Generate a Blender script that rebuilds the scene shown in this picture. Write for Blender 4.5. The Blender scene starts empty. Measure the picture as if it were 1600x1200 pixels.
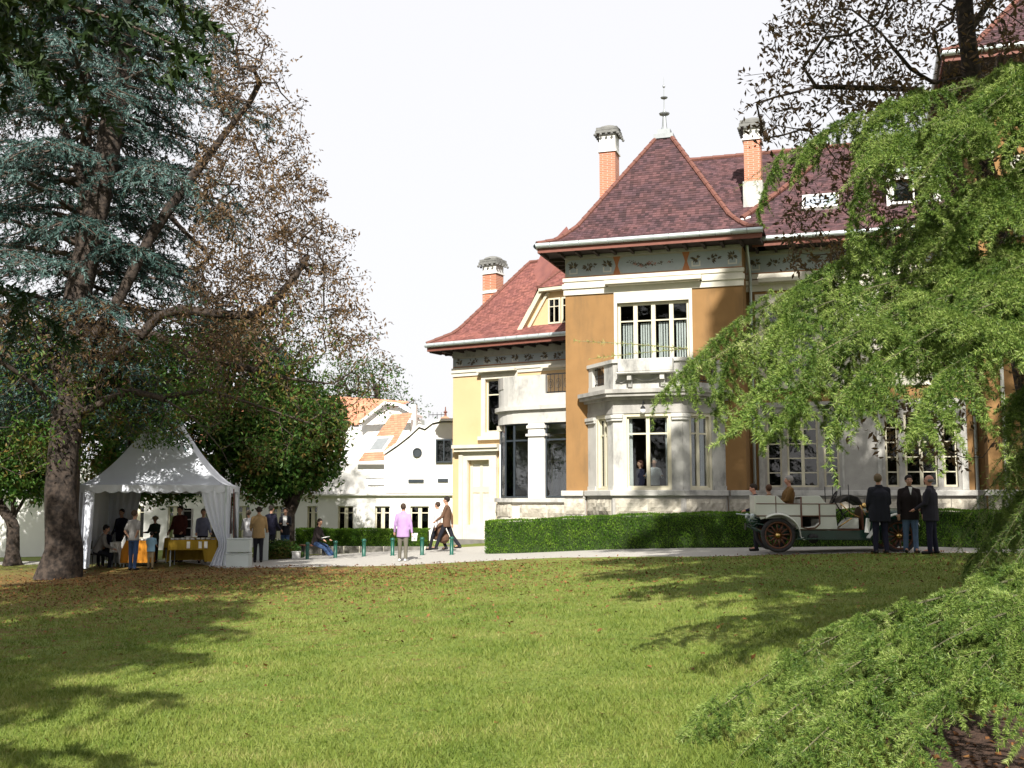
import bpy, bmesh, math, random
import numpy as np
from mathutils import Vector, Matrix
from math import sin, cos, tan, radians, pi, tanh, sqrt, atan, atan2

random.seed(7); RNG = np.random.default_rng(7)
D = bpy.data; SC = bpy.context.scene; COL = SC.collection

# ------------------------------------------------------------------ camera, sky, sun, exposure
EYE = 1.6; FOC = 1700.0; PITCH = atan(180/1700)
cam = D.cameras.new('camera'); camo = D.objects.new('camera', cam); COL.objects.link(camo)
cam.sensor_width = 36; cam.lens = 36*FOC/1600; cam.clip_start = .05; cam.clip_end = 900
camo.location = (0, 0, EYE); camo.rotation_euler = (radians(90)+PITCH, 0, 0)
SC.camera = camo
SUN_EL = radians(38); SUN_AZ = radians(2.5)          # light travels towards +Y, a little to the right
w = D.worlds.new('World'); SC.world = w; w.use_nodes = True
nt = w.node_tree; bg = nt.nodes['Background']
sky = nt.nodes.new('ShaderNodeTexSky'); sky.sky_type = 'NISHITA'; sky.sun_disc = False
sky.sun_elevation = SUN_EL; sky.sun_rotation = pi+SUN_AZ; sky.air_density = 1.2; sky.dust_density = 4; sky.ozone_density = 1
veil = nt.nodes.new('ShaderNodeMixRGB'); veil.inputs[0].default_value = .92
veil.inputs[2].default_value = (4.95, 4.9, 5.0, 1)     # thin bright overcast veil
nt.links.new(sky.outputs[0], veil.inputs[1]); nt.links.new(veil.outputs[0], bg.inputs[0])
bg.inputs[1].default_value = .108
sl = D.lights.new('sun', 'SUN'); so = D.objects.new('sun', sl); COL.objects.link(so)
sl.energy = 4.75; sl.angle = radians(.6); sl.color = (1, .955, .87)
so.rotation_euler = (radians(90)-SUN_EL, 0, -SUN_AZ); so.location = (0, -20, 30)
SC.view_settings.view_transform = 'Standard'; SC.view_settings.look = 'None'
SC.view_settings.exposure = .93; SC.view_settings.gamma = 1

# ------------------------------------------------------------------ helpers
def gz(x, y=0):
    return .9*tanh(x/19) if x < 0 else .34*tanh(x/6.5)
def gzn(x): return np.where(x < 0, .9*np.tanh(x/19), .34*np.tanh(x/6.5))
def ray(u, v):
    a = (u-800)/FOC; b = (600-v)/FOC; c, s = cos(PITCH), sin(PITCH)
    return Vector((a, c-b*s, s+b*c))
def at(u, v, Y):
    d = ray(u, v); k = Y/d.y
    return Vector((d.x*k, Y, EYE+d.z*k))
def gx(u, Y): return (u-800)/FOC*Y*1.004
def onground(u, Y):
    x = gx(u, Y); return Vector((x, Y, gz(x)))

class Frame:
    """vertical plane frame: t along to the right, d towards the viewer, z up"""
    def __init__(S, ox, oy, ang):
        S.o = Vector((ox, oy, 0)); S.e = Vector((cos(ang), -sin(ang), 0)); S.n = Vector((-sin(ang), -cos(ang), 0)); S.ang = ang
    def P(S, t, d, z): return S.o+S.e*t+S.n*d+Vector((0, 0, z))
    def inv(S, u, v, d=0):
        r = ray(u, v); o = S.o+S.n*d; k = o.dot(S.n)/r.dot(S.n); p = r*k
        return ((p-o).dot(S.e), EYE+r.z*k)

class MB:
    def __init__(S): S.v = []; S.f = []; S.m = []; S.mi = 0
    def add(S, vs, fs):
        b = len(S.v); S.v += [tuple(p) for p in vs]
        for f in fs: S.f.append(tuple(i+b for i in f)); S.m.append(S.mi)
    def quad(S, a, b, c, d): S.add([a, b, c, d], [(0, 1, 2, 3)])
    def poly(S, pts): S.add(pts, [tuple(range(len(pts)))])
    def hexa(S, p): S.add(p, [(0, 3, 2, 1), (4, 5, 6, 7), (0, 1, 5, 4), (1, 2, 6, 5), (2, 3, 7, 6), (3, 0, 4, 7)])
    def box(S, fr, t0, t1, d0, d1, z0, z1):
        S.hexa([fr.P(t0, d1, z0), fr.P(t1, d1, z0), fr.P(t1, d0, z0), fr.P(t0, d0, z0),
                fr.P(t0, d1, z1), fr.P(t1, d1, z1), fr.P(t1, d0, z1), fr.P(t0, d0, z1)])
    def cbox(S, c, s, rz=0, rx=0, ry=0):
        M = Matrix.Translation(c) @ Matrix.Rotation(rz, 4, 'Z') @ Matrix.Rotation(ry, 4, 'Y') @ Matrix.Rotation(rx, 4, 'X')
        x, y, z = s[0]/2, s[1]/2, s[2]/2
        S.hexa([M @ Vector(q) for q in [(-x, -y, -z), (x, -y, -z), (x, y, -z), (-x, y, -z), (-x, -y, z), (x, -y, z), (x, y, z), (-x, y, z)]])
    def prism(S, pts, off):
        n = len(pts); off = Vector(off); q = [Vector(p) for p in pts]
        S.add(q+[p+off for p in q], [tuple(range(n))[::-1], tuple(range(n, 2*n))]+[(i, (i+1) % n, (i+1) % n+n, i+n) for i in range(n)])
    def tube(S, pts, rs, n=8, cap=True):
        pts = [Vector(p) for p in pts]
        if not hasattr(rs, '__len__'): rs = [rs]*len(pts)
        vs = []; fs = []; prev = None
        for i, p in enumerate(pts):
            t = (pts[min(i+1, len(pts)-1)]-pts[max(i-1, 0)])
            t = t.normalized() if t.length > 1e-9 else Vector((0, 0, 1))
            if prev is None:
                a = Vector((0, 0, 1)) if abs(t.z) < .9 else Vector((1, 0, 0)); x = t.cross(a).normalized()
            else:
                x = prev-t*prev.dot(t); x = x.normalized() if x.length > 1e-6 else t.orthogonal().normalized()
            prev = x; y = t.cross(x)
            for k in range(n):
                a = 2*pi*k/n; vs.append(p+x*(rs[i]*cos(a))+y*(rs[i]*sin(a)))
        for i in range(len(pts)-1):
            for k in range(n):
                a, b = i*n+k, i*n+(k+1) % n; fs.append((a, b, b+n, a+n))
        if cap: fs.append(tuple(range(n))[::-1]); fs.append(tuple(range((len(pts)-1)*n, len(pts)*n)))
        S.add(vs, fs)
    def lathe(S, c, prof, n=12, rot=None, a0=0, a1=2*pi):
        c = Vector(c); full = abs(a1-a0-2*pi) < 1e-6; m = n if full else n+1; vs = []; fs = []
        for r, z in prof:
            for k in range(m):
                a = a0+(a1-a0)*k/n; p = Vector((r*cos(a), r*sin(a), z))
                if rot: p = rot @ p
                vs.append(c+p)
        for i in range(len(prof)-1):
            for k in range(n):
                a, b = i*m+k, i*m+(k+1) % m; fs.append((a, b, b+m, a+m))
        S.add(vs, fs)
    def ball(S, c, r, n=10, sc=(1, 1, 1), rot=None):
        h = max(4, n//2+1); c = Vector(c); vs = []; fs = []
        for i in range(h+1):
            th = pi*i/h
            for k in range(n):
                a = 2*pi*k/n; p = Vector((r*sc[0]*sin(th)*cos(a), r*sc[1]*sin(th)*sin(a), r*sc[2]*cos(th)))
                if rot: p = rot @ p
                vs.append(c+p)
        for i in range(h):
            for k in range(n):
                a, b = i*n+k, i*n+(k+1) % n; fs.append((a, a+n, b+n, b))
        S.add(vs, fs)
    def caps(S, p, q, rp, rq, n=9):
        p, q = Vector(p), Vector(q); d = (q-p); L = d.length; d = d/L if L > 1e-6 else Vector((0, 0, 1))
        pts = []; rs = []
        for a in (80, 45, 15): pts.append(p-d*rp*sin(radians(a))); rs.append(rp*cos(radians(a)))
        for a in (15, 45, 80): pts.append(q+d*rq*sin(radians(a))); rs.append(rq*cos(radians(a)))
        S.tube(pts, rs, n)
    def build_split(S, name, mat, parent=None, bevel=0):
        used = {}; comp = list(range(len(S.v)))
        def find(a):
            while comp[a] != a: comp[a] = comp[comp[a]]; a = comp[a]
            return a
        for f in S.f:
            r = find(f[0])
            for i in f[1:]: comp[find(i)] = r
        for f in S.f: used.setdefault(find(f[0]), []).append(f)
        for fs in used.values():
            ids = sorted({i for f in fs for i in f}); mp = {i: k for k, i in enumerate(ids)}; q = MB(); q.add([S.v[i] for i in ids], [tuple(mp[i] for i in f) for f in fs]); q.build(name, mat, parent, bevel=bevel)
    def build(S, name, mat, parent=None, smooth=False, bevel=0, top=None):
        off = Vector((0, 0, 0)); q = parent
        while q is not None: off += q.location; q = q.parent
        me = D.meshes.new(name); me.from_pydata([(a-off.x, b-off.y, c-off.z) for a, b, c in S.v], [], S.f)
        mats = mat if isinstance(mat, (list, tuple)) else [mat]
        for m in mats: me.materials.append(m)
        if len(mats) > 1: me.polygons.foreach_set('material_index', S.m)
        if smooth: me.polygons.foreach_set('use_smooth', [True]*len(S.f))
        me.update()
        o = D.objects.new(name, me); COL.objects.link(o); o.parent = parent
        if bevel:
            b = o.modifiers.new('bevel', 'BEVEL'); b.width = bevel; b.segments = 2; b.limit_method = 'ANGLE'
        return o

def nmesh(name, V, Fc, mat, parent=None, nside=3, smooth=False):
    """fast numpy mesh, V (n,3), Fc (m,nside)"""
    off = Vector((0, 0, 0)); q = parent
    while q is not None: off += q.location; q = q.parent
    V = np.asarray(V, dtype=np.float32)-np.array(off[:], dtype=np.float32)
    me = D.meshes.new(name); me.vertices.add(len(V)); me.vertices.foreach_set('co', V.ravel())
    m = len(Fc); me.loops.add(m*nside); me.loops.foreach_set('vertex_index', np.asarray(Fc, dtype=np.int32).ravel())
    me.polygons.add(m); me.polygons.foreach_set('loop_start', np.arange(0, m*nside, nside, dtype=np.int32))
    me.polygons.foreach_set('loop_total', np.full(m, nside, dtype=np.int32))
    if smooth: me.polygons.foreach_set('use_smooth', np.ones(m, dtype=bool))
    me.materials.append(mat); me.update(calc_edges=True)
    o = D.objects.new(name, me); COL.objects.link(o); o.parent = parent
    return o

def tag(o, label=None, cat=None, group=None, kind=None):
    if label: o['label'] = label
    if cat: o['category'] = cat
    if group: o['group'] = group
    if kind: o['kind'] = kind
    return o
def thing(name, loc, label, cat, group=None, rz=0):
    o = D.objects.new(name, None); COL.objects.link(o); o.location = loc; o.rotation_euler = (0, 0, rz); o.empty_display_size = .2
    return tag(o, label, cat, group)
def stuff(o): o['kind'] = 'stuff'; return o
def dup(root, loc, rz=None, label=None):
    r = root.copy(); COL.objects.link(r); r.location = loc
    if rz is not None: r.rotation_euler = (0, 0, rz)
    if label: r['label'] = label
    def rec(a, b):
        for ch in list(a.children):
            c = ch.copy(); COL.objects.link(c); c.parent = b; rec(ch, c)
    rec(root, r); return r

# ------------------------------------------------------------------ materials
def mat(name, col, rough=.7, var=.15, scale=3, bump=0, bscale=30, spec=.3, metal=0, col2=None, rnd=0, trans=0, dirt=None, dscale=.8, damt=.5, stretch=None):
    m = D.materials.new(name); m.use_nodes = True; n = m.node_tree.nodes; L = m.node_tree.links
    b = n['Principled BSDF']; b.inputs['Roughness'].default_value = rough; b.inputs['Metallic'].default_value = metal
    b.inputs['Specular IOR Level'].default_value = spec
    tc = n.new('ShaderNodeTexCoord'); vec = tc.outputs['Object']
    if stretch:
        mp = n.new('ShaderNodeMapping'); mp.inputs['Scale'].default_value = stretch; L.new(vec, mp.inputs[0]); svec = mp.outputs[0]
    else: svec = vec
    nz = n.new('ShaderNodeTexNoise'); nz.inputs['Scale'].default_value = scale; nz.inputs['Detail'].default_value = 5; L.new(vec, nz.inputs['Vector'])
    mx = n.new('ShaderNodeMixRGB'); L.new(nz.outputs[0], mx.inputs[0])
    c2 = col2 if col2 else tuple(c*(1-var*1.6) for c in col); c1 = col if col2 else tuple(c*(1+var*.6) for c in col)
    mx.inputs[1].default_value = (*c1, 1); mx.inputs[2].default_value = (*c2, 1)
    out = mx.outputs[0]
    if col2:
        rp = n.new('ShaderNodeValToRGB'); rp.color_ramp.elements[0].position = .38; rp.color_ramp.elements[1].position = .62
        L.new(nz.outputs[0], rp.inputs[0]); L.new(rp.outputs[0], mx.inputs[0])
    if dirt:
        n2 = n.new('ShaderNodeTexNoise'); n2.inputs['Scale'].default_value = dscale; n2.inputs['Detail'].default_value = 8; n2.inputs['Roughness'].default_value = .7
        L.new(svec, n2.inputs['Vector']); r2 = n.new('ShaderNodeValToRGB'); r2.color_ramp.elements[0].position = .5; r2.color_ramp.elements[1].position = .75
        r2.color_ramp.elements[1].color = (damt, damt, damt, 1)
        L.new(n2.outputs[0], r2.inputs[0]); m2 = n.new('ShaderNodeMixRGB'); L.new(r2.outputs[0], m2.inputs[0]); L.new(out, m2.inputs[1])
        m2.inputs[2].default_value = (*dirt, 1); out = m2.outputs[0]
    if rnd:
        g = n.new('ShaderNodeNewGeometry'); hs = n.new('ShaderNodeHueSaturation')
        mr = n.new('ShaderNodeMapRange'); mr.inputs[3].default_value = 1-rnd; mr.inputs[4].default_value = 1+rnd
        L.new(g.outputs['Random Per Island'], mr.inputs[0]); L.new(mr.outputs[0], hs.inputs['Value']); L.new(out, hs.inputs['Color']); out = hs.outputs[0]
    L.new(out, b.inputs['Base Color'])
    if bump:
        n3 = n.new('ShaderNodeTexNoise'); n3.inputs['Scale'].default_value = bscale; n3.inputs['Detail'].default_value = 6; L.new(vec, n3.inputs['Vector'])
        bp = n.new('ShaderNodeBump'); bp.inputs['Strength'].default_value = bump; bp.inputs['Distance'].default_value = .02
        L.new(n3.outputs[0], bp.inputs['Height']); L.new(bp.outputs[0], b.inputs['Normal'])
    return m

def leafmat(name, cols, trans=.35, rough=.5, clump=.5):
    """cols: list of colours picked per leaf and per clump"""
    m = D.materials.new(name); m.use_nodes = True; n = m.node_tree.nodes; L = m.node_tree.links
    b = n['Principled BSDF']; b.inputs['Roughness'].default_value = rough; b.inputs['Specular IOR Level'].default_value = .25
    g = n.new('ShaderNodeNewGeometry'); tc = n.new('ShaderNodeTexCoord'); nz = n.new('ShaderNodeTexNoise'); nz.inputs['Scale'].default_value = clump; nz.inputs['Detail'].default_value = 3
    L.new(tc.outputs['Object'], nz.inputs['Vector'])
    ma = n.new('ShaderNodeMath'); ma.operation = 'MULTIPLY_ADD'; ma.inputs[1].default_value = .55; L.new(g.outputs['Random Per Island'], ma.inputs[0])
    mb = n.new('ShaderNodeMath'); mb.operation = 'MULTIPLY_ADD'; mb.inputs[1].default_value = 1.6; mb.inputs[2].default_value = -.58; L.new(nz.outputs[0], mb.inputs[0]); L.new(mb.outputs[0], ma.inputs[2])
    rp = n.new('ShaderNodeValToRGB'); cr = rp.color_ramp
    while len(cr.elements) < len(cols): cr.elements.new(.5)
    for i, c in enumerate(cols): cr.elements[i].position = i/(len(cols)-1); cr.elements[i].color = (*c, 1)
    L.new(ma.outputs[0], rp.inputs[0]); L.new(rp.outputs[0], b.inputs['Base Color'])
    tr = n.new('ShaderNodeBsdfTranslucent'); L.new(rp.outputs[0], tr.inputs[0]); ms = n.new('ShaderNodeMixShader'); ms.inputs[0].default_value = trans
    L.new(b.outputs[0], ms.inputs[1]); L.new(tr.outputs[0], ms.inputs[2]); L.new(ms.outputs[0], n['Material Output'].inputs[0])
    return m

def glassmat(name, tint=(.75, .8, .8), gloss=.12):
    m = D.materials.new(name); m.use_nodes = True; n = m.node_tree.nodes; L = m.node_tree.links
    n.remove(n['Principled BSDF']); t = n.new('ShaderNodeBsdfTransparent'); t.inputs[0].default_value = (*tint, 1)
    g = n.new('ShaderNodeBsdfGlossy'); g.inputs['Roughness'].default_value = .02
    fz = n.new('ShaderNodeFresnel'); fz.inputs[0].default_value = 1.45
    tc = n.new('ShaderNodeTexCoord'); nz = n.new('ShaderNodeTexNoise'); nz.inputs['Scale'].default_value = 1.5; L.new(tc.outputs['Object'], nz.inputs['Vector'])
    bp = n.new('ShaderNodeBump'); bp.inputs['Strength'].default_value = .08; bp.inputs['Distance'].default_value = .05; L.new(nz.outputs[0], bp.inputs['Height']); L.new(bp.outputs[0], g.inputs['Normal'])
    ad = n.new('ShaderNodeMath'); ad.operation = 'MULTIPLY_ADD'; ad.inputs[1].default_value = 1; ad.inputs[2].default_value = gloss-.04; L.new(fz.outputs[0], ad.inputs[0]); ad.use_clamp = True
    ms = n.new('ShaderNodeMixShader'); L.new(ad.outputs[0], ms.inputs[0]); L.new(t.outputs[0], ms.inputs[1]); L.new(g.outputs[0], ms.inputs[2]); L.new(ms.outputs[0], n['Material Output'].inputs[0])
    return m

def brickmat(name, c1, c2, mortar, scale, bw=.22, rh=.07):
    m = mat(name, c1); n = m.node_tree.nodes; L = m.node_tree.links; b = n['Principled BSDF']
    tc = n.new('ShaderNodeTexCoord'); sp = n.new('ShaderNodeSeparateXYZ'); L.new(tc.outputs['Object'], sp.inputs[0])
    a = n.new('ShaderNodeMath'); a.operation = 'ADD'; L.new(sp.outputs[0], a.inputs[0]); L.new(sp.outputs[1], a.inputs[1])
    cb = n.new('ShaderNodeCombineXYZ'); L.new(a.outputs[0], cb.inputs[0]); L.new(sp.outputs[2], cb.inputs[1])
    br = n.new('ShaderNodeTexBrick'); L.new(cb.outputs[0], br.inputs['Vector']); br.inputs['Scale'].default_value = 1
    br.inputs['Brick Width'].default_value = bw; br.inputs['Row Height'].default_value = rh; br.inputs['Mortar Size'].default_value = .008
    br.inputs['Color1'].default_value = (*c1, 1); br.inputs['Color2'].default_value = (*c2, 1); br.inputs['Mortar'].default_value = (*mortar, 1)
    L.new(br.outputs[0], b.inputs['Base Color']); bp = n.new('ShaderNodeBump'); bp.inputs['Strength'].default_value = .5; bp.inputs['Distance'].default_value = .01
    L.new(br.outputs['Fac'], bp.inputs['Height']); bp.invert = True; L.new(bp.outputs[0], b.inputs['Normal'])
    return m

GREYDIRT = (.12, .12, .12)
M = dict(
 ochre=mat('ochre_plaster', (.275, .155, .062), .9, .14, 2.2, .25, 60, dirt=(.13, .085, .045), dscale=1.1, damt=.75, stretch=(1.3, 1.3, .3)),
 litochre=mat('sunlit_ochre_plaster', (.60, .425, .24), .9, .08, 1.5, .2, 60, dirt=(.45, .3, .13), dscale=.6, damt=.3),  # paler copy of the tower ochre, overexposed sunlight put into the colour
 cream=mat('cream_stone_trim', (.62, .59, .51), .8, .1, 4, .1, 40, dirt=(.35, .32, .25), dscale=1.2, damt=.45),
 paint=mat('cream_window_paint', (.60, .56, .43), .55, .1, 5, 0),
 white=mat('white_render', (.72, .71, .69), .85, .06, 2, .1, 50, dirt=(.5, .49, .46), dscale=.7, damt=.3),
 stone=mat('weathered_shaded_stone', (.52, .51, .48), .85, .16, 3, .3, 35, dirt=(.11, .11, .11), dscale=1.6, damt=.9, stretch=(1, 1, .5)),  # weathered stone; grey of the shaded bay added through base colour and dirt
 greystone=mat('grey_stained_stone', (.40, .385, .36), .85, .2, 3.5, .3, 35, dirt=(.13, .125, .12), dscale=1.3, damt=.8, stretch=(1, 1, .4)),
 rockstone=mat('rock_faced_stone', (.50, .465, .39), .9, .2, 6, .9, 14, col2=(.36, .33, .27)),
 tiled=mat('dark_plum_roof_tile', (.088, .041, .043), .75, .3, 2, 0, rnd=.5, col2=(.062, .032, .038)),
 tiler=mat('red_roof_tile', (.225, .088, .072), .75, .3, 2, 0, rnd=.3, col2=(.18, .07, .062)),
 ridge=mat('terracotta_ridge_tile', (.17, .072, .055), .75, .3, 8, .3, 30, rnd=.25),
 tileo=mat('orange_roof_tile', (.52, .24, .15), .75, .2, 2, 0, rnd=.2),
 zinc=mat('zinc_gutter', (.50, .56, .57), .45, .12, 6, 0, metal=.35, spec=.5),
 fascia=mat('red_brown_fascia', (.20, .075, .055), .6, .2, 8),
 soffit=mat('dark_wood_soffit', (.045, .033, .03), .8, .3, 6),
 friezebg=mat('frieze_warm_grey', (.42, .40, .35), .8, .1, 6),
 friezeblue=mat('frieze_blue_grey', (.36, .40, .44), .8, .08, 6),
 friezered=mat('frieze_orange_red', (.42, .17, .08), .8, .1, 6),
 friezeleaf=mat('frieze_brown_leaf', (.14, .115, .09), .8, .2, 20),
 friezewhite=mat('frieze_white_line', (.62, .60, .55), .8, .1, 20),
 friezeflower=mat('frieze_rose', (.42, .15, .10), .8, .3, 30),
 friezegold=mat('frieze_gold', (.45, .30, .08), .8, .3, 30),
 lead=mat('lead_cap', (.30, .32, .33), .5, .15, 6, 0, metal=.4),
 brick=brickmat('orange_chimney_brick', (.50, .17, .09), (.42, .14, .08), (.45, .35, .28), 1),
 iron=mat('black_iron', (.02, .02, .022), .5, .2, 10),
 darkframe=mat('dark_metal_frame', (.035, .045, .055), .4, .2, 6, spec=.5),
 glass=glassmat('window_glass', (.85, .88, .88), .05),
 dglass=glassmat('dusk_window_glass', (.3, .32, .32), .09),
 bigglass=glassmat('loggia_glass', (.90, .93, .93), .12),
 interior=mat('dim_interior', (.10, .065, .045), .9, .3, 2),
 intlight=mat('pale_interior', (.5, .46, .38), .9, .2, 1),
 curtain=mat('white_curtain', (.7, .7, .68), .9, .1, 6, .3, 20),
 lawn=None, gravel=mat('pale_gravel', (.44, .42, .385), .95, .25, 40, .7, 120, col2=(.36, .345, .32)),
 soil=mat('bark_mulch', (.085, .05, .035), .95, .4, 22, 1, 60, col2=(.04, .024, .018)),
 capstone=mat('sooty_cap_stone', (.20, .20, .19), .9, .3, 6, .4, 30, dirt=(.06, .06, .06), dscale=3, damt=.9),
 concrete=mat('grey_concrete', (.20, .19, .17), .9, .25, 4, .4, 40, dirt=(.09, .085, .075), dscale=2, damt=.6),
 greenpaint=mat('dark_green_paint', (.008, .085, .06), .4, .2, 8, spec=.5),
 bark=mat('chestnut_bark', (.06, .045, .036), .95, .35, 9, 1, 14, col2=(.018, .014, .012), dirt=(.02, .016, .014), dscale=9, damt=.8, stretch=(1, 1, .22)),
 twig=mat('twig_bark', (.085, .065, .055), .9, .3, 6),
 cedarbark=mat('cedar_bark', (.10, .075, .06), .95, .3, 8, .8, 20),
 shootbark=mat('pale_shoot_bark', (.24, .22, .12), .85, .25, 10),
 pvc=mat('white_tent_fabric', (.66, .69, .76), .55, .06, 2, .12, 6, spec=.4),
 clearpvc=glassmat('clear_tent_window', (.75, .78, .8), .10),
 yellow=mat('mustard_tablecloth', (.42, .27, .03), .85, .15, 4, .3, 10),
 orange=mat('orange_tablecloth', (.55, .22, .02), .85, .15, 4, .3, 10),
 carwhite=mat('cream_white_coachwork', (.62, .63, .57), .25, .05, 4, spec=.6),
 cargreen=mat('dark_green_coachwork', (.008, .04, .028), .22, .2, 4, spec=.6),
 tyre=mat('grey_black_tyre', (.045, .042, .045), .85, .3, 12),
 wood=mat('varnished_wood', (.13, .045, .02), .4, .3, 9, spec=.5),
 brass=mat('polished_brass', (.65, .42, .15), .22, .1, 5, metal=1),
 leather=mat('black_leather', (.018, .017, .016), .45, .3, 8, .3, 40),
 paper=mat('white_paper', (.8, .8, .78), .8, .04, 4),
 foam=mat('pale_grey_box', (.52, .57, .56), .6, .08, 2),
 card=mat('cardboard', (.42, .30, .18), .85, .15, 4),
 skin=mat('skin', (.44, .25, .17), .55, .08, 12), skin2=mat('flushed_skin', (.50, .25, .18), .55, .08, 12),
 eye=mat('eye_dark', (.02, .015, .012), .3, 0, 5), lip=mat('lip', (.30, .10, .09), .5, 0, 5),
)

def lawnmat():
    m = D.materials.new('lawn_turf'); m.use_nodes = True; n = m.node_tree.nodes; L = m.node_tree.links; b = n['Principled BSDF']
    b.inputs['Roughness'].default_value = .85; b.inputs['Specular IOR Level'].default_value = .15
    tc = n.new('ShaderNodeTexCoord')
    def noise(s, d=4, st=None):
        z = n.new('ShaderNodeTexNoise'); z.inputs['Scale'].default_value = s; z.inputs['Detail'].default_value = d; L.new(tc.outputs['Object'], z.inputs['Vector']); return z.outputs[0]
    def ramp(i, p0, c0, p1, c1):
        r = n.new('ShaderNodeValToRGB'); e = r.color_ramp.elements; e[0].position = p0; e[0].color = (*c0, 1); e[1].position = p1; e[1].color = (*c1, 1); L.new(i, r.inputs[0]); return r.outputs[0]
    def mix(f, a, c, mode='MIX', v=None):
        x = n.new('ShaderNodeMixRGB'); x.blend_type = mode
        if v is None: L.new(f, x.inputs[0])
        else: x.inputs[0].default_value = v
        L.new(a, x.inputs[1]); L.new(c, x.inputs[2]); return x.outputs[0]
    base = ramp(noise(.35, 5), .35, (.13, .19, .034), .65, (.195, .235, .055))
    fine = ramp(noise(28, 6), .3, (.62, .62, .62), .7, (1.35, 1.35, 1.35))
    c = mix(None, base, fine, 'MULTIPLY', .8)
    mid = ramp(noise(3.2, 6), .35, (.8, .85, .8), .7, (1.2, 1.12, 1.1))
    c = mix(None, c, mid, 'MULTIPLY', .7)
    # dry brown litter, thicker towards the chestnut (an actual wear pattern of the lawn)
    g = n.new('ShaderNodeVectorMath'); g.operation = 'DISTANCE'; g.inputs[1].default_value = (-11, 27, 0); L.new(tc.outputs['Object'], g.inputs[0])
    mr = n.new('ShaderNodeMapRange'); mr.inputs[1].default_value = 3; mr.inputs[2].default_value = 19; mr.inputs[3].default_value = .30; mr.inputs[4].default_value = 0; L.new(g.outputs['Value'], mr.inputs[0])
    ad = n.new('ShaderNodeMath'); ad.operation = 'ADD'; L.new(noise(5, 8), ad.inputs[0]); L.new(mr.outputs[0], ad.inputs[1])
    k = ramp(ad.outputs[0], .60, (0, 0, 0), .74, (.85, .85, .85)); br = n.new('ShaderNodeRGB'); br.outputs[0].default_value = (.17, .095, .04, 1)
    c = mix(k, c, br.outputs[0]); L.new(c, b.inputs['Base Color'])
    bp = n.new('ShaderNodeBump'); bp.inputs['Strength'].default_value = .9; bp.inputs['Distance'].default_value = .05; L.new(noise(34, 6), bp.inputs['Height']); L.new(bp.outputs[0], b.inputs['Normal'])
    return m
M['lawn'] = lawnmat()
M['blade'] = leafmat('grass_blade', [(.08, .13, .018), (.14, .195, .032), (.20, .24, .05), (.29, .28, .10)], .3, .6, 1.2)
M['boughbark'] = mat('greenish_bough_bark', (.10, .10, .055), .9, .3, 12)
M['hedgeleaf'] = leafmat('hedge_leaf', [(.03, .09, .010), (.09, .20, .022), (.17, .31, .036), (.27, .41, .06)], .3, .4, 2.5)
M['brownleaf'] = leafmat('withered_chestnut_leaf', [(.04, .03, .02), (.085, .055, .032), (.14, .082, .038), (.11, .08, .045), (.24, .13, .04)], .25, .6, .5)
M['mixleaf'] = leafmat('turning_chestnut_leaf', [(.018, .05, .010), (.03, .09, .014), (.055, .13, .018), (.075, .12, .02), (.13, .095, .025), (.20, .12, .03)], .3, .5, .6)
M['greenleaf'] = leafmat('green_tree_leaf', [(.014, .04, .008), (.03, .075, .012), (.06, .10, .018), (.10, .13, .03)], .35, .5, .5)
M['bluecedar'] = leafmat('blue_cedar_needle', [(.018, .045, .036), (.04, .085, .075), (.075, .135, .125), (.17, .24, .23)], .1, .5, .8)
M['darkcon'] = leafmat('dark_conifer_needle', [(.01, .022, .008), (.022, .045, .012), (.05, .07, .018)], .1, .6, .8)
M['needle'] = leafmat('fresh_cedar_needle', [(.022, .055, .010), (.07, .135, .022), (.21, .29, .06), (.42, .48, .18)], .14, .45, 1.3)
M['fallen'] = leafmat('fallen_leaf', [(.06, .025, .012), (.13, .055, .02), (.20, .09, .03), (.28, .14, .05)], .1, .7, 2)

# ------------------------------------------------------------------ ground, path
xs = np.concatenate([[-300, -150, -80, -50], np.arange(-34, 34.1, .5), [50, 80, 150, 300]])
ys = np.concatenate([[-60, -20, -8, 0], np.arange(2, 60.1, .5), [80, 120, 200, 400]])
X, Y = np.meshgrid(xs, ys); Z = gzn(X)+.03*np.sin(X*.7+1)*np.sin(Y*.5)*(np.abs(X) < 40)
def gh(x, y): return gz(x)+.03*sin(x*.7+1)*sin(y*.5)*(abs(x) < 40)
def ghn(x, y): return gzn(x)+.03*np.sin(x*.7+1)*np.sin(y*.5)*(np.abs(x) < 40)
nx = len(xs); ii, jj = np.meshgrid(np.arange(len(ys)-1), np.arange(nx-1), indexing='ij'); a = (ii*nx+jj).ravel()
g = nmesh('lawn', np.stack([X.ravel(), Y.ravel(), Z.ravel()], 1), np.stack([a, a+1, a+nx+1, a+nx], 1), M['lawn'], None, 4, True)
tag(g, kind='structure')

PF = [(-40, 41), (-16, 37.8), (-11.5, 37.2), (-9.2, 33.6), (-8.4, 31.6), (-7.5, 31.0), (-3, 29.3), (-.7, 28.9), (5.5, 26.9), (9, 26.3), (14, 25.6), (40, 24)]   # lawn edge of the gravel
PB = [(-40, 46), (-16, 39), (-11.5, 38.0), (-7.5, 37.3), (-3, 38.5), (1.3, 38.5), (5.5, 36), (9, 35), (14, 34), (40, 30)]
def interp(P, x): return np.interp(x, [p[0] for p in P], [p[1] for p in P])
mb = MB(); xx = np.arange(-40, 40.1, .25); R = 24; vs = []; fs = []
for i, x in enumerate(xx):
    y0 = interp(PF, x)+.07*sin(x*2.3)+.05*sin(x*5.1+1); y1 = interp(PB, x)
    for r in range(R+1):
        y = y0+(y1-y0)*r/R; vs.append((x, y, gh(x, y)+.012+(.0 if r else -.03)))
for i in range(len(xx)-1):
    for r in range(R): a = i*(R+1)+r; fs.append((a, a+R+1, a+R+2, a+1))
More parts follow.
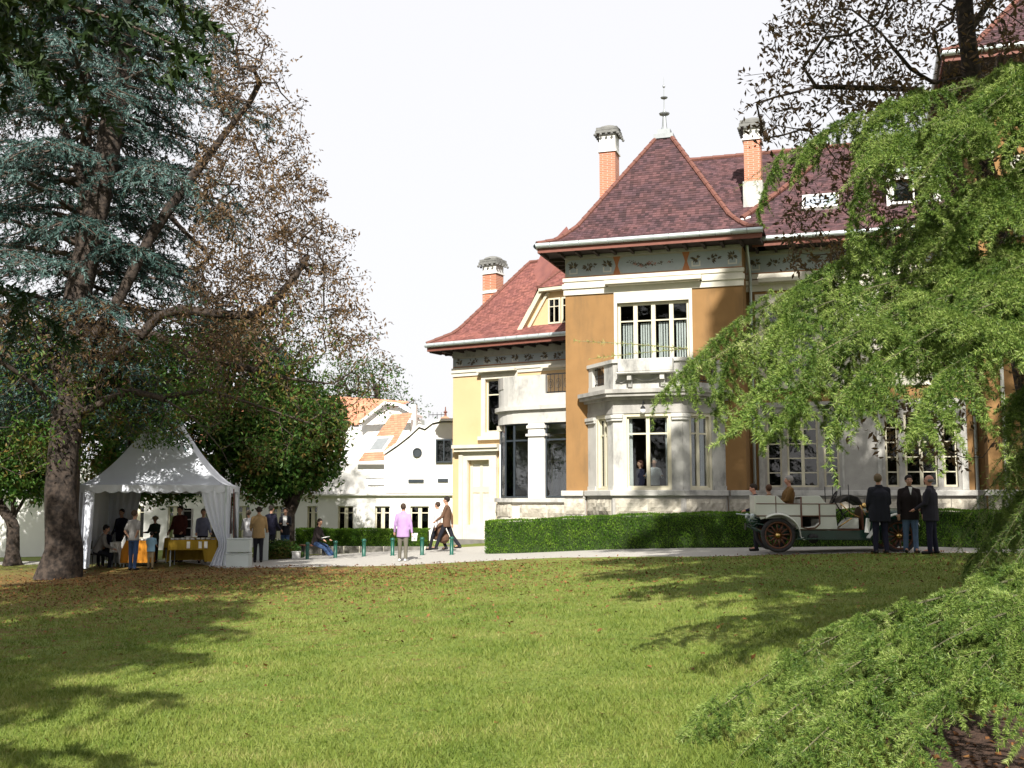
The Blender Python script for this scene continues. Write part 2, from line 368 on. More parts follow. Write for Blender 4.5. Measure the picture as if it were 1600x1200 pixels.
mb.add(vs, fs); tag(mb.build('gravel_path', M['gravel'], smooth=True), kind='structure')
# mulch under the near cedar
mb = MB(); c0 = Vector((4.6, 6.2)); ring = [(c0.x, c0.y)]; vs = [(c0.x, c0.y, gh(c0.x, c0.y)+.03)]; n = 48
for q in (1, 2, 3, 4):
    for k in range(n):
        a = 2*pi*k/n; r = (2.1+.25*sin(3*a)+.15*sin(7*a+1))*q/4; x = c0.x+r*cos(a)*1.15; y = c0.y+r*sin(a); vs.append((x, y, gh(x, y)+(.03 if q < 4 else -.01)+.012*sin(9*a+q)))
fs = [(0, 1+k, 1+(k+1) % n) for k in range(n)]
for q in range(3):
    for k in range(n): fs.append((1+q*n+k, 1+(q+1)*n+k, 1+(q+1)*n+(k+1) % n, 1+q*n+(k+1) % n))
mb.add(vs, fs); tag(mb.build('mulch_bed', M['soil'], smooth=True), kind='structure')

# ------------------------------------------------------------------ leaf / needle / branch machinery
def rot_rand(n):
    v = RNG.normal(size=(n, 3)); return v/np.linalg.norm(v, axis=1, keepdims=True)
def leaf_quads(P, size, asp=.45, up=.0, dirs=None, droop=0., fold=True):
    """elongated leaf = kite made of two triangles folded at the rib"""
    n = len(P); d = rot_rand(n) if dirs is None else dirs+rot_rand(n)*.35
    d[:, 2] -= droop; d /= np.linalg.norm(d, axis=1, keepdims=True)
    u = rot_rand(n); u[:, 2] += up; s = np.cross(d, u); s /= np.linalg.norm(s, axis=1, keepdims=True)+1e-9
    nn = np.cross(s, d)
    L = (size*(.6+.8*RNG.random(n)))[:, None]; W = L*asp*.5
    a = P; b = P+d*L*.45+s*W+nn*L*.1; c = P+d*L; e = P+d*L*.45-s*W+nn*L*.1
    V = np.stack([a, b, c, e], 1).reshape(-1, 3); i = np.arange(n)*4
    F_ = np.concatenate([np.stack([i, i+1, i+2], 1), np.stack([i, i+2, i+3], 1)])
    return V, F_
def frusta(A, B, ra, rb, n=5):
    """independent tapered tubes for many edges"""
    A, B = np.asarray(A), np.asarray(B); d = B-A+1e-7; L = np.linalg.norm(d, axis=1, keepdims=True)+1e-9; d = d/L
    h = np.where(np.abs(d[:, 2:3]) < .9, [[0, 0, 1.]], [[1., 0, 0]]); x = np.cross(d, h); x /= np.linalg.norm(x, axis=1, keepdims=True); y = np.cross(d, x)
    ang = np.arange(n)*2*pi/n; ca, sa = np.cos(ang), np.sin(ang)
    ring = x[:, None, :]*ca[None, :, None]+y[:, None, :]*sa[None, :, None]
    VA = A[:, None, :]+ring*np.asarray(ra)[:, None, None]; VB = B[:, None, :]+ring*np.asarray(rb)[:, None, None]
    V = np.concatenate([VA, VB], 1).reshape(-1, 3); base = (np.arange(len(A))*2*n)[:, None]; k = np.arange(n)[None, :]; k2 = (k+1) % n
    Fq = np.stack([base+k, base+k2, base+n+k2, base+n+k], 2).reshape(-1, 4)
    return V, Fq
def grow(nodes, parents, targets, step=.5, wob=.12, lift=0.):
    """connect each target to the nearest existing node, nearest targets first"""
    N = [np.array(p, float) for p in nodes]; Pn = list(parents); cap = 200000
    arr = np.zeros((cap, 3)); arr[:len(N)] = N; cnt = len(N)
    c = arr[:cnt]; dd = np.min(np.linalg.norm(targets[:, None, :]-c[None, :, :], axis=2), axis=1)
    tips = []
    for ti in np.argsort(dd):
        T = targets[ti]; d = np.linalg.norm(arr[:cnt]-T, axis=1); j = int(np.argmin(d)); L = d[j]
        k = max(1, int(L/step)); p0 = arr[j].copy(); par = j
        off = RNG.normal(size=3)*wob*L
        for s in range(1, k+1):
            f = s/k; p = p0+(T-p0)*f+off*sin(pi*f)+np.array([0, 0, lift*L*sin(pi*f)])
            arr[cnt] = p; Pn.append(par); par = cnt; cnt += 1
        tips.append(par)
    return arr[:cnt].copy(), np.array(Pn), np.array(tips)
def pipe_radii(Pn, r0=.006, ex=2.2):
    n = len(Pn); acc = np.zeros(n); kids = np.zeros(n, int)
    for i in range(n-1, 0, -1):
        if acc[i] == 0: acc[i] = r0**ex
        if Pn[i] >= 0: acc[Pn[i]] += acc[i]
    acc[0] = max(acc[0], r0**ex); return acc**(1/ex)
def in_ellipsoids(E, n, shell=.0, cond=None):
    out = []; vol = np.array([e[3]*e[4]*e[5] for e in E]); vol = vol/vol.sum()
    for e, v in zip(E, vol):
        m = int(n*v)+1; q = rot_rand(m*2); r = RNG.random((m*2, 1))**(1/3); r = shell+(1-shell)*r
        p = q*r*np.array(e[3:6])+np.array(e[:3])
        if cond is not None: p = p[cond(p)]
        out.append(p[:m])
    return np.concatenate(out)
def limb_nodes(path, n):
    """resample a polyline into n nodes"""
    P = np.array(path, float); L = np.r_[0, np.cumsum(np.linalg.norm(np.diff(P, axis=0), axis=1))]
    t = np.linspace(0, L[-1], n); return np.stack([np.interp(t, L, P[:, k]) for k in range(3)], 1)
def tree(name, label, base, trunk, limbs, ell, ntgt, nleaf, lsize, leafm, r_trunk, cat='tree', group=None, step=.45, asp=.42, spread=.35, droop=.2, cond=None, shell=.25, thick=.05, r0=.007, lift=0, wob=.12, low=None):
    root = thing(name, base, label, cat, group); b = np.array(base)
    tn = limb_nodes(trunk, 14); nodes = list(tn); par = [-1]+list(range(13))
    for lb in limbs:
        ln = limb_nodes(lb, 12); d = np.linalg.norm(np.array(nodes)-ln[0], axis=1); j = int(np.argmin(d))
        for q in ln: nodes.append(q); par.append(j); j = len(nodes)-1
    T = in_ellipsoids(ell, ntgt, shell, cond)
    A, Pn, tips = grow(nodes, par, T, step, wob, lift)
    R = pipe_radii(Pn, r0); kx = math.log(r_trunk/r0)/math.log(max(R[0]/r0, 1.5)); R = r0*(R/r0)**kx
    # trunk: one smooth flared tube
    mb = MB(); pts = [Vector(p) for p in limb_nodes(trunk, 24)]; rs = []
    for i, p in enumerate(pts):
        f = i/23; fl = 1+.5*math.exp(-i*1.0); rs.append(r_trunk*fl*(1-.28*f))
    n = 20; vs = []; fs = []
    for i, p in enumerate(pts):
        for k in range(n):
            a = 2*pi*k/n; rr = rs[i]*(1+.09*sin(3*a+i*.25)+.05*sin(5*a-i*.6)+.04*math.sin(i*1.7+k)); vs.append(p+Vector((rr*cos(a), rr*sin(a), 0)))
    for i in range(23):
        for k in range(n): a_, b_ = i*n+k, i*n+(k+1) % n; fs.append((a_, b_, b_+n, a_+n))
    mb.add(vs, fs); mb.build('trunk', M['bark'], root, smooth=True)
    idx = np.arange(14, len(A)); pr = Pn[idx]; ra = np.minimum(R[pr], R[idx]*1.35); rb = R[idx]
    big = rb > thick
    if big.any():
        cid = {}
        for i_, p_ in zip(idx[big], pr[big]): cid[i_] = cid.get(p_, i_)
        gid = np.array([cid[i_] for i_ in idx[big]])
        for g_ in np.unique(gid):
            q_ = gid == g_; V, Fq = frusta(A[pr][big][q_], A[idx][big][q_], ra[big][q_], rb[big][q_], 9); nmesh('limb', V, Fq, M['bark'], root, 4, True)
    V, Fq = frusta(A[pr][~big], A[idx][~big], ra[~big], rb[~big], 3); stuff(nmesh('twigs', V, Fq, M['twig'], root, 4))
    # leaves near thin ends
    thin = idx[rb < thick*.45]; w_ = RNG.choice(thin, nleaf); P = A[w_]+RNG.normal(size=(nleaf, 3))*spread*np.array([1, 1, .8])
    if cond is not None: P = P[cond(P)]
    if low is not None:
        k = low(P); V, F_ = leaf_quads(P[k], lsize, asp, .4, None, droop); stuff(nmesh('lower_crown', V, F_, M['mixleaf'], root)); P = P[~k]
    V, F_ = leaf_quads(P, lsize, asp, .4, None, droop); stuff(nmesh('crown', V, F_, leafm, root))
    return root

# ------------------------------------------------------------------ building helpers
def wall(mb, fr, t0, t1, z0, z1, d0, d1, holes=()):
    ts = sorted({t0, t1, *[min(max(h[0], t0), t1) for h in holes], *[min(max(h[1], t0), t1) for h in holes]})
    zs = sorted({z0, z1, *[min(max(h[2], z0), z1) for h in holes], *[min(max(h[3], z0), z1) for h in holes]})
    def solid(i, k):
        if i < 0 or k < 0 or i >= len(ts)-1 or k >= len(zs)-1: return False
        a, b = (ts[i]+ts[i+1])/2, (zs[k]+zs[k+1])/2
        return not any(h[0] < a < h[1] and h[2] < b < h[3] for h in holes)
    for i in range(len(ts)-1):
        for k in range(len(zs)-1):
            if not solid(i, k): continue
            a, b, c, e = ts[i], ts[i+1], zs[k], zs[k+1]; P = fr.P
            mb.quad(P(a, d1, c), P(b, d1, c), P(b, d1, e), P(a, d1, e)); mb.quad(P(b, d0, c), P(a, d0, c), P(a, d0, e), P(b, d0, e))
            if not solid(i-1, k): mb.quad(P(a, d0, c), P(a, d1, c), P(a, d1, e), P(a, d0, e))
            if not solid(i+1, k): mb.quad(P(b, d1, c), P(b, d0, c), P(b, d0, e), P(b, d1, e))
            if not solid(i, k-1): mb.quad(P(a, d0, c), P(b, d0, c), P(b, d1, c), P(a, d1, c))
            if not solid(i, k+1): mb.quad(P(a, d1, e), P(b, d1, e), P(b, d0, e), P(a, d0, e))
def window(fr, root, t0, t1, z0, z1, d, vb=(), hb=(), fw=.07, bw=.045, fm='paint', gm='glass', th=.07, vt=None):
    """frame with bars as one part, each pane its own sub-part. vb/hb are bar centres"""
    mb = MB(); h = th/2
    mb.box(fr, t0, t0+fw, d-h, d+h, z0, z1); mb.box(fr, t1-fw, t1, d-h, d+h, z0, z1)
    mb.box(fr, t0+fw, t1-fw, d-h, d+h, z0, z0+fw); mb.box(fr, t0+fw, t1-fw, d-h, d+h, z1-fw, z1)
    vb = sorted(vb); hb = sorted(hb)
    for i, t in enumerate(vb):
        b_ = vt if vt else bw; mb.box(fr, t-b_/2, t+b_/2, d-h-.004, d+h+.006, z0+fw, z1-fw)
    ed = [t0+fw]+vb+[t1-fw]
    for z in hb:
        for a, b in zip(ed[:-1], ed[1:]):
            a2 = a+(0 if a == ed[0] else (vt or bw)/2); b2 = b-(0 if b == ed[-1] else (vt or bw)/2)
            mb.box(fr, a2, b2, d-h+.004, d+h-.006, z-bw/2, z+bw/2)
    w_ = mb.build('window', M[fm], root)
    ze = [z0+fw]+hb+[z1-fw]
    for a, b in zip(ed[:-1], ed[1:]):
        for c, e in zip(ze[:-1], ze[1:]):
            g_ = MB(); g_.box(fr, a, b, d-.006, d+.002, c, e); g_.build('pane', M[gm], w_)
    return w_
def polyl(P, f):
    P = [Vector(p) for p in P]; L = [0]
    for a, b in zip(P[:-1], P[1:]): L.append(L[-1]+(b-a).length)
    x = f*L[-1]
    for i in range(len(P)-1):
        if x <= L[i+1]+1e-9: return P[i].lerp(P[i+1], (x-L[i])/max(1e-9, L[i+1]-L[i]))
    return P[-1]
def polyk(P, k):          # piecewise by index (k in 0..len-1)
    i = min(int(k), len(P)-2); return Vector(P[i]).lerp(Vector(P[i+1]), k-i)
def tiles(name, Lp, Rp, root, m, row=.11, tw=.12, th=.018, base=True, curve=None):
    """slope between two edge polylines (same number of points), covered with separate overlapping tiles"""
    V = []; nseg = len(Lp)-1; rows = []
    for i in range(nseg):
        a = (Vector(Lp[i])+Vector(Rp[i]))/2; b = (Vector(Lp[i+1])+Vector(Rp[i+1]))/2; n = max(1, int((b-a).length/row))
        for k in range(n): rows.append((i+k/n, i+(k+1)/n))
    odd = 0
    for k0, k1 in rows:
        a, b = polyk(Lp, k0), polyk(Rp, k0); c, e = polyk(Lp, k1), polyk(Rp, k1); W = (b-a).length; odd ^= 1
        ex = (b-a).normalized(); upv = ((c+e)/2-(a+b)/2); hgt = upv.length
        nrm = ex.cross(upv).normalized();
        if nrm.z < 0: nrm = -nrm
        up = nrm.cross(ex).normalized()
        if up.z < 0: up = -up
        n = int(W/tw)+1
        for j in range(n):
            s0 = j*tw-(tw/2 if odd else 0); s1 = s0+tw-.006; 
            lo = (s0+s1)/2; lim0 = (c-a).dot(ex); lim1 = W-(b-e).dot(ex)   # top-row limits for trimmed ends
            s0 = max(s0, lim0*.5 if lim0 > 0 else 0); s1 = min(s1, W if lim1 >= W else (W+lim1)/2)
            if s1-s0 < .02: continue
            jit = random.uniform(-.004, .006); p = a+ex*s0+nrm*(th+jit); q = a+ex*s1+nrm*(th+jit+random.uniform(-.003, .003))
            r_ = a+ex*s1+up*(hgt*1.15)+nrm*.003; t_ = a+ex*s0+up*(hgt*1.15)+nrm*.003
            V += [p, q, r_, t_, p-nrm*th, q-nrm*th]
    V = np.array([tuple(v) for v in V]); n = len(V)//6; i = np.arange(n)*6
    Fq = np.concatenate([np.stack([i, i+1, i+2, i+3], 1), np.stack([i+4, i+5, i+1, i], 1)])
    stuff(nmesh(name, V, Fq, m, root, 4))
    if base:
        mb = MB()
        for i in range(nseg): mb.quad(Lp[i], Rp[i], Rp[i+1], Lp[i+1])
        mb.build('roof', m, root)
def ridge_tiles(root, P, r=.09, seg=.36, m='ridge', lift=.03):
    P = [Vector(p)+Vector((0, 0, lift)) for p in P]; L = sum((b-a).length for a, b in zip(P[:-1], P[1:])); n = max(1, int(L/seg))
    for i in range(n):
        a, b = polyl(P, i/n), polyl(P, (i+1.12)/n if i < n-1 else 1); mb = MB(); mb.tube([a, b], [r*1.12, r*.9], 8); mb.build('ridge_tile', M[m], root)
def tube_part(name, pts, r, m, root, n=8): mb = MB(); mb.tube(pts, r, n); return mb.build(name, M[m], root, smooth=True)
def boxpart(name, fr, t0, t1, d0, d1, z0, z1, m, root, bevel=0): mb = MB(); mb.box(fr, t0, t1, d0, d1, z0, z1); return mb.build(name, M[m], root, bevel=bevel)
def rockblock(fr, root, t0, t1, z0, z1, d0, d1, amp=.05):
    """rock-faced block: displaced front, chamfered joints"""
    nx_, nz_ = max(3, int((t1-t0)/.11)), max(3, int((z1-z0)/.11)); mb = MB(); vs = []; fs = []
    for k in range(nz_+1):
        for i in range(nx_+1):
            e = (i in (0, nx_)) or (k in (0, nz_)); dd = d1-.03 if e else d1+random.uniform(-.012, amp)
            vs.append(fr.P(t0+(t1-t0)*i/nx_, dd, z0+(z1-z0)*k/nz_))
    for k in range(nz_):
        for i in range(nx_): a = k*(nx_+1)+i; fs.append((a, a+1, a+nx_+2, a+nx_+1))
    mb.add(vs, fs); mb.box(fr, t0+.002, t1-.002, d0, d1-.031, z0+.002, z1-.002)
    return mb.build('stone_block', M['rockstone'], root)

# ------------------------------------------------------------------ the villa
def sub(fr, t, d, t2, d2):
    p, q = fr.P(t, d, 0), fr.P(t2, d2, 0); v = q-p; s = Frame(p.x, p.y, atan2(-v.y, v.x)); return s, v.length
def offs(ch, q):
    """offset an open (t,d) chain outwards (towards +d / its left hand side)"""
    n = []
    for (a, b), (c, e) in zip(ch[:-1], ch[1:]):
        dx, dy = c-a, e-b; L = sqrt(dx*dx+dy*dy); n.append((-dy/L, dx/L))
    out = []
    for i, (a, b) in enumerate(ch):
        if i == 0: m = n[0]; k = 1
        elif i == len(ch)-1: m = n[-1]; k = 1
        else:
            m = (n[i-1][0]+n[i][0], n[i-1][1]+n[i][1]); L = sqrt(m[0]**2+m[1]**2); m = (m[0]/L, m[1]/L); k = 1/(m[0]*n[i][0]+m[1]*n[i][1])
        out.append((a+m[0]*q*k, b+m[1]*q*k))
    return out
def band(mb, fr, ch, q, z0, z1, back=-.05):
    o = offs(ch, q); pts = [(o[0][0], back)]+[p for p in o]+[(o[-1][0], back)]
    mb.prism([fr.P(t, d, z0) for t, d in pts][::-1], (0, 0, z1-z0))
def strip(mb, fr, ch, q0, q1, z0, z1):
    a, b = offs(ch, q0), offs(ch, q1); P = fr.P
    for i in range(len(ch)-1):
        mb.hexa([P(*b[i], z0), P(*b[i+1], z0), P(*a[i+1], z0), P(*a[i], z0), P(*b[i], z1), P(*b[i+1], z1), P(*a[i+1], z1), P(*a[i], z1)])

VA = radians(17.8); A = Frame(1.742, 35, VA)
villa = thing('villa', tuple(A.P(0, 0, 0)), 'large ochre villa with plum tiled pyramid roof, stone bay window and painted frieze', 'villa')
TW = 5.68; MD = -1.2; TE = 12.5
# tower walls
BH = [(1.0, 4.8, 1.0, 4.25)]
UW = (1.72, 4.02, 5.28, 7.85)
mb = MB()
wall(mb, A, 0, TW, -.6, 9.5, -.35, 0, [(1.05, 4.72, 1.2, 4.2), UW])
mb.box(A, 0, .3, -5.7, -.35, -.6, 9.5); mb.box(A, TW-.3, TW, -5.7, -.35, -.6, 9.5); mb.box(A, .3, TW-.3, -5.7, -5.5, -.6, 9.5)
mb.build('wall', M['ochre'], villa)
mb = MB(); mb.box(A, .3, TW-.3, -5.5, -.35, .9, 1.15); mb.box(A, .3, TW-.3, -5.5, -.35, 4.95, 5.1); mb.box(A, .3, TW-.3, -5.5, -.35, 8.6, 8.7); mb.box(A, .3, TW-.3, -4.4, -4.2, 1.15, 8.6)
mb.build('floor', M['interior'], villa)
# cream bands, frieze
def friezepart(fr, t0, t1, z0, z1, d, root, ov=None, period=1.5):
    boxpart('frieze', fr, t0, t1, d-.03, d+.015, z0, z1, 'friezebg', root); f = root
    H = z1-z0
    def rrect(mb, a, b, c, e, dd):
        r = (e-c)*.42; pts = []
        for cx, cz, a0 in ((b-r, e-r, 0), (a+r, e-r, 90), (a+r, c+r, 180), (b-r, c+r, 270)):
            for k in range(5): an = radians(a0+k*22.5); pts.append(fr.P(cx+r*cos(an), dd, cz+r*sin(an)))
        mb.poly(pts)
    red, blue, leaf, wh, fl, go = MB(), MB(), MB(), MB(), MB(), MB()
    red.box(fr, t0+.003, t1-.003, d+.015, d+.019, z0+.02, z0+.045)
    segs = []
    if ov:
        a, b = ov; segs = [(t0, a-.03), (a+.03, b-.03), (b+.03, t1)]
        for q in (a, b):
            red.add([fr.P(q-.12, d+.022, z1-.02), fr.P(q+.12, d+.022, z1-.02), fr.P(q+.03, d+.022, z0+H*.5), fr.P(q+.12, d+.022, z0+.04), fr.P(q-.12, d+.022, z0+.04), fr.P(q-.03, d+.022, z0+H*.5)], [(5, 4, 3, 2, 1, 0)])
    else: segs = [(t0, t1)]
    for si, (a, b) in enumerate(segs):
        rrect(blue, a+.02, b-.02, z0+.06, z1-.05, d+.026)
        def sprig(cx, cz, s, mbx, n=9):
            for k in range(n):
                an = random.uniform(0, 2*pi); L = s*random.uniform(.5, 1); w_ = s*.16; c, e = cos(an), sin(an)*.8
                x0, z0_ = cx+c*s*.15, cz+e*s*.15
                mbx.poly([fr.P(x0, d+.032, z0_), fr.P(x0+c*L*.5-e*w_, d+.032, z0_+e*L*.5+c*w_), fr.P(x0+c*L, d+.032, z0_+e*L), fr.P(x0+c*L*.5+e*w_, d+.032, z0_+e*L*.5-c*w_)])
        if ov and si == 1:
            for k in range(13):
                cx = (a+b)/2+random.uniform(-.42, .42)*(b-a)*.8; cz = (z0+z1)/2+.08*H-.45*H*(1-min(1, abs(cx-(a+b)/2)/.6))*.5+random.uniform(-.05, .05)
                sprig(cx, cz, .1, leaf, 5)
            for k in range(9):
                cx = (a+b)/2+random.uniform(-.28, .28)*(b-a); sprig(cx, z0+H*.5+random.uniform(-.07, .05), .07, fl, 9)
            continue
        n = max(1, round((b-a)/.62)); st = (b-a)/n
        for k in range(n):
            cx = a+st*(k+.5)
            if k % 2 == 0:
                sprig(cx, z0+H*.62, .2, leaf, 16); sprig(cx, z0+H*.60, .07, go, 6)
                for q in (0, 1):
                    wh.poly([fr.P(cx-.14+q*.24, d+.030, z0+H*.2), fr.P(cx-.10+q*.24, d+.030, z0+H*.2), fr.P(cx-.10+q*.24, d+.030, z0+H*.48), fr.P(cx-.14+q*.24, d+.030, z0+H*.48)])
                wh.poly([fr.P(cx-.10, d+.030, z0+H*.2), fr.P(cx+.10, d+.030, z0+H*.2), fr.P(cx+.10, d+.030, z0+H*.27), fr.P(cx-.10, d+.030, z0+H*.27)])
            else:
                sprig(cx-.08, z0+H*.52, .2, leaf, 13); sprig(cx+.1, z0+H*.6, .15, leaf, 9); sprig(cx, z0+H*.45, .1, wh, 4)
    for mbx, nm, mm in ((red, 'frieze_border', 'friezered'), (blue, 'frieze_field', 'friezeblue'), (leaf, 'frieze_leaves', 'friezeleaf'), (wh, 'frieze_lines', 'friezewhite'), (fl, 'frieze_flowers', 'friezeflower'), (go, 'frieze_hearts', 'friezegold')):
        if mbx.v: stuff(mbx.build(nm, M[mm], root))
friezepart(A, 0, TW, 8.76, 9.40, 0, villa, (1.72, 3.95))
mb = MB(); mb.box(A, -.05, TW+.05, -.02, .05, 8.20, 8.40); mb.box(A, -.08, 1.38, -.02, .10, 8.40, 8.56); mb.box(A, 4.45, TW+.08, -.02, .10, 8.40, 8.56)
mb.box(A, -.03, TW+.03, -.02, .04, 8.56, 8.64); mb.box(A, -.07, TW+.07, -.02, .08, 8.64, 8.755); mb.build('cornice_band', M['cream'], villa)
boxpart('cornice_band', A, -.02, TW+.02, -.03, .06, 9.405, 9.5, 'greystone', villa)
mb = MB(); mb.box(A, 1.38, 4.45, -.02, .34, 8.44, 8.56); mb.box(A, 1.45, 4.38, -.02, .22, 8.402, 8.437); mb.build('window_hood', M['cream'], villa)
# upper window with surround
mb = MB(); wall(mb, A, 1.62, 4.12, 5.05, 8.198, -.05, .06, [UW]); mb.build('window_surround', M['cream'], villa)
window(A, villa, *UW, -.10, [2.295, 2.87, 3.445], [7.26], fw=.09, bw=.04, vt=.13, gm='glass')
cu = MB()
for i in range(4):
    a = 1.72+.575*i+.13
    for k in range(5):
        x = a+.08*k+random.uniform(0, .02); cu.box(A, x, x+.05, -.22, -.19, 5.36, 7.2)
cu.build('curtain', M['curtain'], villa)
# eave of the tower
def eave(fr, t0, t1, dw, ov, z, root, left=True, right=True, bracket=.0, dep=6):
    d1 = dw+ov
    a = t0-ov*.78 if left else t0; b = t1+ov*.8 if right else t1
    mb = MB(); mb.box(fr, a+.05, b-.05, dw-dep if left else dw-.4, d1-.06, z+.02, z+.07); mb.build('soffit', M['soffit'], root)
    mb = MB(); mb.box(fr, a, b, d1-.05, d1, z-.03, z+.13)
    if left: mb.box(fr, a, a+.05, dw-dep, d1-.05, z-.03, z+.13)
    mb.build('fascia', M['fascia'], root)
    # half-round gutter along the front with joints
    def gut(p, q, side):
        L = (q-p).length; n = max(1, int(L/.46)); e = (q-p)/L
        for k in range(n):
            mb = MB(); s, f = p+e*(L*k/n+.012), p+e*(L*(k+1)/n-.004); vs = []
            for pt in (s, f):
                for i in range(7): an = radians(-95+i*30); vs.append(pt+side*(.11*cos(an)) + Vector((0, 0, .085*sin(an))))
            mb.add(vs, [(i, i+1, i+8, i+7) for i in range(6)]); mb.tube([f-e*.02, f+e*.01], [.012, .012], 4)
            mb.add([vs[0]*1, vs[6]*1, vs[13]*1, vs[7]*1], [(0, 1, 2, 3)])
            mb.build('gutter', M['zinc'], root)
    gut(fr.P(a-.04, d1+.04, z+.20), fr.P(b+.04, d1+.04, z+.20), fr.n)
    if left: gut(fr.P(a-.04, dw-dep, z+.20), fr.P(a-.04, d1, z+.20), -fr.e)
    # rafters under the overhang
    mb = MB()
    nr = int((b-a)/.55)
    for k in range(nr+1):
        t = a+.1+(b-a-.2)*k/nr; mb.box(fr, t-.04, t+.04, dw+.02, d1-.08, z-.08, z+.018)
    if left:
        for k in range(6): d = dw-.3-k*.6; mb.box(fr, a+.08, t0-.02, d-.04, d+.04, z-.08, z+.018)
    mb.build_split('rafter', M['soffit'], root)
eave(A, 0, TW, 0, .88, 9.50, villa)
zt = 9.74
LP = [A.P(-.7, .92, zt), A.P(-.15, .38, zt+.22), A.P(.35, -.15, zt+.72), A.P(2.58, -2.7, 14.08)]
RP = [A.P(TW+.74, .92, zt), A.P(TW+.17, .38, zt+.22), A.P(TW-.35, -.15, zt+.72), A.P(3.1, -2.7, 14.08)]
tiles('roof_tiles', LP, RP, villa, M['tiled'], .115, .125)
BL = [A.P(-.7, -6.4, zt), A.P(-.15, -5.9, zt+.22), A.P(.35, -5.4, zt+.72), A.P(2.58, -3.1, 14.08)]
BR = [A.P(TW+.74, -6.4, zt), A.P(TW+.17, -5.9, zt+.22), A.P(TW-.35, -5.4, zt+.72), A.P(3.1, -3.1, 14.08)]
tiles('roof_tiles', BL, LP, villa, M['tiled'], .13, .14); tiles('roof_tiles', RP, BR, villa, M['tiled'], .13, .14)
mb = MB()
for i in range(3): mb.quad(BR[i], BL[i], BL[i+1], BR[i+1])
mb.build('roof', M['tiled'], villa)
ridge_tiles(villa, LP, .075, .34); ridge_tiles(villa, RP, .085, .34)
# lead cap and finial
cpt = A.P(2.84, -2.9, 14.05); mb = MB()
mb.box(A, 2.5, 3.18, -3.2, -2.6, 14.06, 14.22); mb.box(A, 2.62, 3.06, -3.1, -2.72, 14.22, 14.42); mb.build('lead_cap', M['lead'], villa)
mb = MB(); mb.lathe(cpt, [(.15, .37), (.09, .5), (.06, .9), (.17, .94), (.19, .98), (.06, 1.03), (.02, 1.15), (.018, 1.5), (.11, 1.53), (.13, 1.56), (.02, 1.6), (.014, 1.9), (.05, 1.95), (.04, 2.0), (.01, 2.05), (.006, 2.3)], 10); mb.build('finial', M['lead'], villa)

# plinth and sill of the tower
CH = [(.72, 0), (1.83, 1.3), (3.95, 1.3), (5.06, 0)]
mb = MB(); mb.box(A, -.06, .72, -.3, .08, -.7, 1.10); mb.box(A, 5.06, TW+.06, -.3, .08, -.7, 1.10); band(mb, A, CH, .06, -.7, 1.10)
mb.box(A, -.06, .66, -.3, .07, 1.62, 1.70); mb.box(A, 5.12, TW+.06, -.3, .07, 1.62, 1.70); band(mb, A, CH, .05, 1.10, 1.70); mb.box(A, -.02, .66, -.3, .02, 1.1, 1.62); mb.box(A, 5.12, TW+.02, -.3, .02, 1.1, 1.62)
mb.build('plinth', M['greystone'], villa)
mb = MB(); mb.box(A, -.14, .58, -.2, .16, 1.70, 1.87); mb.box(A, 5.20, TW+.12, -.2, .16, 1.70, 1.87); band(mb, A, CH, .15, 1.70, 1.872); mb.build('sill_course', M['stone'], villa, bevel=.02)
for a, b in ((-.06, .62), (5.16, TW+.06)): rockblock(A, villa, a, b, 1.12, 1.61, -.1, .09)
faces = [sub(A, *CH[i], *CH[i+1]) for i in range(3)]
for fr, L in faces:
    n = 2 if L > 2 else 1
    for k in range(n): rockblock(fr, villa, .06+(L-.12)*k/n+.01, .06+(L-.12)*(k+1)/n-.01, 1.12, 1.61, -.05, .10)
# bay: pilasters, capitals, entablature
openings = [(.58, 1.36), (.33, 1.78), (.27, 1.17)]
mb = MB(); cp = MB()
for (fr, L), (a, b) in zip(faces, openings):
    mb.box(fr, .004, a, -.28, 0, 1.87, 4.2); mb.box(fr, b, L-.004, -.28, 0, 1.87, 4.2)
    for p, q in ((0, a-.05), (b+.05, L)):
        if q-p > .1:
            cp.box(fr, p-.02, q+.02, .002, .07, 3.98, 4.06); cp.box(fr, p-.03, q+.03, .002, .10, 4.06, 4.16); cp.box(fr, p, q, .002, .03, 1.875, 2.0)
mb.build_split('pilaster', M['stone'], villa); cp.build_split('capital', M['stone'], villa)
mb = MB(); band(mb, A, CH, .02, 4.2, 4.34); band(mb, A, CH, .0, 4.34, 4.62); mb.build('entablature', M['greystone'], villa)
mb = MB(); band(mb, A, CH, .14, 4.62, 4.70); band(mb, A, CH, .30, 4.70, 4.80); band(mb, A, CH, .36, 4.80, 4.92); mb.build('bay_cornice', M['greystone'], villa)
fr, L = faces[1]; a, b = openings[1]
# outer wooden surround then sash
for (fr, L), (a, b), vb in zip(faces, openings, ([.5], [.5], [.45])):
    mb = MB(); wall(mb, fr, a, b, 1.875, 4.2, -.16, -.02, [(a+.09, b-.09, 1.95, 4.1)]); mb.build('window_surround', M['paint'], villa)
    window(fr, villa, a+.09, b-.09, 1.95, 4.1, -.14, [a+.09+(b-a-.18)*vb[0]], [3.58], fw=.05, bw=.05, vt=.11)
# curtains inside the bay
cu = MB()
for (fr, L), (a, b) in zip(faces, openings):
    for s in (a+.1, b-.2):
        for k in range(4): cu.tube([fr.P(s+k*.035, -.28-.02*(k % 2), 1.95), fr.P(s+k*.03, -.27-.02*(k % 2), 4.1)], .022, 5)
cu.build('curtain', M['curtain'], villa)
boxpart('bay_floor', A, .9, 4.9, -.35, .0, .9, 1.16, 'interior', villa)
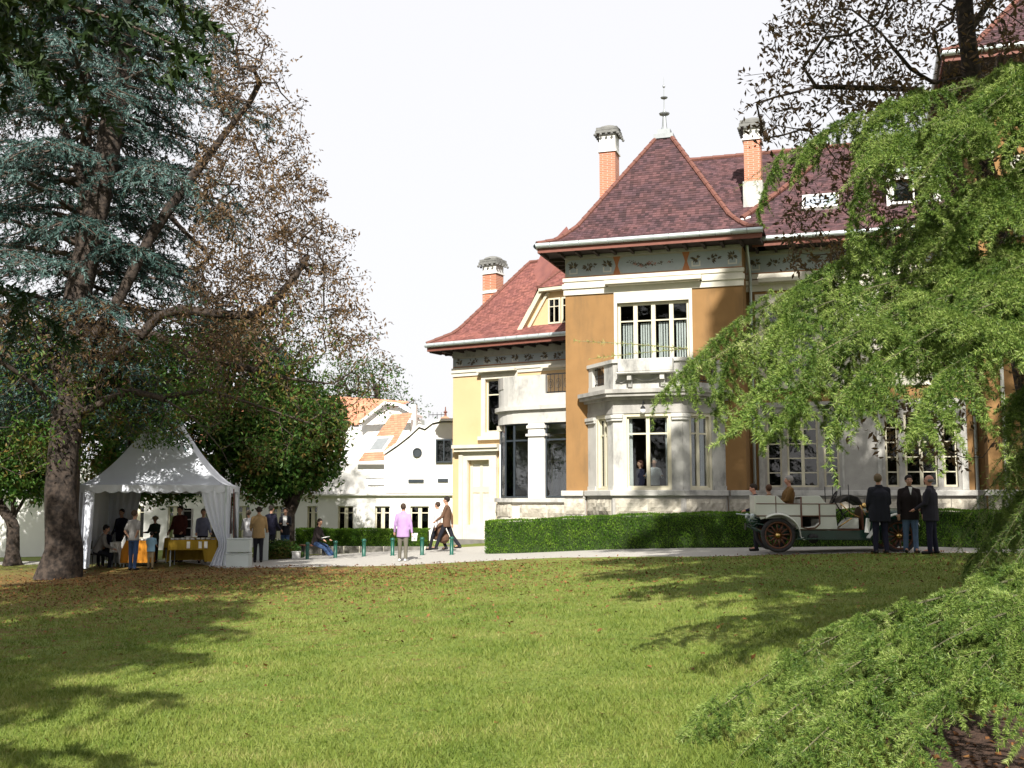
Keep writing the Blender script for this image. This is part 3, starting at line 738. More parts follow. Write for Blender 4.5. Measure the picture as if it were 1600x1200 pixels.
# balustrade on the bay
mb = MB(); strip(mb, A, CH, -.25, -.02, 4.92, 5.14); strip(mb, A, CH, -.27, .03, 5.76, 5.87); 
fl, fc, frr = faces
for fr, L in (fl, frr): mb.box(fr, .0, .28, -.24, -.03, 5.14, 5.76); mb.box(fr, L-.62, L-.02, -.24, -.03, 5.14, 5.76) if fr is fl[0] else mb.box(fr, L-.3, L, -.24, -.03, 5.14, 5.76)
fr, L = fc; mb.box(fr, 0.02, L-.02, -.22, -.04, 5.14, 5.76); mb.build('balustrade', M['stone'], villa)
mb = MB(); mb.box(fr, .22, 1.90, -.03, .30, 5.44, 5.84); mb.box(fr, .17, 1.95, -.025, .34, 5.38, 5.438); mb.build('balcony_trough', M['stone'], villa, bevel=.03)
mb = MB()
for x in (.5, 1.5): mb.box(fr, x, x+.13, -.03, .25, 5.2, 5.375); mb.box(fr, x+.01, x+.12, -.03, .12, 5.0, 5.2)
mb.tube([fr.P(.66+.82*i/8, .03, 5.3-.12*sin(pi*i/8)) for i in range(9)], .025, 6); mb.tube([fr.P(.1+.35*i/8, .02, 5.25-.1*sin(pi*i/8)) for i in range(9)], .02, 6); mb.build('balcony_brackets', M['stone'], villa)
for fr, L in (fl, frr):
    mb = MB(); x0, x1 = .28, (L-.62 if fr is fl[0] else L-.3); n = 7
    mb.box(fr, x0, x1, -.15, -.12, 5.2, 5.23); mb.box(fr, x0, x1, -.15, -.12, 5.68, 5.71)
    for k in range(n):
        x = x0+(x1-x0)*(k+.5)/n; mb.tube([fr.P(x, -.135, 5.16), fr.P(x, -.135, 5.75)], .011, 5)
        mb.lathe(fr.P(x+.03, -.135, 5.45), [(.05, -.01), (.06, 0), (.05, .01)], 8, Matrix.Rotation(pi/2, 3, 'X') @ Matrix.Identity(3))
    mb.build('iron_grille', M['iron'], villa)
# lantern on the bay
mb = MB(); fr, L = fc; mb.tube([fr.P(.97, .0, 4.5), fr.P(.97, .14, 4.56), fr.P(.97, .2, 4.5), fr.P(.97, .2, 4.38)], .018, 6); mb.lathe(fr.P(.97, .2, 4.3), [(.03, .1), (.07, .06), (.08, .02)], 8); lan = mb.build('wall_lantern', M['iron'], villa)
mb = MB(); mb.ball(fr.P(.97, .2, 4.24), .085, 12); mb.build('lamp_globe', M['white'], lan, smooth=True)

# ---- main block right of the tower
G = [(6.2, 6.66), (6.82, 7.76), (7.92, 8.38), (9.72, 10.1), (10.28, 11.2), (11.36, 11.76)]
H1 = [(a, b, 1.97, 4.22) for a, b in G]; H2 = [(a, b, 5.3, 7.75) for a, b in G]
mb = MB(); wall(mb, A, TW, TE, -.6, 9.5, MD-.35, MD, H1+H2); mb.build('wall', M['ochre'], villa)
mb = MB(); mb.box(A, TW, TE, -9, -8.8, -.6, 9.5); mb.box(A, 0, .3, -9, -5.7, -.6, 9.5); mb.box(A, .3, TW, -9, -8.8, -.6, 9.5); mb.build('wall', M['ochre'], villa)
mb = MB()
for z in (1.0, 4.9, 8.7): mb.box(A, TW, TE, -8.8, MD-.35, z, z+.15)
mb.box(A, TW, TE, -6.2, -6, 1.15, 8.7); mb.build('floor', M['interior'], villa)
mb = MB(); wall(mb, A, 5.95, 12.05, 1.872, 4.46, MD+.002, MD+.07, H1); mb.box(A, 5.9, 12.1, MD, MD+.12, 4.462, 4.62); mb.build('window_surround', M['greystone'], villa)
mb = MB()
for a, b in ((5.97, 6.12), (8.46, 8.52), (9.5, 9.62), (11.86, 12.03)): mb.box(A, a, b, MD+.072, MD+.10, 1.88, 4.45)
mb.build_split('pilaster', M['stone'], villa)
mb = MB(); wall(mb, A, 5.95, 12.05, 5.05, 8.1, MD+.002, MD+.06, H2); mb.build('window_surround', M['cream'], villa)
for a, b in G:
    wide = b-a > .7; vb = [(a+b)/2] if wide else []
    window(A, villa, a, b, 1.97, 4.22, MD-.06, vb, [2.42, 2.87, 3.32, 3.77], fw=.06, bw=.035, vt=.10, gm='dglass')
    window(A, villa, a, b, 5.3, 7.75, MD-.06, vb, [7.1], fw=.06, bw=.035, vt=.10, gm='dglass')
mb = MB(); mb.box(A, TW, TE, MD-.3, MD+.08, -.7, 1.10); mb.box(A, TW, TE, MD-.3, MD+.02, 1.10, 1.62); mb.box(A, TW, TE, MD-.3, MD+.07, 1.62, 1.70); mb.build('plinth', M['greystone'], villa)
boxpart('sill_course', A, TW+.02, TE, MD-.1, MD+.18, 1.70, 1.87, 'stone', villa, .02)
x = TW+.06
while x < TE-.3: w_ = min(random.choice((.9, 1.15, 1.3)), TE-.05-x); rockblock(A, villa, x, x+w_-.02, 1.12, 1.61, MD-.05, MD+.09); x += w_
friezepart(A, TW, TE, 8.76, 9.40, MD, villa)
mb = MB(); mb.box(A, TW, TE, MD-.02, MD+.05, 8.20, 8.40); mb.box(A, TW, TE, MD-.02, MD+.10, 8.40, 8.56); mb.box(A, TW, TE, MD-.02, MD+.08, 8.60, 8.755); mb.box(A, 6.1, 8.5, MD+.10, MD+.34, 8.44, 8.56); mb.box(A, 9.6, 11.9, MD+.10, MD+.34, 8.44, 8.56); mb.build('cornice_band', M['cream'], villa)
boxpart('cornice_band', A, TW, TE, MD-.03, MD+.06, 9.405, 9.5, 'greystone', villa)
eave(A, TW+.3, TE, MD, .88, 9.50, villa, False, False)
RZ, RD = 13.9, -5.0
def sl_z(d):    # front slope profile of the main roof
    return 9.74+(d-(MD+.92))/(MD+.1-(MD+.92))*.5 if d > MD+.1 else 10.24+(MD+.1-d)/(MD+.1-RD)*(RZ-10.24)
def slope_pt(u, v):
    best = None
    for i in range(400):
        d = -.3-i*.012; t, z = A.inv(u, v, d); e = abs(z-sl_z(d))
        if best is None or e < best[0]: best = (e, t, d, z)
    return best[1:]
L2 = [A.P(3.4, MD+.92, 9.74), A.P(3.4, MD+.1, 10.24), A.P(3.4, RD, RZ)]; R2 = [A.P(TE, MD+.92, 9.74), A.P(TE, MD+.1, 10.24), A.P(TE, RD, RZ)]
tiles('roof_tiles', L2, R2, villa, M['tiled'], .125, .135)
mb = MB(); mb.quad(A.P(TE, -9.3, 9.7), A.P(0, -9.3, 9.7), A.P(3.4, RD, RZ), A.P(TE, RD, RZ)); mb.poly([A.P(0, -9.3, 9.7), A.P(0, -1, 9.7), A.P(3.4, RD, RZ)]); mb.build('roof', M['tiled'], villa)
ridge_tiles(villa, [A.P(3.4, RD, RZ), A.P(TE, RD, RZ)], .09, .4)
pa, pb, pc = slope_pt(1160, 345), slope_pt(1222, 300), slope_pt(1270, 262)
ridge_tiles(villa, [A.P(p[0], p[1], p[2]+.06) for p in (pa, pb, pc)], .09, .34)
tube_part('valley_flashing', [A.P(pa[0]-.2, pa[1]+.05, pa[2]-.02), A.P(pa[0]+.25, pa[1]-.1, pa[2]+.12)], .05, 'white', villa, 6)
# skylight and dormer
s = slope_pt(1282, 318); fs_ = (RZ-10.24)/(MD+.1-RD); ang = atan(fs_)
def skylight(t, d, z, w_, h_, root, m2='dglass'):
    U = A.n*(-cos(ang))+Vector((0, 0, sin(ang))); N = A.n*sin(ang)+Vector((0, 0, cos(ang))); c = A.P(t, d, z)
    mb = MB()
    for a, b, p, q in ((-w_/2, -w_/2+.09, -h_/2, h_/2), (w_/2-.09, w_/2, -h_/2, h_/2), (-w_/2+.09, w_/2-.09, -h_/2, -h_/2+.09), (-w_/2+.09, w_/2-.09, h_/2-.09, h_/2)):
        mb.hexa([c+A.e*x+U*y+N*k for k in (.0, .12) for x, y in ((a, p), (b, p), (b, q), (a, q))])
    f = mb.build('roof_light', M['white'], root); mb = MB(); mb.hexa([c+A.e*x+U*y+N*k for k in (.04, .08) for x, y in ((-w_/2+.09, -h_/2+.09), (w_/2-.09, -h_/2+.09), (w_/2-.09, h_/2-.09), (-w_/2+.09, h_/2-.09))]); mb.build('pane', mat('pale_sky_pane', (.35, .40, .46), .1, .1, 2, spec=.8), f)
skylight(*s, 1.15, .9, villa)
s = slope_pt(1428, 320); t0, dd, z0 = s[0]-.8, s[1], s[2]-.1
mb = MB(); mb.box(A, t0, t0+1.6, dd-2, dd, z0-.2, z0+1.15); mb.build('dormer', M['white'], villa)
window(A, villa, t0+.15, t0+1.45, z0+.15, z0+1.0, dd+.05, [t0+.8], [], fm='white', gm='dglass')
mb = MB(); mb.box(A, t0-.15, t0+1.75, dd-2.2, dd+.2, z0+1.15, z0+1.25); mb.build('dormer_roof', M['zinc'], villa)
# downpipes
def downpipe(fr, t, d, zt_, root, off=.6, m='zinc', z0=-.5):
    tube_part('downpipe', [fr.P(t, d+off, zt_), fr.P(t, d+off*.9, zt_-.2), fr.P(t, d+.1, zt_-.95), fr.P(t, d+.08, zt_-1.3), fr.P(t, d+.08, z0)], .05, m, root)
downpipe(A, TW+.14, MD, 9.6, villa, .95); downpipe(A, 12.28, MD, 9.6, villa, .85)

# ---- third pavilion at the far right, taller
PD = -.15; PE = 14.3
mb = MB(); PH = [(13.6, 14.8, 5.3, 7.8), (13.6, 14.8, 9.3, 11.4), (13.6, 14.8, 1.97, 4.2)]
wall(mb, A, TE, 20, -.6, PE, PD-.35, PD, PH); mb.box(A, TE, TE+.3, -8, PD-.35, -.6, PE); mb.box(A, TE, 20, -8.2, -8, -.6, PE); mb.box(A, 19.7, 20, -8, PD-.35, -.6, PE); mb.build('wall', M['ochre'], villa)
mb = MB(); mb.box(A, TE+.3, 19.7, -3, -2.8, -.6, PE); mb.build('floor', M['interior'], villa)
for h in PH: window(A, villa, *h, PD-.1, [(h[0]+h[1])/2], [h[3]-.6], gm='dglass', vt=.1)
mb = MB()
for h in PH:
    mb = MB(); wall(mb, A, h[0]-.15, h[1]+.15, h[2]-.12, h[3]+.2, PD+.002, PD+.07, [h]); mb.build('window_surround', M['cream'], villa)
mb = MB(); mb.box(A, TE-.08, 20, PD-.2, PD+.08, -.7, 1.10); mb.box(A, TE-.03, 20, PD-.2, PD+.03, 1.10, 1.70); mb.build('plinth', M['greystone'], villa)
boxpart('sill_course', A, TE-.14, 20, PD-.2, PD+.16, 1.70, 1.87, 'stone', villa, .02)
x = TE
while x < 16: rockblock(A, villa, x+.01, x+1.1, 1.12, 1.61, PD-.02, PD+.09); x += 1.12
boxpart('cornice_band', A, TE-.06, 20, PD-.02, PD+.08, PE-1.3, PE-1.05, 'cream', villa)
eave(A, TE, 20, PD, 1.1, PE, villa, True, False, dep=8)
pz = PE+.25; tiles('roof_tiles', [A.P(TE-.86, PD+1.1, pz), A.P(TE+.2, PD, pz+.6), A.P(TE+3.6, PD-3.6, pz+5)], [A.P(20, PD+1.1, pz), A.P(20, PD, pz+.6), A.P(20, PD-3.6, pz+5)], villa, M['tiled'], .13, .14)
tiles('roof_tiles', [A.P(TE-.86, -8.5, pz), A.P(TE+.2, -8, pz+.6), A.P(TE+3.6, PD-3.6, pz+5)], [A.P(TE-.86, PD+1.1, pz), A.P(TE+.2, PD, pz+.6), A.P(TE+3.6, PD-3.6, pz+5)], villa, M['tiled'], .16, .2)
ridge_tiles(villa, [A.P(TE-.86, PD+1.1, pz), A.P(TE+.2, PD, pz+.6), A.P(TE+3.6, PD-3.6, pz+5)], .09, .4)
tube_part('downpipe', [A.P(12.95, PD+.1, PE-.1), A.P(12.95, PD+.1, -.4)], .055, 'white', villa)

# ---- chimneys
def chimney(fr, t0, t1, d0, d1, z0, z1, zc, root, base=None, bandz=None, capm='capstone'):
    mb = MB(); mb.box(fr, t0, t1, d0, d1, base if base else z0, z1); c = mb.build('chimney', M['brick'], root)
    if base: mb = MB(); mb.box(fr, t0-.05, t1+.05, d0-.05, d1+.05, z0, base); mb.build('chimney_base', M['stone'], c)
    if bandz: mb = MB(); mb.box(fr, t0-.04, t1+.04, d0-.04, d1+.04, bandz, bandz+.12); mb.build('chimney_band', M['white'], c)
    mb = MB(); mb.box(fr, t0-.05, t1+.05, d0-.05, d1+.05, z1, z1+.06); mb.box(fr, t0-.0, t1+.0, d0, d1, z1+.06, zc-.32); mb.build('chimney_neck', M['white'], c)
    mb = MB(); mb.box(fr, t0-.13, t1+.13, d0-.13, d1+.13, zc-.30, zc-.20); mb.box(fr, t0-.1, t1+.1, d0-.1, d1+.1, zc-.18, zc-.08)
    n = 5
    for k in range(n):
        x = t0-.12+(t1-t0+.24)*k/(n-1); y = d0-.12+(d1-d0+.24)*k/(n-1)
        for p in (fr.P(x, d1+.14, zc-.36), fr.P(t1+.14, y, zc-.36), fr.P(t0-.14, y, zc-.36)): mb.ball(p, .055, 8)
    mb.lathe(fr.P((t0+t1)/2, (d0+d1)/2, zc-.08), [(.45, 0), (.38, .08), (.2, .15), (.02, .19)], 10); mb.build('chimney_cap', M[capm], c)
chimney(A, .06, .66, -5.5, -4.8, 9.8, A.inv(950, 237, -4.8)[1], A.inv(950, 196, -4.8)[1], villa)
s = slope_pt(1177, 322); z1 = A.inv(1177, 218, s[1])[1]
chimney(A, s[0]-.27, s[0]+.27, s[1]-.7, s[1], s[2]-.8, z1, z1+.75, villa, base=A.inv(1177, 283, s[1])[1])

# ---- left wing, turned a little further
VB = radians(31); B = Frame(at(885, 767, 40).x, 40, VB)
wing = villa
bl = B.inv(707, 767)[0]; WE = B.inv(800, 534, .8)[1]-.08      # left corner, eave
mb = MB(); WW = (-3.5, -2.2, 4.15, 6.2); PORT = (bl+.75, bl+1.75, -.25, 3.1); W2 = (.15, 1.6, 4.3, 6.2)
wall(mb, B, bl, 2.6, -.7, WE, -.35, 0, [WW, PORT, W2]); mb.box(B, bl, bl+.3, -7, -.35, -.7, WE); mb.box(B, bl, 2.6, -7.2, -7, -.7, WE); mb.build('wall', M['litochre'], wing)
mb = MB(); mb.box(B, bl+.3, 2.6, -4, -.35, 3.9, 4.05); mb.box(B, bl+.3, 2.6, -2.2, -2, -.6, WE-.1); mb.build('floor', M['interior'], wing)
friezepart(B, bl, 2.6, 6.72, 7.12, 0, wing)
mb = MB(); mb.box(B, bl-.05, 2.6, -.02, .05, 6.38, 6.52); mb.box(B, bl-.08, 2.6, -.02, .09, 6.52, 6.60); mb.box(B, bl-.05, 2.6, -.02, .05, 6.60, 6.715)
mb.box(B, -3.75, -2.05, .09, .30, 6.46, 6.55); mb.box(B, -.9, 1.9, .09, .30, 6.46, 6.55); mb.build('cornice_band', M['cream'], wing)
boxpart('cornice_band', B, bl-.02, 2.6, -.03, .05, 7.125, WE, 'greystone', wing)
mb = MB(); wall(mb, B, -3.68, -2.05, 4.0, 6.375, .002, .07, [WW]); mb.box(B, -3.78, -1.95, .002, .16, 3.86, 3.998); mb.build('window_surround', M['cream'], wing)
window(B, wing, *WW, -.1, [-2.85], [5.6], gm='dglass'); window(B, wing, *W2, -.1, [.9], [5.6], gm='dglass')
# portal
p0, p1 = PORT[0], PORT[1]
mb = MB(); wall(mb, B, p0-.32, p1+.32, -.7, 3.42, .002, .12, [PORT]); mb.box(B, p0-.36, p0-.18, .12, .17, -.6, 3.3); mb.box(B, p0-.5, p1+.5, .002, .30, 3.422, 3.55); mb.box(B, p0-.56, p1+.5, .002, .38, 3.55, 3.68); mb.build('portal', M['cream'], wing)
mb = MB(); wall(mb, B, p0, p1, -.25, 3.1, -.2, -.12, [(p0+.12, p0+.44, 2.1, 2.95), (p0+.56, p1-.12, 2.1, 2.95), (p0+.12, p0+.44, -.05, 1.85), (p0+.56, p1-.12, -.05, 1.85)]); dr = mb.build('door', M['paint'], wing)
mb = MB(); mb.box(B, p0+.12, p0+.44, -.19, -.15, -.05, 1.85); mb.box(B, p0+.56, p1-.12, -.19, -.15, -.05, 1.85); mb.build('door_panel', M['cream'], dr)
mb = MB(); mb.box(B, p0+.12, p0+.44, -.17, -.16, 2.1, 2.95); mb.box(B, p0+.56, p1-.12, -.17, -.16, 2.1, 2.95); mb.build('pane', M['curtain'], dr)
boxpart('plinth', B, bl-.06, 2.6, -.2, .1, -.8, .62, 'cream', wing)
for k in range(4): boxpart('step', B, p0-.7+.12*k, p1+1.2, 0.1, 1.5-.32*k, -.7+.0, -.42+.15*k+.05, 'concrete', wing)
# wing roof
ovh = .85; eave(B, bl, 2.6, 0, ovh, WE, wing, True, False, dep=6.5)
rt, rz = B.inv(828, 411, -3.6)
ez = WE+.24; e0 = bl-ovh*.78
LW = [B.P(e0, ovh+.04, ez), B.P(e0+.85, ovh-.75, ez+.5), B.P(rt, -3.6, rz)]; RW = [B.P(2.6, ovh+.04, ez), B.P(2.6, ovh-.75, ez+.5), B.P(2.6, -3.6, rz)]
tiles('roof_tiles', LW, RW, wing, M['tiler'], .115, .13)
BW = [B.P(e0, -7.6, ez), B.P(e0+.85, -7, ez+.5), B.P(rt, -3.6, rz)]
tiles('roof_tiles', BW, LW, wing, M['tiler'], .16, .2)
mb = MB(); mb.quad(B.P(2.6, -7.6, ez), BW[0], BW[2], RW[2]); mb.build('roof', M['tiler'], wing)
ridge_tiles(wing, LW, .08, .36); ridge_tiles(wing, [LW[-1], RW[-1]], .08, .36)
# higher ridge piece beside the tower
mb = MB(); q = B.inv(846, 396, -3.6); mb.prism([B.P(q[0], -3.6, q[1]), B.P(q[0]+1.2, -3.6, q[1]+1.0), B.P(q[0]+2.2, -2.4, q[1]), B.P(q[0]+.9, -2.0, rz-1.4), B.P(q[0]-.1, -2.9, rz-.7)], (.05, .1, -.6)); mb.build('roof', M['tiler'], wing)
# dormer with sloping left side
dd = .12; P1 = B.inv(815, 523, dd); P2 = B.inv(851, 457, dd); P3 = B.inv(885, 449, dd); P4 = B.inv(885, 518, dd); zb = P1[1]-.02
dt = 2.2; mb = MB(); mb.prism([B.P(P1[0], dd, zb), B.P(dt, dd, zb), B.P(dt, dd, P2[1]), B.P(P2[0], dd, P2[1])], B.n*-.9); dm = mb.build('dormer', M['litochre'], wing)
mb = MB()
v0, v1 = B.P(P1[0], dd, zb), B.P(P2[0], dd, P2[1]); up = (v1-v0).normalized(); sd = up.cross(B.n).normalized()
if sd.dot(B.e) > 0: sd = -sd
for k, (w0, w1, pr) in enumerate(((-.02, .16, .22), (-.22, -.12, .10))):
    a, b = v0+sd*w0-up*.15, v0+sd*w1-up*.15; c, e = v1+sd*w1+up*.1, v1+sd*w0+up*.1
    mb.hexa([a+B.n*pr, b+B.n*pr, b-B.n*.2, a-B.n*.2, e+B.n*pr, c+B.n*pr, c-B.n*.2, e-B.n*.2])
mb.box(B, P1[0]-.1, dt, dd, dd+.12, zb-.1, zb+.02); mb.box(B, P2[0]-.1, dt, dd-.2, dd+.3, P2[1], P2[1]+.12); mb.build('dormer_trim', M['paint'], wing)
wt0, wt1 = B.inv(858, 500, dd)[0], B.inv(877, 500, dd)[0]; wz0, wz1 = B.inv(868, 506, dd)[1], B.inv(868, 466, dd)[1]
wd = wt1-wt0
for k in range(2): window(B, wing, wt0+k*(wd+.06), wt0+wd+k*(wd+.06), wz0, wz1, dd+.05, [wt0+wd/2+k*(wd+.06)], [wz1-.32], fw=.06, bw=.03, gm='dglass')
zr = P2[1]+.13; tp = B.inv(876, 424, -1.6)
tiles('roof_tiles', [B.P(P2[0]-.12, dd+.32, zr), B.P(tp[0], -1.6, tp[1])], [B.P(dt, dd+.32, zr), B.P(dt, -1.6, tp[1])], wing, M['tiler'], .12, .13)
mb = MB(); mb.poly([B.P(P2[0]-.12, dd+.32, zr), B.P(tp[0], -1.6, tp[1]), B.P(P1[0]-.2, -.5, zb+.3)]); mb.poly([B.P(P2[0]-.12, dd+.32, zr), B.P(P1[0]-.2, -.5, zb+.3), B.P(P1[0]-.12, dd+.1, zb)]); mb.build('roof', M['tiler'], wing)
ridge_tiles(wing, [B.P(P2[0]-.12, dd+.32, zr), B.P(tp[0], -1.6, tp[1])], .05, .3)
c0, c1 = B.inv(754, 450, -3)[0], B.inv(775, 450, -3)[0]; zz = lambda v, d=-3: B.inv(765, v, d)[1]
chimney(B, c0, c1, -3.6, -3, ez, zz(428), zz(402), wing, bandz=zz(458))
# loggia with rounded corner
ar = 1.5; lc = (-.25, 1.5); LCH = [(lc[0]-ar, 0), (lc[0]-ar, lc[1]-.2)]
for k in range(0, 10): an = radians(180-10*k); LCH.append((lc[0]+ar*cos(an), lc[1]+ar*sin(an)))
LCH += [(1.9, lc[1]+ar)]
LD = lc[1]+ar
mb = MB(); band(mb, B, LCH, .04, -.7, .98); band(mb, B, LCH, 0, .98, 1.44); band(mb, B, LCH, .03, 1.44, 1.5); mb.build('plinth', M['cream'], wing)
mb = MB(); band(mb, B, LCH, .13, 1.5, 1.64); mb.build('sill_course', M['stone'], wing)
mb = MB(); band(mb, B, LCH, .0, 4.2, 4.66); band(mb, B, LCH, .12, 4.66, 4.80); strip(mb, B, LCH, -.2, -.02, 4.80, 5.20)
strip(mb, B, LCH[:-1]+[(B.inv(851, 600, LD)[0], LD)], -.2, -.02, 5.20, 5.86); mb.build('parapet', M['stone'], wing)
mb = MB(); strip(mb, B, LCH[1:9], -.22, .0, 5.45, 5.87); mb.build('parapet_coping', M['greystone'], wing)
pl, pr_ = B.inv(825, 720, LD)[0], B.inv(850, 720, LD)[0]
mb = MB(); mb.box(B, pl, pr_, LD-.35, LD-.01, 1.64, 4.2); mb.box(B, pl-.06, pr_+.06, LD-.4, LD+.06, 3.75, 3.83); mb.box(B, pl-.04, pr_+.04, LD-.4, LD+.04, 4.02, 4.12)
strip(mb, B, LCH[0:5], -.25, -.02, 1.64, 4.2); mb.build_split('pilaster', M['white'], wing)
# grille in the parapet
mb = MB(); g0, g1 = B.inv(852, 600, LD)[0], B.inv(885, 600, LD)[0]+.4
mb.box(B, g0, g1, LD-.12, LD-.09, 5.22, 5.26); mb.box(B, g0, g1, LD-.12, LD-.09, 5.84, 5.88)
for k in range(9):
    x = g0+(g1-g0)*k/8; mb.tube([B.P(x, LD-.1, 5.2), B.P(x, LD-.1, 5.86)], .012, 5)
for k in range(4):
    x = g0+(g1-g0)*(k+.5)/4
    for r in (.05, .1): mb.tube([B.P(x+r*cos(q*pi/6), LD-.1, 5.54+r*1.6*sin(q*pi/6)) for q in range(13)], .01, 4)
mb.build('iron_grille', M['iron'], wing)
# curved glazing: one framed light per facet
arc = [p for p in LCH if p[0] <= pl][4:]+[(pl, LD)]
arc = offs(arc, -.1)
for i in range(0, len(arc)-1, 2):
    j = min(i+2, len(arc)-1)
    if j == i: break
    fr, L = sub(B, *arc[i], *arc[j]); window(fr, wing, .0, L, 1.66, 4.19, 0, [], [3.62], fw=.04, bw=.06, fm='darkframe', gm='bigglass', th=.05)
window(B, wing, pr_, 1.85, 1.66, 4.19, LD-.12, [pr_+1.15], [3.62], fw=.05, bw=.06, fm='darkframe', gm='bigglass', th=.05)
mb = MB(); mb.box(B, lc[0]-1.2, 1.8, .0+.05, LD-.5, 4.0, 4.18); mb.box(B, lc[0]-1.2, 1.8, .05, LD-.5, 1.5, 1.6); mb.build('floor', M['intlight'], wing)
# inner door frames seen through the loggia glass
window(B, wing, -1.1, .2, 1.62, 3.7, .25, [-.45], [3.0], gm='dglass'); window(B, wing, .5, 1.8, 1.62, 3.7, .25, [1.15], [2.4, 3.0], gm='dglass')
k = 0; s_ = 0
for i in range(1, len(LCH)-2, 3):
    j = min(i+3, len(LCH)-1); fr, L = sub(B, *LCH[i], *LCH[j])
    if L > .3 and i < 9: rockblock(fr, wing, .02, L-.02, 1.0, 1.43, -.2, .12 if i < 9 else .04, .03)
rockblock(B, wing, -.2, .85, 1.0, 1.43, LD-.1, LD+.05); rockblock(B, wing, .88, 1.85, 1.0, 1.43, LD-.1, LD+.05)

# ------------------------------------------------------------------ white annex left of the villa
Lf = Frame(at(716, 770, 46).x, 46, radians(9))
an = thing('annex_building', tuple(Lf.P(-6, 0, -.4)), 'long low white building with orange tiled roofs behind the clipped hedge', 'building')
def li(u, v, d=0): return Lf.inv(u, v, d)
wins = [(641, 670), (586, 609), (528, 552), (480, 496), (425, 444), (370, 390), (318, 336), (262, 282), (205, 225)]
zt_, zb_ = li(655, 791)[1], li(655, 829)[1]
holes = [(li(a, 800)[0], li(b, 800)[0], zb_-.4, zt_) for a, b in wins]
led = li(650, 774)[1]; mb = MB(); wall(mb, Lf, -34, 0, -1.2, led, -.35, 0, holes); mb.box(Lf, -34, 0, -8.2, -8, -1.2, led); mb.box(Lf, -34, -33.7, -8, -.35, -1.2, led); mb.build('wall', M['white'], an)
mb = MB(); mb.box(Lf, -34, .05, -.3, .16, led, led+.07); mb.build('ledge', M['white'], an)
mb = MB(); mb.box(Lf, -33.7, 0, -5, -4.8, -1.2, led); mb.box(Lf, -33.7, 0, -8, -.35, -.9, -.85); mb.box(Lf, -33.7, 0, -8, -.35, led-.3, led-.05); mb.build('floor', M['interior'], an)
for h in holes:
    m_ = (h[0]+h[1])/2; mb = MB(); mb.box(Lf, h[0], m_-.08, -.24, -.2, h[2], h[3]-.62); mb.build('window_panel', M['litochre'], an)
    window(Lf, an, h[0], h[1], h[2], h[3], -.14, [m_], [h[3]-.28], fm='paint', gm='dglass', vt=.16, fw=.05)
    mb = MB(); mb.box(Lf, h[1]-.36, h[1]-.06, -.20, -.18, h[3]-.62, h[3]-.3); mb.build('window_notice', M['paper'], an)
# upper storey
Z = lambda v, u=650, d=0: li(u, v, d)[1]; T_ = lambda u, v=700, d=0: li(u, v, d)[0]
mb = MB(); outline = [(600, 773), (709, 773), (709, 660), (690, 660), (676, 663), (664, 672), (655, 669), (640, 683), (622, 697), (600, 712)]
ctr = [Lf.P(*[li(u, v, 0)[0]], 0, li(u, v, 0)[1]) for u, v in outline]
mb.prism([Lf.P(li(u, v)[0], -.05, li(u, v)[1]+(.07 if v == 773 else 0)) for u, v in outline], Lf.n*-4); mb.build('wall', M['white'], an)
mb = MB(); gp_ = [(600, 710), (622, 695), (640, 681), (655, 667), (664, 670), (676, 661), (690, 658), (709, 658)]
for (a, b), (c, e) in zip(gp_[:-1], gp_[1:]):
    p, q = li(a, b), li(c, e); mb.hexa([Lf.P(p[0], .06, p[1]), Lf.P(q[0], .06, q[1]), Lf.P(q[0], -4, q[1]), Lf.P(p[0], -4, p[1]), Lf.P(p[0], .06, p[1]+.12), Lf.P(q[0], .06, q[1]+.12), Lf.P(q[0], -4, q[1]+.12), Lf.P(p[0], -4, p[1]+.12)])
mb.build('gable_coping', M['white'], an)
a, b = li(681, 723), li(707, 686); window(Lf, an, a[0], b[0], a[1], b[1], .0, [(a[0]+b[0])/2], [], fm='darkframe', gm='dglass', th=.12, fw=.06)
for u0, v0, u1, v1 in ((638, 754, 662, 749), (684, 753, 700, 748), (572, 748, 600, 747)):
    a, b = li(u0, v0), li(u1, v1); boxpart('slot_vent', Lf, a[0], b[0], -.04, .012, a[1], b[1], 'darkframe', an)
mb = MB(); c = li(652, 707); mb.lathe(Lf.P(c[0], 0, c[1]), [(.0, .0), (.14, 0), (.16, .03), (.2, .03), (.2, -.06)], 14, Matrix.Rotation(pi/2, 3, 'X')); mb.build('round_window', M['darkframe'], an)
# terrace block and orange roofs to its left
mb = MB(); mb.box(Lf, -34, T_(601), -3.9, -.4, led+.07, Z(724, 580, -.4)); mb.build('wall', M['white'], an)
def lp(u, v, d): t, z = li(u, v, d); return Lf.P(t, d, z)
tiles('roof_tiles', [lp(560, 721, -.3), lp(612, 648, -2.6)], [lp(604, 719, -.3), lp(645, 645, -2.6)], an, M['tileo'], .16, .16, th=.03)
boxpart('gutter', Lf, T_(558, 722, -.2), T_(606, 722, -.2), -.25, -.12, Z(725, 580, -.2), Z(721, 580, -.2), 'white', an)
c = lp(594, 697, -1.1); mb = MB(); e1 = (lp(604, 719, -.3)-lp(560, 721, -.3)).normalized(); e2 = (lp(612, 648, -2.6)-lp(560, 721, -.3)).normalized(); nn = e1.cross(e2).normalized(); nn = nn if nn.z > 0 else -nn
mb.hexa([c+e1*x+e2*y+nn*k for k in (.03, .12) for x, y in ((-.4, -.55), (.4, -.55), (.4, .55), (-.4, .55))]); rl = mb.build('roof_light', M['white'], an)
mb = MB(); mb.hexa([c+e1*x+e2*y+nn*k for k in (.121, .135) for x, y in ((-.28, -.4), (.28, -.4), (.28, .4), (-.28, .4))]); mb.build('pane', M['lead'], rl)
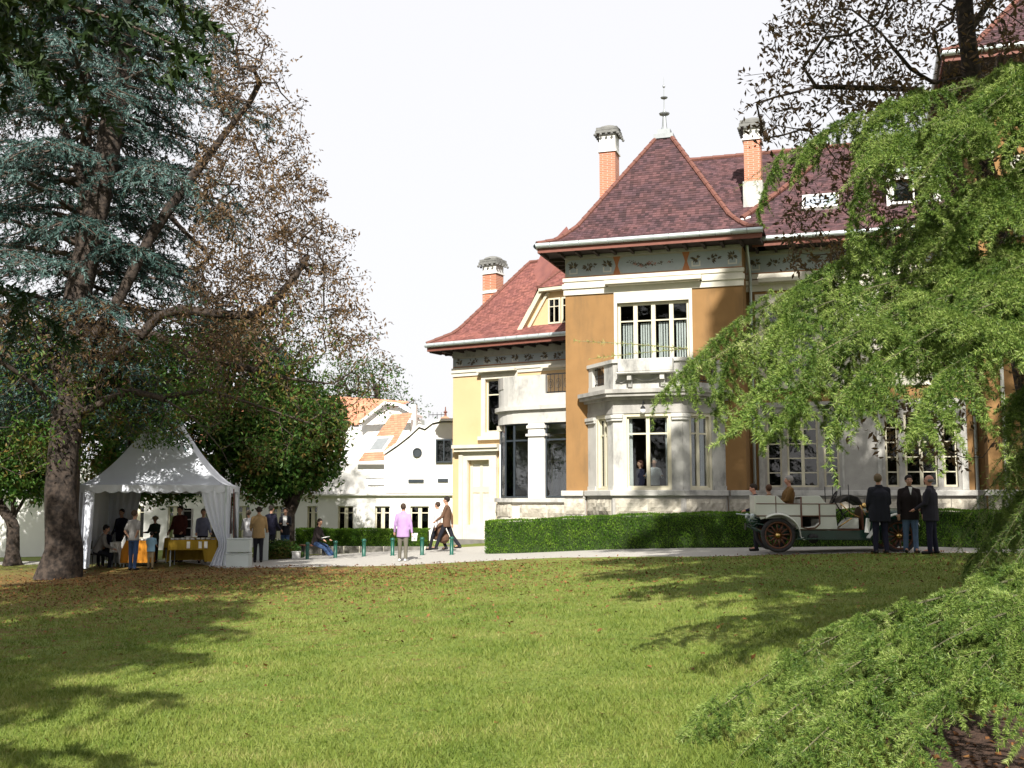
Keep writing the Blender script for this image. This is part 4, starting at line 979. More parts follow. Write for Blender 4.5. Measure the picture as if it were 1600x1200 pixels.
tiles('roof_tiles', [lp(440, 668, -5), lp(470, 615, -8)], [lp(560, 664, -5), lp(640, 628, -8)], an, M['tileo'], .2, .2, th=.03)
tiles('roof_tiles', [lp(300, 700, -5), lp(330, 645, -8)], [lp(440, 668, -5), lp(470, 615, -8)], an, M['tileo'], .2, .2, th=.03)
mb = MB(); mb.prism([lp(440, 760, -5), lp(640, 760, -5), lp(640, 650, -5), lp(560, 667, -5), lp(440, 671, -5)], Lf.n*-3); mb.prism([lp(562, 664, -4.6), lp(655, 660, -4.6), lp(648, 650, -4.6), lp(620, 636, -4.6), lp(600, 634, -4.6)], Lf.n*-.5); mb.build('wall', M['white'], an)
mb = MB(); gp2 = [(562, 662), (600, 632), (622, 634), (652, 652)]
for (a, b), (c, e) in zip(gp2[:-1], gp2[1:]):
    p, q = lp(a, b, -4.3), lp(c, e, -4.3); mb.hexa([p, q, q-Lf.n*1, p-Lf.n*1]+[x+Vector((0, 0, .14)) for x in (p, q, q-Lf.n*1, p-Lf.n*1)])
mb.build('gable_coping', M['white'], an)
a, b = li(642, 655, -3), li(649, 632, -3); boxpart('chimney', Lf, a[0], b[0], -3.4, -3, a[1]-1, b[1], 'white', an)
mb = MB(); b0 = [lp(668, 663, -3), lp(716, 662, -3), lp(716, 662, -6.5), lp(668, 663, -6.5)]; ap = lp(696, 649, -4.5); mb.add(b0+[ap], [(0, 1, 4), (1, 2, 4), (2, 3, 4), (3, 0, 4)]); mb.build('roof', M['tileo'], an)
mb = MB(); mb.lathe(ap, [(.06, -.05), (.05, .1), (.1, .15), (.03, .22), (.02, .4)], 8); mb.build('finial', M['ridge'], an)
# tv aerial
mb = MB(); p = lp(683, 662, -5); q = lp(683, 648, -5); mb.tube([p, q], .02, 5); mb.tube([q-Lf.e*.4, q+Lf.e*.4], .015, 5)
for k in range(5): x = q+Lf.e*(-.4+.2*k); mb.tube([x-Vector((0, 0, .12)), x+Vector((0, 0, .12))], .01, 4)
mb.build('aerial', M['iron'], an)

# ------------------------------------------------------------------ hedges, bollards, low wall, garden wall
def hedge(name, label, fr, t0, t1, dep, zfun, h, nleaf, lsize, m):
    root = thing(name, tuple(fr.P(t0, 0, zfun(t0)-.0)), label, 'hedge', None)
    mb = MB(); n = int((t1-t0)/.4)
    vs = []; fs = []
    ring = [(0.06, 0), (.05, h*.5), (.08, h-.1), (.16, h-.05), (dep/2, h-.04), (dep-.16, h-.05), (dep-.08, h-.1), (dep-.06, 0)]; k = len(ring)
    for i in range(n+1):
        t = t0+(t1-t0)*i/n; tt = min(max(t, t0+.06), t1-.06)
        for d, z in ring: vs.append(fr.P(tt, -d+random.uniform(-.02, .02), zfun(t)+z+random.uniform(-.02, .015)*(z > 0)-(.1 if z == 0 else 0)))
    for i in range(n):
        for j in range(k-1): a = i*k+j; fs.append((a, a+k, a+k+1, a+1))
    fs.append(tuple(range(k))); fs.append(tuple(range(n*k, (n+1)*k))[::-1]); mb.add(vs, fs)
    mb.build('hedge_core', M['hedgecore'], root)
    r = RNG.random(nleaf); top = r < .30; side = r > .93
    t = t0+(t1-t0)*RNG.random(nleaf); z = RNG.random(nleaf)**.85*h; d = np.abs(RNG.normal(0, .05, nleaf))-.02
    bump_ = .03*np.sin(t*3.1)+.02*np.sin(t*7.7+1)
    dd = np.where(top, RNG.random(nleaf)*dep, d+bump_*.6); zz = np.where(top, h-np.abs(RNG.normal(0, .03, nleaf))+bump_*.5+.01, z)
    t = np.where(side, t0+RNG.random(nleaf)*.06, t); dd = np.where(side, RNG.random(nleaf)*dep, dd)
    zf = np.array([zfun(q) for q in t])
    P = np.array(fr.o[:])[None]+np.outer(t, fr.e[:])-np.outer(dd, fr.n[:]); P[:, 2] = zf+zz
    dr = np.tile(np.array(fr.n[:]), (nleaf, 1))*.5; dr[:, 2] += .5
    V, F_ = leaf_quads(P, lsize, .55, .3, dr); stuff(nmesh('hedge_foliage', V, F_, m, root)); return root
M['hedgecore'] = mat('hedge_inner_twigs', (.03, .055, .012), .95, .4, 8)
HF = Frame(-.82, 33.0, radians(18.5)); 
def hz(fr): return lambda t: gh(fr.P(t, 0, 0).x, fr.P(t, 0, 0).y)
hedge('clipped_hedge', 'long dark green clipped hedge along the foot of the villa', HF, 0, 19, 1.1, hz(HF), .98, 52000, .05, M['hedgeleaf'])
LW_ = Frame(-7.4, 38.4, radians(4)); g0_ = hz(LW_)
lwz = at(600, 854, 38.2).z
hedge('low_hedge', 'bright low hedge growing above the grey retaining wall', Frame(-7.7, 39.0, radians(4)), 0, 4.75, .8, lambda t: lwz-.06, .62, 15000, .055, M['hedgeleaf2'] if 'hedgeleaf2' in M else M['hedgeleaf'])
rw = thing('retaining_wall', tuple(LW_.P(0, 0, g0_(0))), 'low grey concrete retaining wall with pale joints below the small hedge', 'wall')
ts = [-.1, .75, 1.55, 2.1, 2.95, 3.7, 4.4, 5.3]
for a, b in zip(ts[:-1], ts[1:]):
    boxpart('wall_panel', LW_, a+.02, b-.02, -.25, random.uniform(-.01, .01), -1.1, lwz, 'concrete', rw, .01); boxpart('joint_post', LW_, b-.018, b+.018, -.2, .03, -1.1, lwz+.01, 'cream', rw)
# bollards
bpx = [(485, 34.9), (528, 34.7), (572, 34.4), (616, 34.0), (661.5, 33.6), (707, 33.2)]
def bollard(p):
    root = thing('bollard', tuple(p), '', 'bollard', 'green bollards along the gravel path'); c = root.location
    mb = MB(); mb.lathe(c, [(.075, -.1), (.075, .02), (.058, .03), (.058, .46)], 12); mb.build('post', M['greenpaint'], root, smooth=True)
    mb = MB(); mb.lathe(c, [(.058, .465), (.072, .47), (.072, .52), (.05, .55), (0, .56)], 12); mb.build('cap', M['greenpaint'], root, smooth=True); return root
b0 = None; bl_ = ['dark green bollard left of the seated woman', 'dark green bollard by the white shoes of the seated woman', 'dark green bollard halfway between the seated woman and the purple jacket', 'dark green bollard just left of the purple jacket', 'dark green bollard between the purple jacket and the strolling couple', 'dark green bollard at the foot of the villa steps']
for (u, y), lb in zip(bpx, bl_):
    p = onground(u, y); p.z = gh(p.x, p.y)
    if b0 is None: b0 = bollard(p); b0['label'] = lb
    else: dup(b0, p, None, lb)
gw = MB(); q = Frame(-40, 44, 0); wall(gw, q, 0, 21.6, -1.6, at(30, 800, 44).z, -.2, 0); o = gw.build('garden_wall', M['white']); tag(o, 'long white garden wall dappled with leaf shade beyond the big chestnut trunk', 'wall')

# ------------------------------------------------------------------ marquee tent
TF = Frame(-12.95, 32.6, radians(-9)); TS = 4.3; tg = gh(-11, 34); te = 2.02; tp = 4.85
tent = thing('marquee_tent', tuple(TF.P(TS/2, -TS/2, tg)), 'white peaked marquee tent with scalloped valance standing under the chestnut', 'tent')
mb = MB(); N_ = 12; K = 14
cs = [(0, 0), (TS, 0), (TS, -TS), (0, -TS)]
for s in range(4):
    (a, b), (c, e) = cs[s], cs[(s+1) % 4]; vs = []; fs = []
    for i in range(N_+1):
        f = i/N_; zz = te+(tp-te)*f**1.5
        for j in range(K+1):
            g_ = j/K; x = a+(c-a)*g_; y = b+(e-b)*g_; cx, cy = TS/2, -TS/2
            sag = -.05*sin(pi*g_)*sin(pi*min(1, f*1.4)); vs.append(TF.P(x+(cx-x)*f*.992, y+(cy-y)*f*.992, zz+sag+.006*sin(j*2.1+i)))
    for i in range(N_):
        for j in range(K): q_ = i*(K+1)+j; fs.append((q_, q_+1, q_+K+2, q_+K+1))
    mb.add(vs, fs)
mb.build('tent_roof', M['pvc'], tent, smooth=True)
mb = MB(); mb.lathe(TF.P(TS/2, -TS/2, tp-.06), [(.09, -.03), (.07, .1), (.03, .2), (0, .22)], 10); mb.build('peak_cap', M['pvc'], tent, smooth=True)
for s in range(4):
    (a, b), (c, e) = cs[s], cs[(s+1) % 4]; mb = MB(); n = 120; vs = []; fs = []
    for i in range(n+1):
        f = i/n; x = a+(c-a)*f; y = b+(e-b)*f; ox, oy = (0, 1, 0, -1)[s]*.015, (1, 0, -1, 0)[s]*.015; sc = abs(sin(f*pi*11))
        ww = .012*sin(f*60)
        vs += [TF.P(x+ox, y+oy, te+.01), TF.P(x+ox*1.5+(ww if s % 2 else 0), y+oy*1.5+(0 if s % 2 else ww), te-.17-.07*sc)]
    for i in range(n): fs.append((2*i, 2*i+2, 2*i+3, 2*i+1))
    mb.add(vs, fs); mb.build('valance', M['pvc'], tent)
for a, b in cs: mb = MB(); mb.box(TF, a-.03, a+.03, b-.03, b+.03, tg-.05, te-.01); mb.build('pole', M['zinc'], tent)
def drape(pts0, pts1, z_top, z_bot, root, m='pvc', folds=9, amp=.05, tieto=None, cols=40, rows=16):
    """hanging cloth between two (t,d) lines: top line pts0, bottom line pts1"""
    mb = MB(); vs = []; fs = []
    for r in range(rows+1):
        f = r/rows; z = z_top+(z_bot-z_top)*f
        for c in range(cols+1):
            g_ = c/cols; t0_ = pts0[0][0]+(pts0[1][0]-pts0[0][0])*g_; d0_ = pts0[0][1]+(pts0[1][1]-pts0[0][1])*g_
            t1_ = pts1[0][0]+(pts1[1][0]-pts1[0][0])*g_; d1_ = pts1[0][1]+(pts1[1][1]-pts1[0][1])*g_
            k = f
            if tieto is not None:     # gathered curtain: pinched at height tieto
                k = f/tieto if f < tieto else 1-.35*(f-tieto)/(1-tieto); k = k**1.5
            t = t0_+(t1_-t0_)*k; d = d0_+(d1_-d0_)*k; w_ = amp*sin(g_*folds*2*pi+f*1.2)*(.4+.6*f)
            vs.append(TF.P(t+w_*.3, d+w_, z+.02*sin(g_*7)*f))
    for r in range(rows):
        for c in range(cols): a = r*(cols+1)+c; fs.append((a, a+1, a+cols+2, a+cols+1))
    mb.add(vs, fs); o = mb.build('curtain', M[m], root, smooth=True); return o
z0t, z1t = te-.02, tg+.03
drape([(0, 0), (.5, 0)], [(.02, 0), (.42, .02)], z0t, z1t, tent, folds=4, amp=.04)
drape([(3.55, 0), (4.42, 0)], [(4.15, .05), (4.43, .05)], z0t, z1t, tent, folds=5, amp=.045, tieto=.72)
drape([(TS, -.05), (TS, -1.5)], [(TS+.05, -.1), (TS+.05, -1.45)], z0t, z1t, tent, folds=6, amp=.05)
drape([(TS, -3.0), (TS, -4.4)], [(TS+.05, -3.5), (TS, -4.4)], z0t, z1t, tent, folds=4, amp=.06, tieto=.7)
drape([(0.05, -.1), (.05, -4.4)], [(.05, -.1), (.05, -4.4)], z0t, z1t, tent, folds=9, amp=.03)
drape([(.05, -TS+.03), (1.1, -TS+.03)], [(.05, -TS+.03), (.7, -TS+.03)], z0t, z1t, tent, folds=5, amp=.05, tieto=.8)
drape([(3.9, -TS+.03), (TS, -TS+.03)], [(4.2, -TS+.03), (TS, -TS+.03)], z0t, z1t, tent, folds=3, amp=.05, tieto=.8)
mb = MB(); mb.box(TF, TS+.12, TS+.13, -1.35, -.3, tg+1.0, te-.35); mb.build('clear_window', M['clearpvc'], tent)
tube_part('guy_strap', [TF.P(TS+.16, -.75, te-.1), TF.P(TS+.18, -.95, tg+.6)], .018, 'fascia', tent, 5)

def table(name, label, t0, t1, d0, d1, h, cloth, root_extra=None):
    z = gh(TF.P(t0, d0, 0).x, 34); r = thing(name, tuple(TF.P((t0+t1)/2, (d0+d1)/2, z)), label, 'table')
    mb = MB(); mb.box(TF, t0+.02, t1-.02, d0+.02, d1-.02, z+h-.04, z+h-.005); mb.build('tabletop', M['card'], r)
    for a in (t0+.06, t1-.06):
        for b in (d0+.06, d1-.06): mb = MB(); mb.tube([TF.P(a, b, z), TF.P(a, b, z+h-.04)], .018, 6); mb.build('leg', M['zinc'], r)
    mb = MB(); n = 90; per = [(t0, d1), (t1, d1), (t1, d0), (t0, d0)]; vs = []; fs = []
    for i in range(n+1):
        f = (i/n*4) % 4; s = int(f) % 4; g_ = f-int(f); a = per[s]; b = per[(s+1) % 4]; x, y = a[0]+(b[0]-a[0])*g_, a[1]+(b[1]-a[1])*g_
        sx, sy = ((0, 1), (1, 0), (0, -1), (-1, 0))[s]; wv = .018*sin(i*1.3)
        drop = .66 if s != 0 or g_ > .72 or cloth == 'orange' else .30
        vs += [TF.P(x, y, z+h+.004), TF.P(x+sx*(.02+wv), y+sy*(.02+wv), z+h-drop*.5), TF.P(x+sx*(.035+wv*1.6), y+sy*(.035+wv*1.6), z+h-drop)]
    for i in range(n): a = 3*i; fs += [(a, a+3, a+4, a+1), (a+1, a+4, a+5, a+2)]
    mb.add(vs, fs); mb.quad(*[TF.P(x, y, z+h+.004) for x, y in per]); mb.build('tablecloth', M[cloth], r, smooth=False); return r, z+h
mt, zt1 = table('display_table', 'long table under a mustard yellow cloth at the right side of the tent', 2.55, 4.0, -1.75, -.75, .80, 'yellow')
ot, zt2 = table('small_table', 'table under a bright orange cloth between the seated man and the visitor in grey', 1.15, 2.0, -1.6, -.95, .80, 'orange')
bt, zt3 = table('back_table', 'second mustard clothed table at the back of the tent', 2.1, 3.9, -3.6, -2.9, .80, 'yellow')
wt, zt4 = table('writing_table', 'low pale writing table in front of the seated man in the tent', .75, 1.12, -1.9, -1.2, .76, 'paper')
for k, x in enumerate((3.1, 3.45, 3.62)): mb = MB(); mb.box(TF, x, x+.10, -.70, -.69, zt1-.25, zt1-.04); mb.build('price_sheet', M['paper'], mt)
rs = random.Random(3)
def book(t, d, z, s, m, label, hgt=.05, rot=0.):
    c = TF.P(t, d, z); r = thing('book', tuple(c), label, 'book', 'books laid out on the tent tables'); mb = MB(); mb.cbox(c+Vector((0, 0, hgt/2)), (s[0]*.96, s[1]*.96, hgt*.7), rot); mb.build('pages', M['paper'], r)
    mb = MB()
    for q in (0, hgt-.006): mb.cbox(c+Vector((0, 0, q+.003)), (s[0], s[1], .006), rot)
    mb.build('cover', M[m], r); return r
bm = ['leather', 'wood', 'cargreen', 'paper', 'fascia', 'darkframe', 'card']
bc = {'leather': 'black', 'wood': 'brown', 'cargreen': 'dark green', 'paper': 'white', 'fascia': 'dull red', 'darkframe': 'slate blue', 'card': 'tan'}
for k in range(9):
    x = 2.65+k*.15; m_ = bm[k % 7]; nth = 'first second third fourth fifth sixth seventh eighth ninth'.split()[k]
    book(x, -1.0+rs.uniform(-.05, .05), zt1+.006, (.11, .16), m_, f'{bc[m_]} book, {nth} from the left on the long mustard table', rs.uniform(.03, .08), rs.uniform(-.3, .3))
for k in range(3):
    m_ = bm[(k+3) % 7]; book(1.35+k*.22, -1.2, zt2+.006, (.14, .18), m_, f'{bc[m_]} book lying on the orange tablecloth', .05, rs.uniform(-.3, .3))
r = thing('display_rack', tuple(TF.P(2.75, -3.2, zt3)), 'white upright display rack with dark shelves at the back of the tent', 'rack'); z = zt3+.006
mb = MB(); mb.box(TF, 2.6, 2.63, -3.4, -3.1, z, z+.95); mb.box(TF, 2.9, 2.93, -3.4, -3.1, z, z+.95); mb.build('side', M['paper'], r)
mb = MB(); mb.box(TF, 2.63, 2.9, -3.4, -3.38, z, z+.95); mb.build('back', M['leather'], r)
for k in range(4): mb = MB(); mb.box(TF, 2.63, 2.9, -3.38, -3.1, z+.02+.28*k, z+.045+.28*k); mb.build('shelf', M['paper'], r)
# stacked pale cabinets and board beside the tent
cc = onground(380, 32.2); cc.z = gh(cc.x, cc.y)
def crate(z, rz, lb):
    r = thing('storage_box', (cc.x, cc.y, z), lb, 'box', 'pale storage boxes stacked by the tent', rz); M_ = Matrix.Translation((cc.x, cc.y, z)) @ Matrix.Rotation(rz, 4, 'Z')
    mb = MB(); mb.hexa([Vector((cc.x+x, cc.y+y, z+k)) for k in (.0, .36) for x, y in ((-.33, -.24), (.33, -.24), (.33, .24), (-.33, .24))]); mb.build('body', M['foam'], r, bevel=.02)
    mb = MB(); mb.hexa([Vector((cc.x+x, cc.y+y, z+k)) for k in (.362, .40) for x, y in ((-.345, -.25), (.345, -.25), (.345, .25), (-.345, .25))]); mb.build('lid', M['foam'], r, bevel=.012)
crate(cc.z+.0, .02, 'lower pale grey storage box standing on the gravel beside the tent'); crate(cc.z+.43, .10, 'upper pale grey storage box resting askew on the lower one')
c = onground(416, 35.3); r = thing('display_board', tuple(c), 'plain white board leaning upright behind the man in the tan jacket', 'board'); 
mb = MB(); mb.cbox(c+Vector((0, 0, .45)), (.36, .04, .9), .15, -.08); mb.build('panel', M['foam'], r)
mb = MB(); mb.tube([c+Vector((-.1, .04, .7)), c+Vector((-.12, .3, 0))], .012, 5); mb.tube([c+Vector((.1, .04, .7)), c+Vector((.12, .3, 0))], .012, 5); mb.build('strut', M['wood'], r)
# bush and white planter between tent and low wall
c = onground(445, 36.3); r = thing('low_bush', tuple(c), 'straggly green and brown bush between the tent and the retaining wall', 'bush')
P = rot_rand(5200)*RNG.random((5200, 1))**.45*np.array([.75, .5, .62]); P[:, 2] = np.abs(P[:, 2]); P += np.array(c[:])
V, F_ = leaf_quads(P, .08, .5, .4); stuff(nmesh('foliage', V, F_, M['mixleaf'], r)); mb = MB()
for k in range(9): a = k*.7; mb.tube([c, c+Vector((.35*cos(a), .25*sin(a), .5))], [.015, .005], 5)
mb.build('stems', M['twig'], r)
c = onground(468, 36.0); r = thing('planter', tuple(c), 'small white rectangular planter on the gravel left of the seated woman', 'planter')
mb = MB(); mb.hexa([c+Vector((x, y, k)) for k in (-.02, .2) for x, y in ((-.12, -.12), (.12, -.12), (.12, .12), (-.12, .12))]); mb.build('trough', M['white'], r, bevel=.01)
mb = MB(); mb.hexa([c+Vector((x, y, k)) for k in (.2, .225) for x, y in ((-.135, -.135), (.135, -.135), (.135, .135), (-.135, .135))]); mb.build('rim', M['white'], r)

# ------------------------------------------------------------------ people
QUEUE = []
def lmesh(mb, name, m, parent, smooth=True):
    me = D.meshes.new(name); me.from_pydata([tuple(v) for v in mb.v], [], mb.f); me.materials.append(m)
    if smooth: me.polygons.foreach_set('use_smooth', [True]*len(mb.f))
    o = D.objects.new(name, me); COL.objects.link(o); o.parent = parent; return o
def remesh_part(mb, name, m, parent, vox):
    o = lmesh(mb, name, m, parent); md = o.modifiers.new('r', 'REMESH'); md.mode = 'VOXEL'; md.voxel_size = vox; md.use_smooth_shade = True
    sm = o.modifiers.new('s', 'SMOOTH'); sm.factor = .5; sm.iterations = 2; QUEUE.append(o); return o
def flush_queue():
    dg = bpy.context.evaluated_depsgraph_get()
    for o in QUEUE:
        me = D.meshes.new_from_object(o.evaluated_get(dg), depsgraph=dg); old = o.data; nm = old.name; m_ = old.materials[0]; o.modifiers.clear(); o.data = me; D.meshes.remove(old); me.name = nm
        if not len(me.materials): me.materials.append(m_)
    QUEUE.clear()
def cloth(name, c, rough=.85): 
    k = 'cl_'+name
    if k not in M: M[k] = mat(name, c, rough, .22, 7, .25, 25)
    return M[k]
def person(loc, yaw, H, label, top, bottom, shoes, hair=None, hairc=(.03, .02, .015), legs=((0, 0), (0, 0)), arms=((0, 8, 10), (0, 8, 10)), lean=0, headturn=0, headtilt=0, hem=.46, sleeve=1, bulk=1, vox=.020, collar=False, skin='skin', group=None, sit=None, hairlen=0, spread=.0, extra=None, skirt=None, cap=None, bare_head=False, upper_only=False):
    root = thing('person', tuple(loc), label, 'person', group, yaw)
    V3 = Vector; s = H/1.75
    hip = V3((0, 0, .53*H if sit is None else sit)); up = V3((0, sin(radians(lean)), cos(radians(lean))))
    fw = V3((0, cos(radians(lean)), -sin(radians(lean))))
    def T(x, y, z): return hip+V3((x, 0, 0))*s+fw*(y*s)+up*(z*s)       # torso space, z above hip for 1.75 m
    neck = T(0, -.01, .56); shL, shR = T(-.165*min(bulk, 1.15), -.015, .475), T(.165*min(bulk, 1.15), -.015, .475)
    ct = radians(headtilt); hc = neck+V3((0, .025*s+.1*sin(ct)*s, .155*s*cos(ct)))
    R_ = Matrix.Rotation(radians(headturn), 3, 'Z') @ Matrix.Rotation(-ct, 3, 'X')
    body = MB(); cl = MB(); tr = MB()
    def loft(mb, secs, n=14):
        vs = []; fs = []
        for (c, rx, ry) in secs:
            for k in range(n): a = 2*pi*k/n; vs.append(c+V3((rx*s*cos(a), 0, 0))+fw*(ry*s*sin(a)))
        for i in range(len(secs)-1):
            for k in range(n): a, b = i*n+k, i*n+(k+1) % n; fs.append((a, b, b+n, a+n))
        fs.append(tuple(range(n))[::-1]); fs.append(tuple(range((len(secs)-1)*n, len(secs)*n))); mb.add(vs, fs)
    B_ = bulk
    loft(body, [(T(0, 0, -.08), .13, .09), (T(0, 0, .0), .15, .10), (T(0, 0, .15), .125, .085), (T(0, 0, .38), .155, .10), (T(0, -.005, .48), .14, .08), (T(0, -.01, .54), .06, .05)])
    # head
    body.ball(hc+R_ @ V3((0, -.012*s, .025*s)), .098*s, 14, (.80, .98, 1.0), R_)
    body.ball(hc+R_ @ V3((0, .028*s, -.045*s)), .068*s, 12, (.86, .85, 1.0), R_)
    body.caps(neck-up*.05*s, hc-V3((0, 0, .05*s)), .056*s, .05*s, 10)
    body.caps(hc+R_ @ V3((0, .083*s, .02*s)), hc+R_ @ V3((0, .104*s, -.018*s)), .010*s, .017*s, 8)
    for sx in (-1, 1):
        body.ball(hc+R_ @ V3((sx*.080*s, -.008*s, -.002*s)), .026*s, 8, (.4, .8, 1.15), R_); body.ball(hc+R_ @ V3((sx*.036*s, .070*s, -.02*s)), .024*s, 8, (1, .8, 1), R_)
    body.caps(hc+R_ @ V3((-.035*s, .082*s, .036*s)), hc+R_ @ V3((.035*s, .082*s, .036*s)), .012*s, .012*s, 6)
    hands = []
    for sx, sh, ar in ((-1, shL, arms[0]), (1, shR, arms[1])):
        f, o_, e_ = [radians(q) for q in ar[:3]]; inw = radians(ar[3]) if len(ar) > 3 else 0
        d1 = V3((sx*sin(o_)*cos(f*0), 0, 0))+(fw*sin(f)-up*cos(f))*cos(o_); d1.normalize()
        el = sh+d1*(.29*s)
        f2 = f+e_; d2 = V3((sx*sin(o_)*.5-sx*sin(inw), 0, 0))+(fw*sin(f2)-up*cos(f2))*cos(inw); d2.normalize(); wr = el+d2*(.25*s)
        body.caps(sh, el, .046*s, .038*s); body.caps(el, wr, .038*s, .026*s)
        # hand: palm, four fingers, thumb
        side = V3((sx, 0, 0)); pn = d2.cross(side).normalized(); sd_ = d2.cross(pn).normalized(); pc = wr+d2*.045*s
        body.caps(wr+d2*.01*s, wr+d2*.075*s, .030*s, .034*s, 8)
        for q in range(4):
            b_ = wr+d2*.085*s+sd_*((q-1.5)*.019*s); L = (.05, .065, .07, .058)[q]*s; m1 = b_+d2*L*.55+pn*.008*s; body.caps(b_, m1, .0105*s, .0095*s, 6); body.caps(m1, m1+(d2*.75+pn*.5).normalized()*L*.5, .0095*s, .008*s, 6)
        tb = wr+d2*.03*s-sd_*.028*s*1; body.caps(tb, tb+(d2*.7-sd_*.6).normalized()*.055*s, .013*s, .010*s, 6); hands.append((wr+d2*.09*s, d2))
        cl.caps(T(sx*.03, -.015, .53), sh+V3((0, 0, .0)), .05*s, .058*s*B_, 10)
        if sleeve >= 1: cl.caps(sh, el, .060*s*B_, .050*s*B_**.5); cl.caps(el, wr-d2*.01*s, .050*s*B_**.5, .040*s)
        else: cl.caps(sh, sh.lerp(el, .75), .068*s*B_, .062*s*B_)
    hm = (hem-.53)*1.75       # hem relative to the hip
    loft(cl, [(T(0, 0, hm), .185*B_, .135*B_), (T(0, 0, max(.02, hm+.08)), .18*B_, .13*B_), (T(0, 0, .16), .165*B_, .125*B_), (T(0, 0, .34), .18*B_, .13*B_), (T(0, -.008, .43), .165*B_, .115*B_), (T(0, -.012, .50), .12, .09), (T(0, -.01, .56), .068, .066)] if hm < .1 else [(T(0, 0, hm), .17, .12), (T(0, 0, .34), .18, .13), (T(0, 0, .46), .18, .11), (T(0, 0, .54), .08, .07)])
    if collar: loft(cl, [(T(0, -.01, .52), .09, .085), (T(0, -.012, .60), .078, .075)])
    if skirt: loft(tr, [(T(0, 0, skirt), .23, .17), (T(0, 0, -.05), .185, .13), (T(0, 0, .05), .16, .115)])
    if not upper_only:
        loft(tr, [(T(0, 0, -.10), .15, .11), (T(0, 0, 0), .17*min(B_, 1.1), .125), (T(0, 0, .08), .15, .11)])
        for sx, lg in ((-1, legs[0]), (1, legs[1])):
            a, kn = radians(lg[0]), radians(lg[1]); hp = hip+V3((sx*.085*s, 0, -.02*s)); ox = sx*(.012+spread)
            d1 = V3((ox, sin(a), -cos(a))).normalized(); kp = hp+d1*.42*s; a2 = a-kn; d2 = V3((ox*.6, sin(a2), -cos(a2))).normalized(); an_ = kp+d2*.40*s
            body.caps(hp, kp, .075*s, .05*s); body.caps(kp, an_, .048*s, .034*s); body.caps(an_, an_+V3((0, .13*s, -.035*s)), .035*s, .03*s, 8)
            if skirt is None: tr.caps(hp, kp, .095*s*min(B_, 1.12), .072*s); tr.caps(kp, an_+d2*.02*s, .070*s, .058*s)
            else: tr.caps(hp, hp.lerp(kp, .4), .08*s, .07*s)
            sh_ = MB(); z0 = min(an_.z-.085*s, an_.z); sc_ = MB(); fd = V3((sx*.12, 1, 0)).normalized()
            fz = V3((0, 0, -.045*s)); sh_.caps(an_+fz-fd*.035*s, an_+fz+fd*.15*s+V3((0, 0, -.012*s)), .044*s, .038*s, 10); sh_.caps(an_+V3((0, 0, .01*s)), an_+fz, .043*s, .044*s, 10)
            lmesh(sh_, 'shoe', shoes, root)
    remesh_part(body, 'body', M[skin], root, vox*.82); remesh_part(cl, 'jacket' if hem < .5 else 'shirt', top, root, vox)
    if not upper_only or skirt: remesh_part(tr, 'skirt' if skirt else 'trousers', bottom, root, vox)
    # eyes and mouth
    for sx in (-1, 1): mb = MB(); mb.ball(hc+R_ @ V3((sx*.032*s, .083*s, .020*s)), .0095*s, 8, (1.3, .6, .7), R_); lmesh(mb, 'eye', M['eye'], root)
    mb = MB(); mb.ball(hc+R_ @ V3((0, .088*s, -.060*s)), .018*s, 8, (1.2, .5, .35), R_); lmesh(mb, 'mouth', M['lip'], root)
    if not bare_head:
        hb = MB(); hb.ball(hc+R_ @ V3((0, -.028*s, .040*s)), .106*s, 14, (.86, .98, .98), R_)
        hb.ball(hc+R_ @ V3((0, .03*s, .085*s)), .062*s, 10, (1.1, .8, .55), R_)
        if hair == 'long': hb.ball(hc+R_ @ V3((0, -.045*s, -.04*s)), .105*s, 12, (.95, .7, 1.25), R_)
        if hair == 'curly':
            for k in range(26): q = rot_rand(1)[0]; q[2] = abs(q[2]); q[1] = -abs(q[1])*.9; hb.ball(hc+R_ @ V3((q[0]*.085*s, q[1]*.09*s-.012*s, q[2]*.1*s)), .035*s, 7)
        remesh_part(hb, 'hair', cloth('hair_%d_%d' % (int(hairc[0]*1000), int(hairc[1]*1000)), hairc), root, vox)
    else:   # bald with a fringe
        hb = MB()
        for k in range(9): a = radians(180+k*22.5); hb.ball(hc+R_ @ V3((.078*s*cos(a), .085*s*sin(a)-.02*s, .0)), .03*s, 7, (1, 1, 1.3), R_)
        remesh_part(hb, 'hair', cloth('hair_grey', (.16, .15, .14)), root, vox)
    return root, hands, T
def addpart(root, mb, name, m): return lmesh(mb, name, m, root, False)
def gp(u, Y): p = onground(u, Y); p.z = gh(p.x, p.y)+.012; return p
JE = cloth('blue_denim', (.035, .07, .16)); DK = cloth('near_black_cloth', (.010, .011, .018)); NV = cloth('dark_navy_cloth', (.012, .012, .03)); BR = cloth('brown_suede', (.12, .065, .04)); BK = mat('black_shoe_leather', (.012, .011, .01), .4); WS = mat('white_shoe', (.7, .7, .7), .5)
GT = cloth('grey_olive_trousers', (.13, .12, .095)); PU = cloth('lilac_purple_jacket', (.42, .27, .50)); TN = cloth('tan_jacket', (.33, .22, .10)); WH = cloth('white_cotton', (.72, .72, .74)); GY = cloth('heather_grey_cotton', (.28, .27, .26)); LB = cloth('light_blue_cotton', (.28, .47, .62)); MR = cloth('maroon_cloth', (.07, .018, .015)); BG = cloth('blue_grey_cloth', (.14, .15, .22)); OL = cloth('olive_brown_jacket', (.16, .085, .025)); CK = cloth('khaki_cloth', (.25, .2, .12))
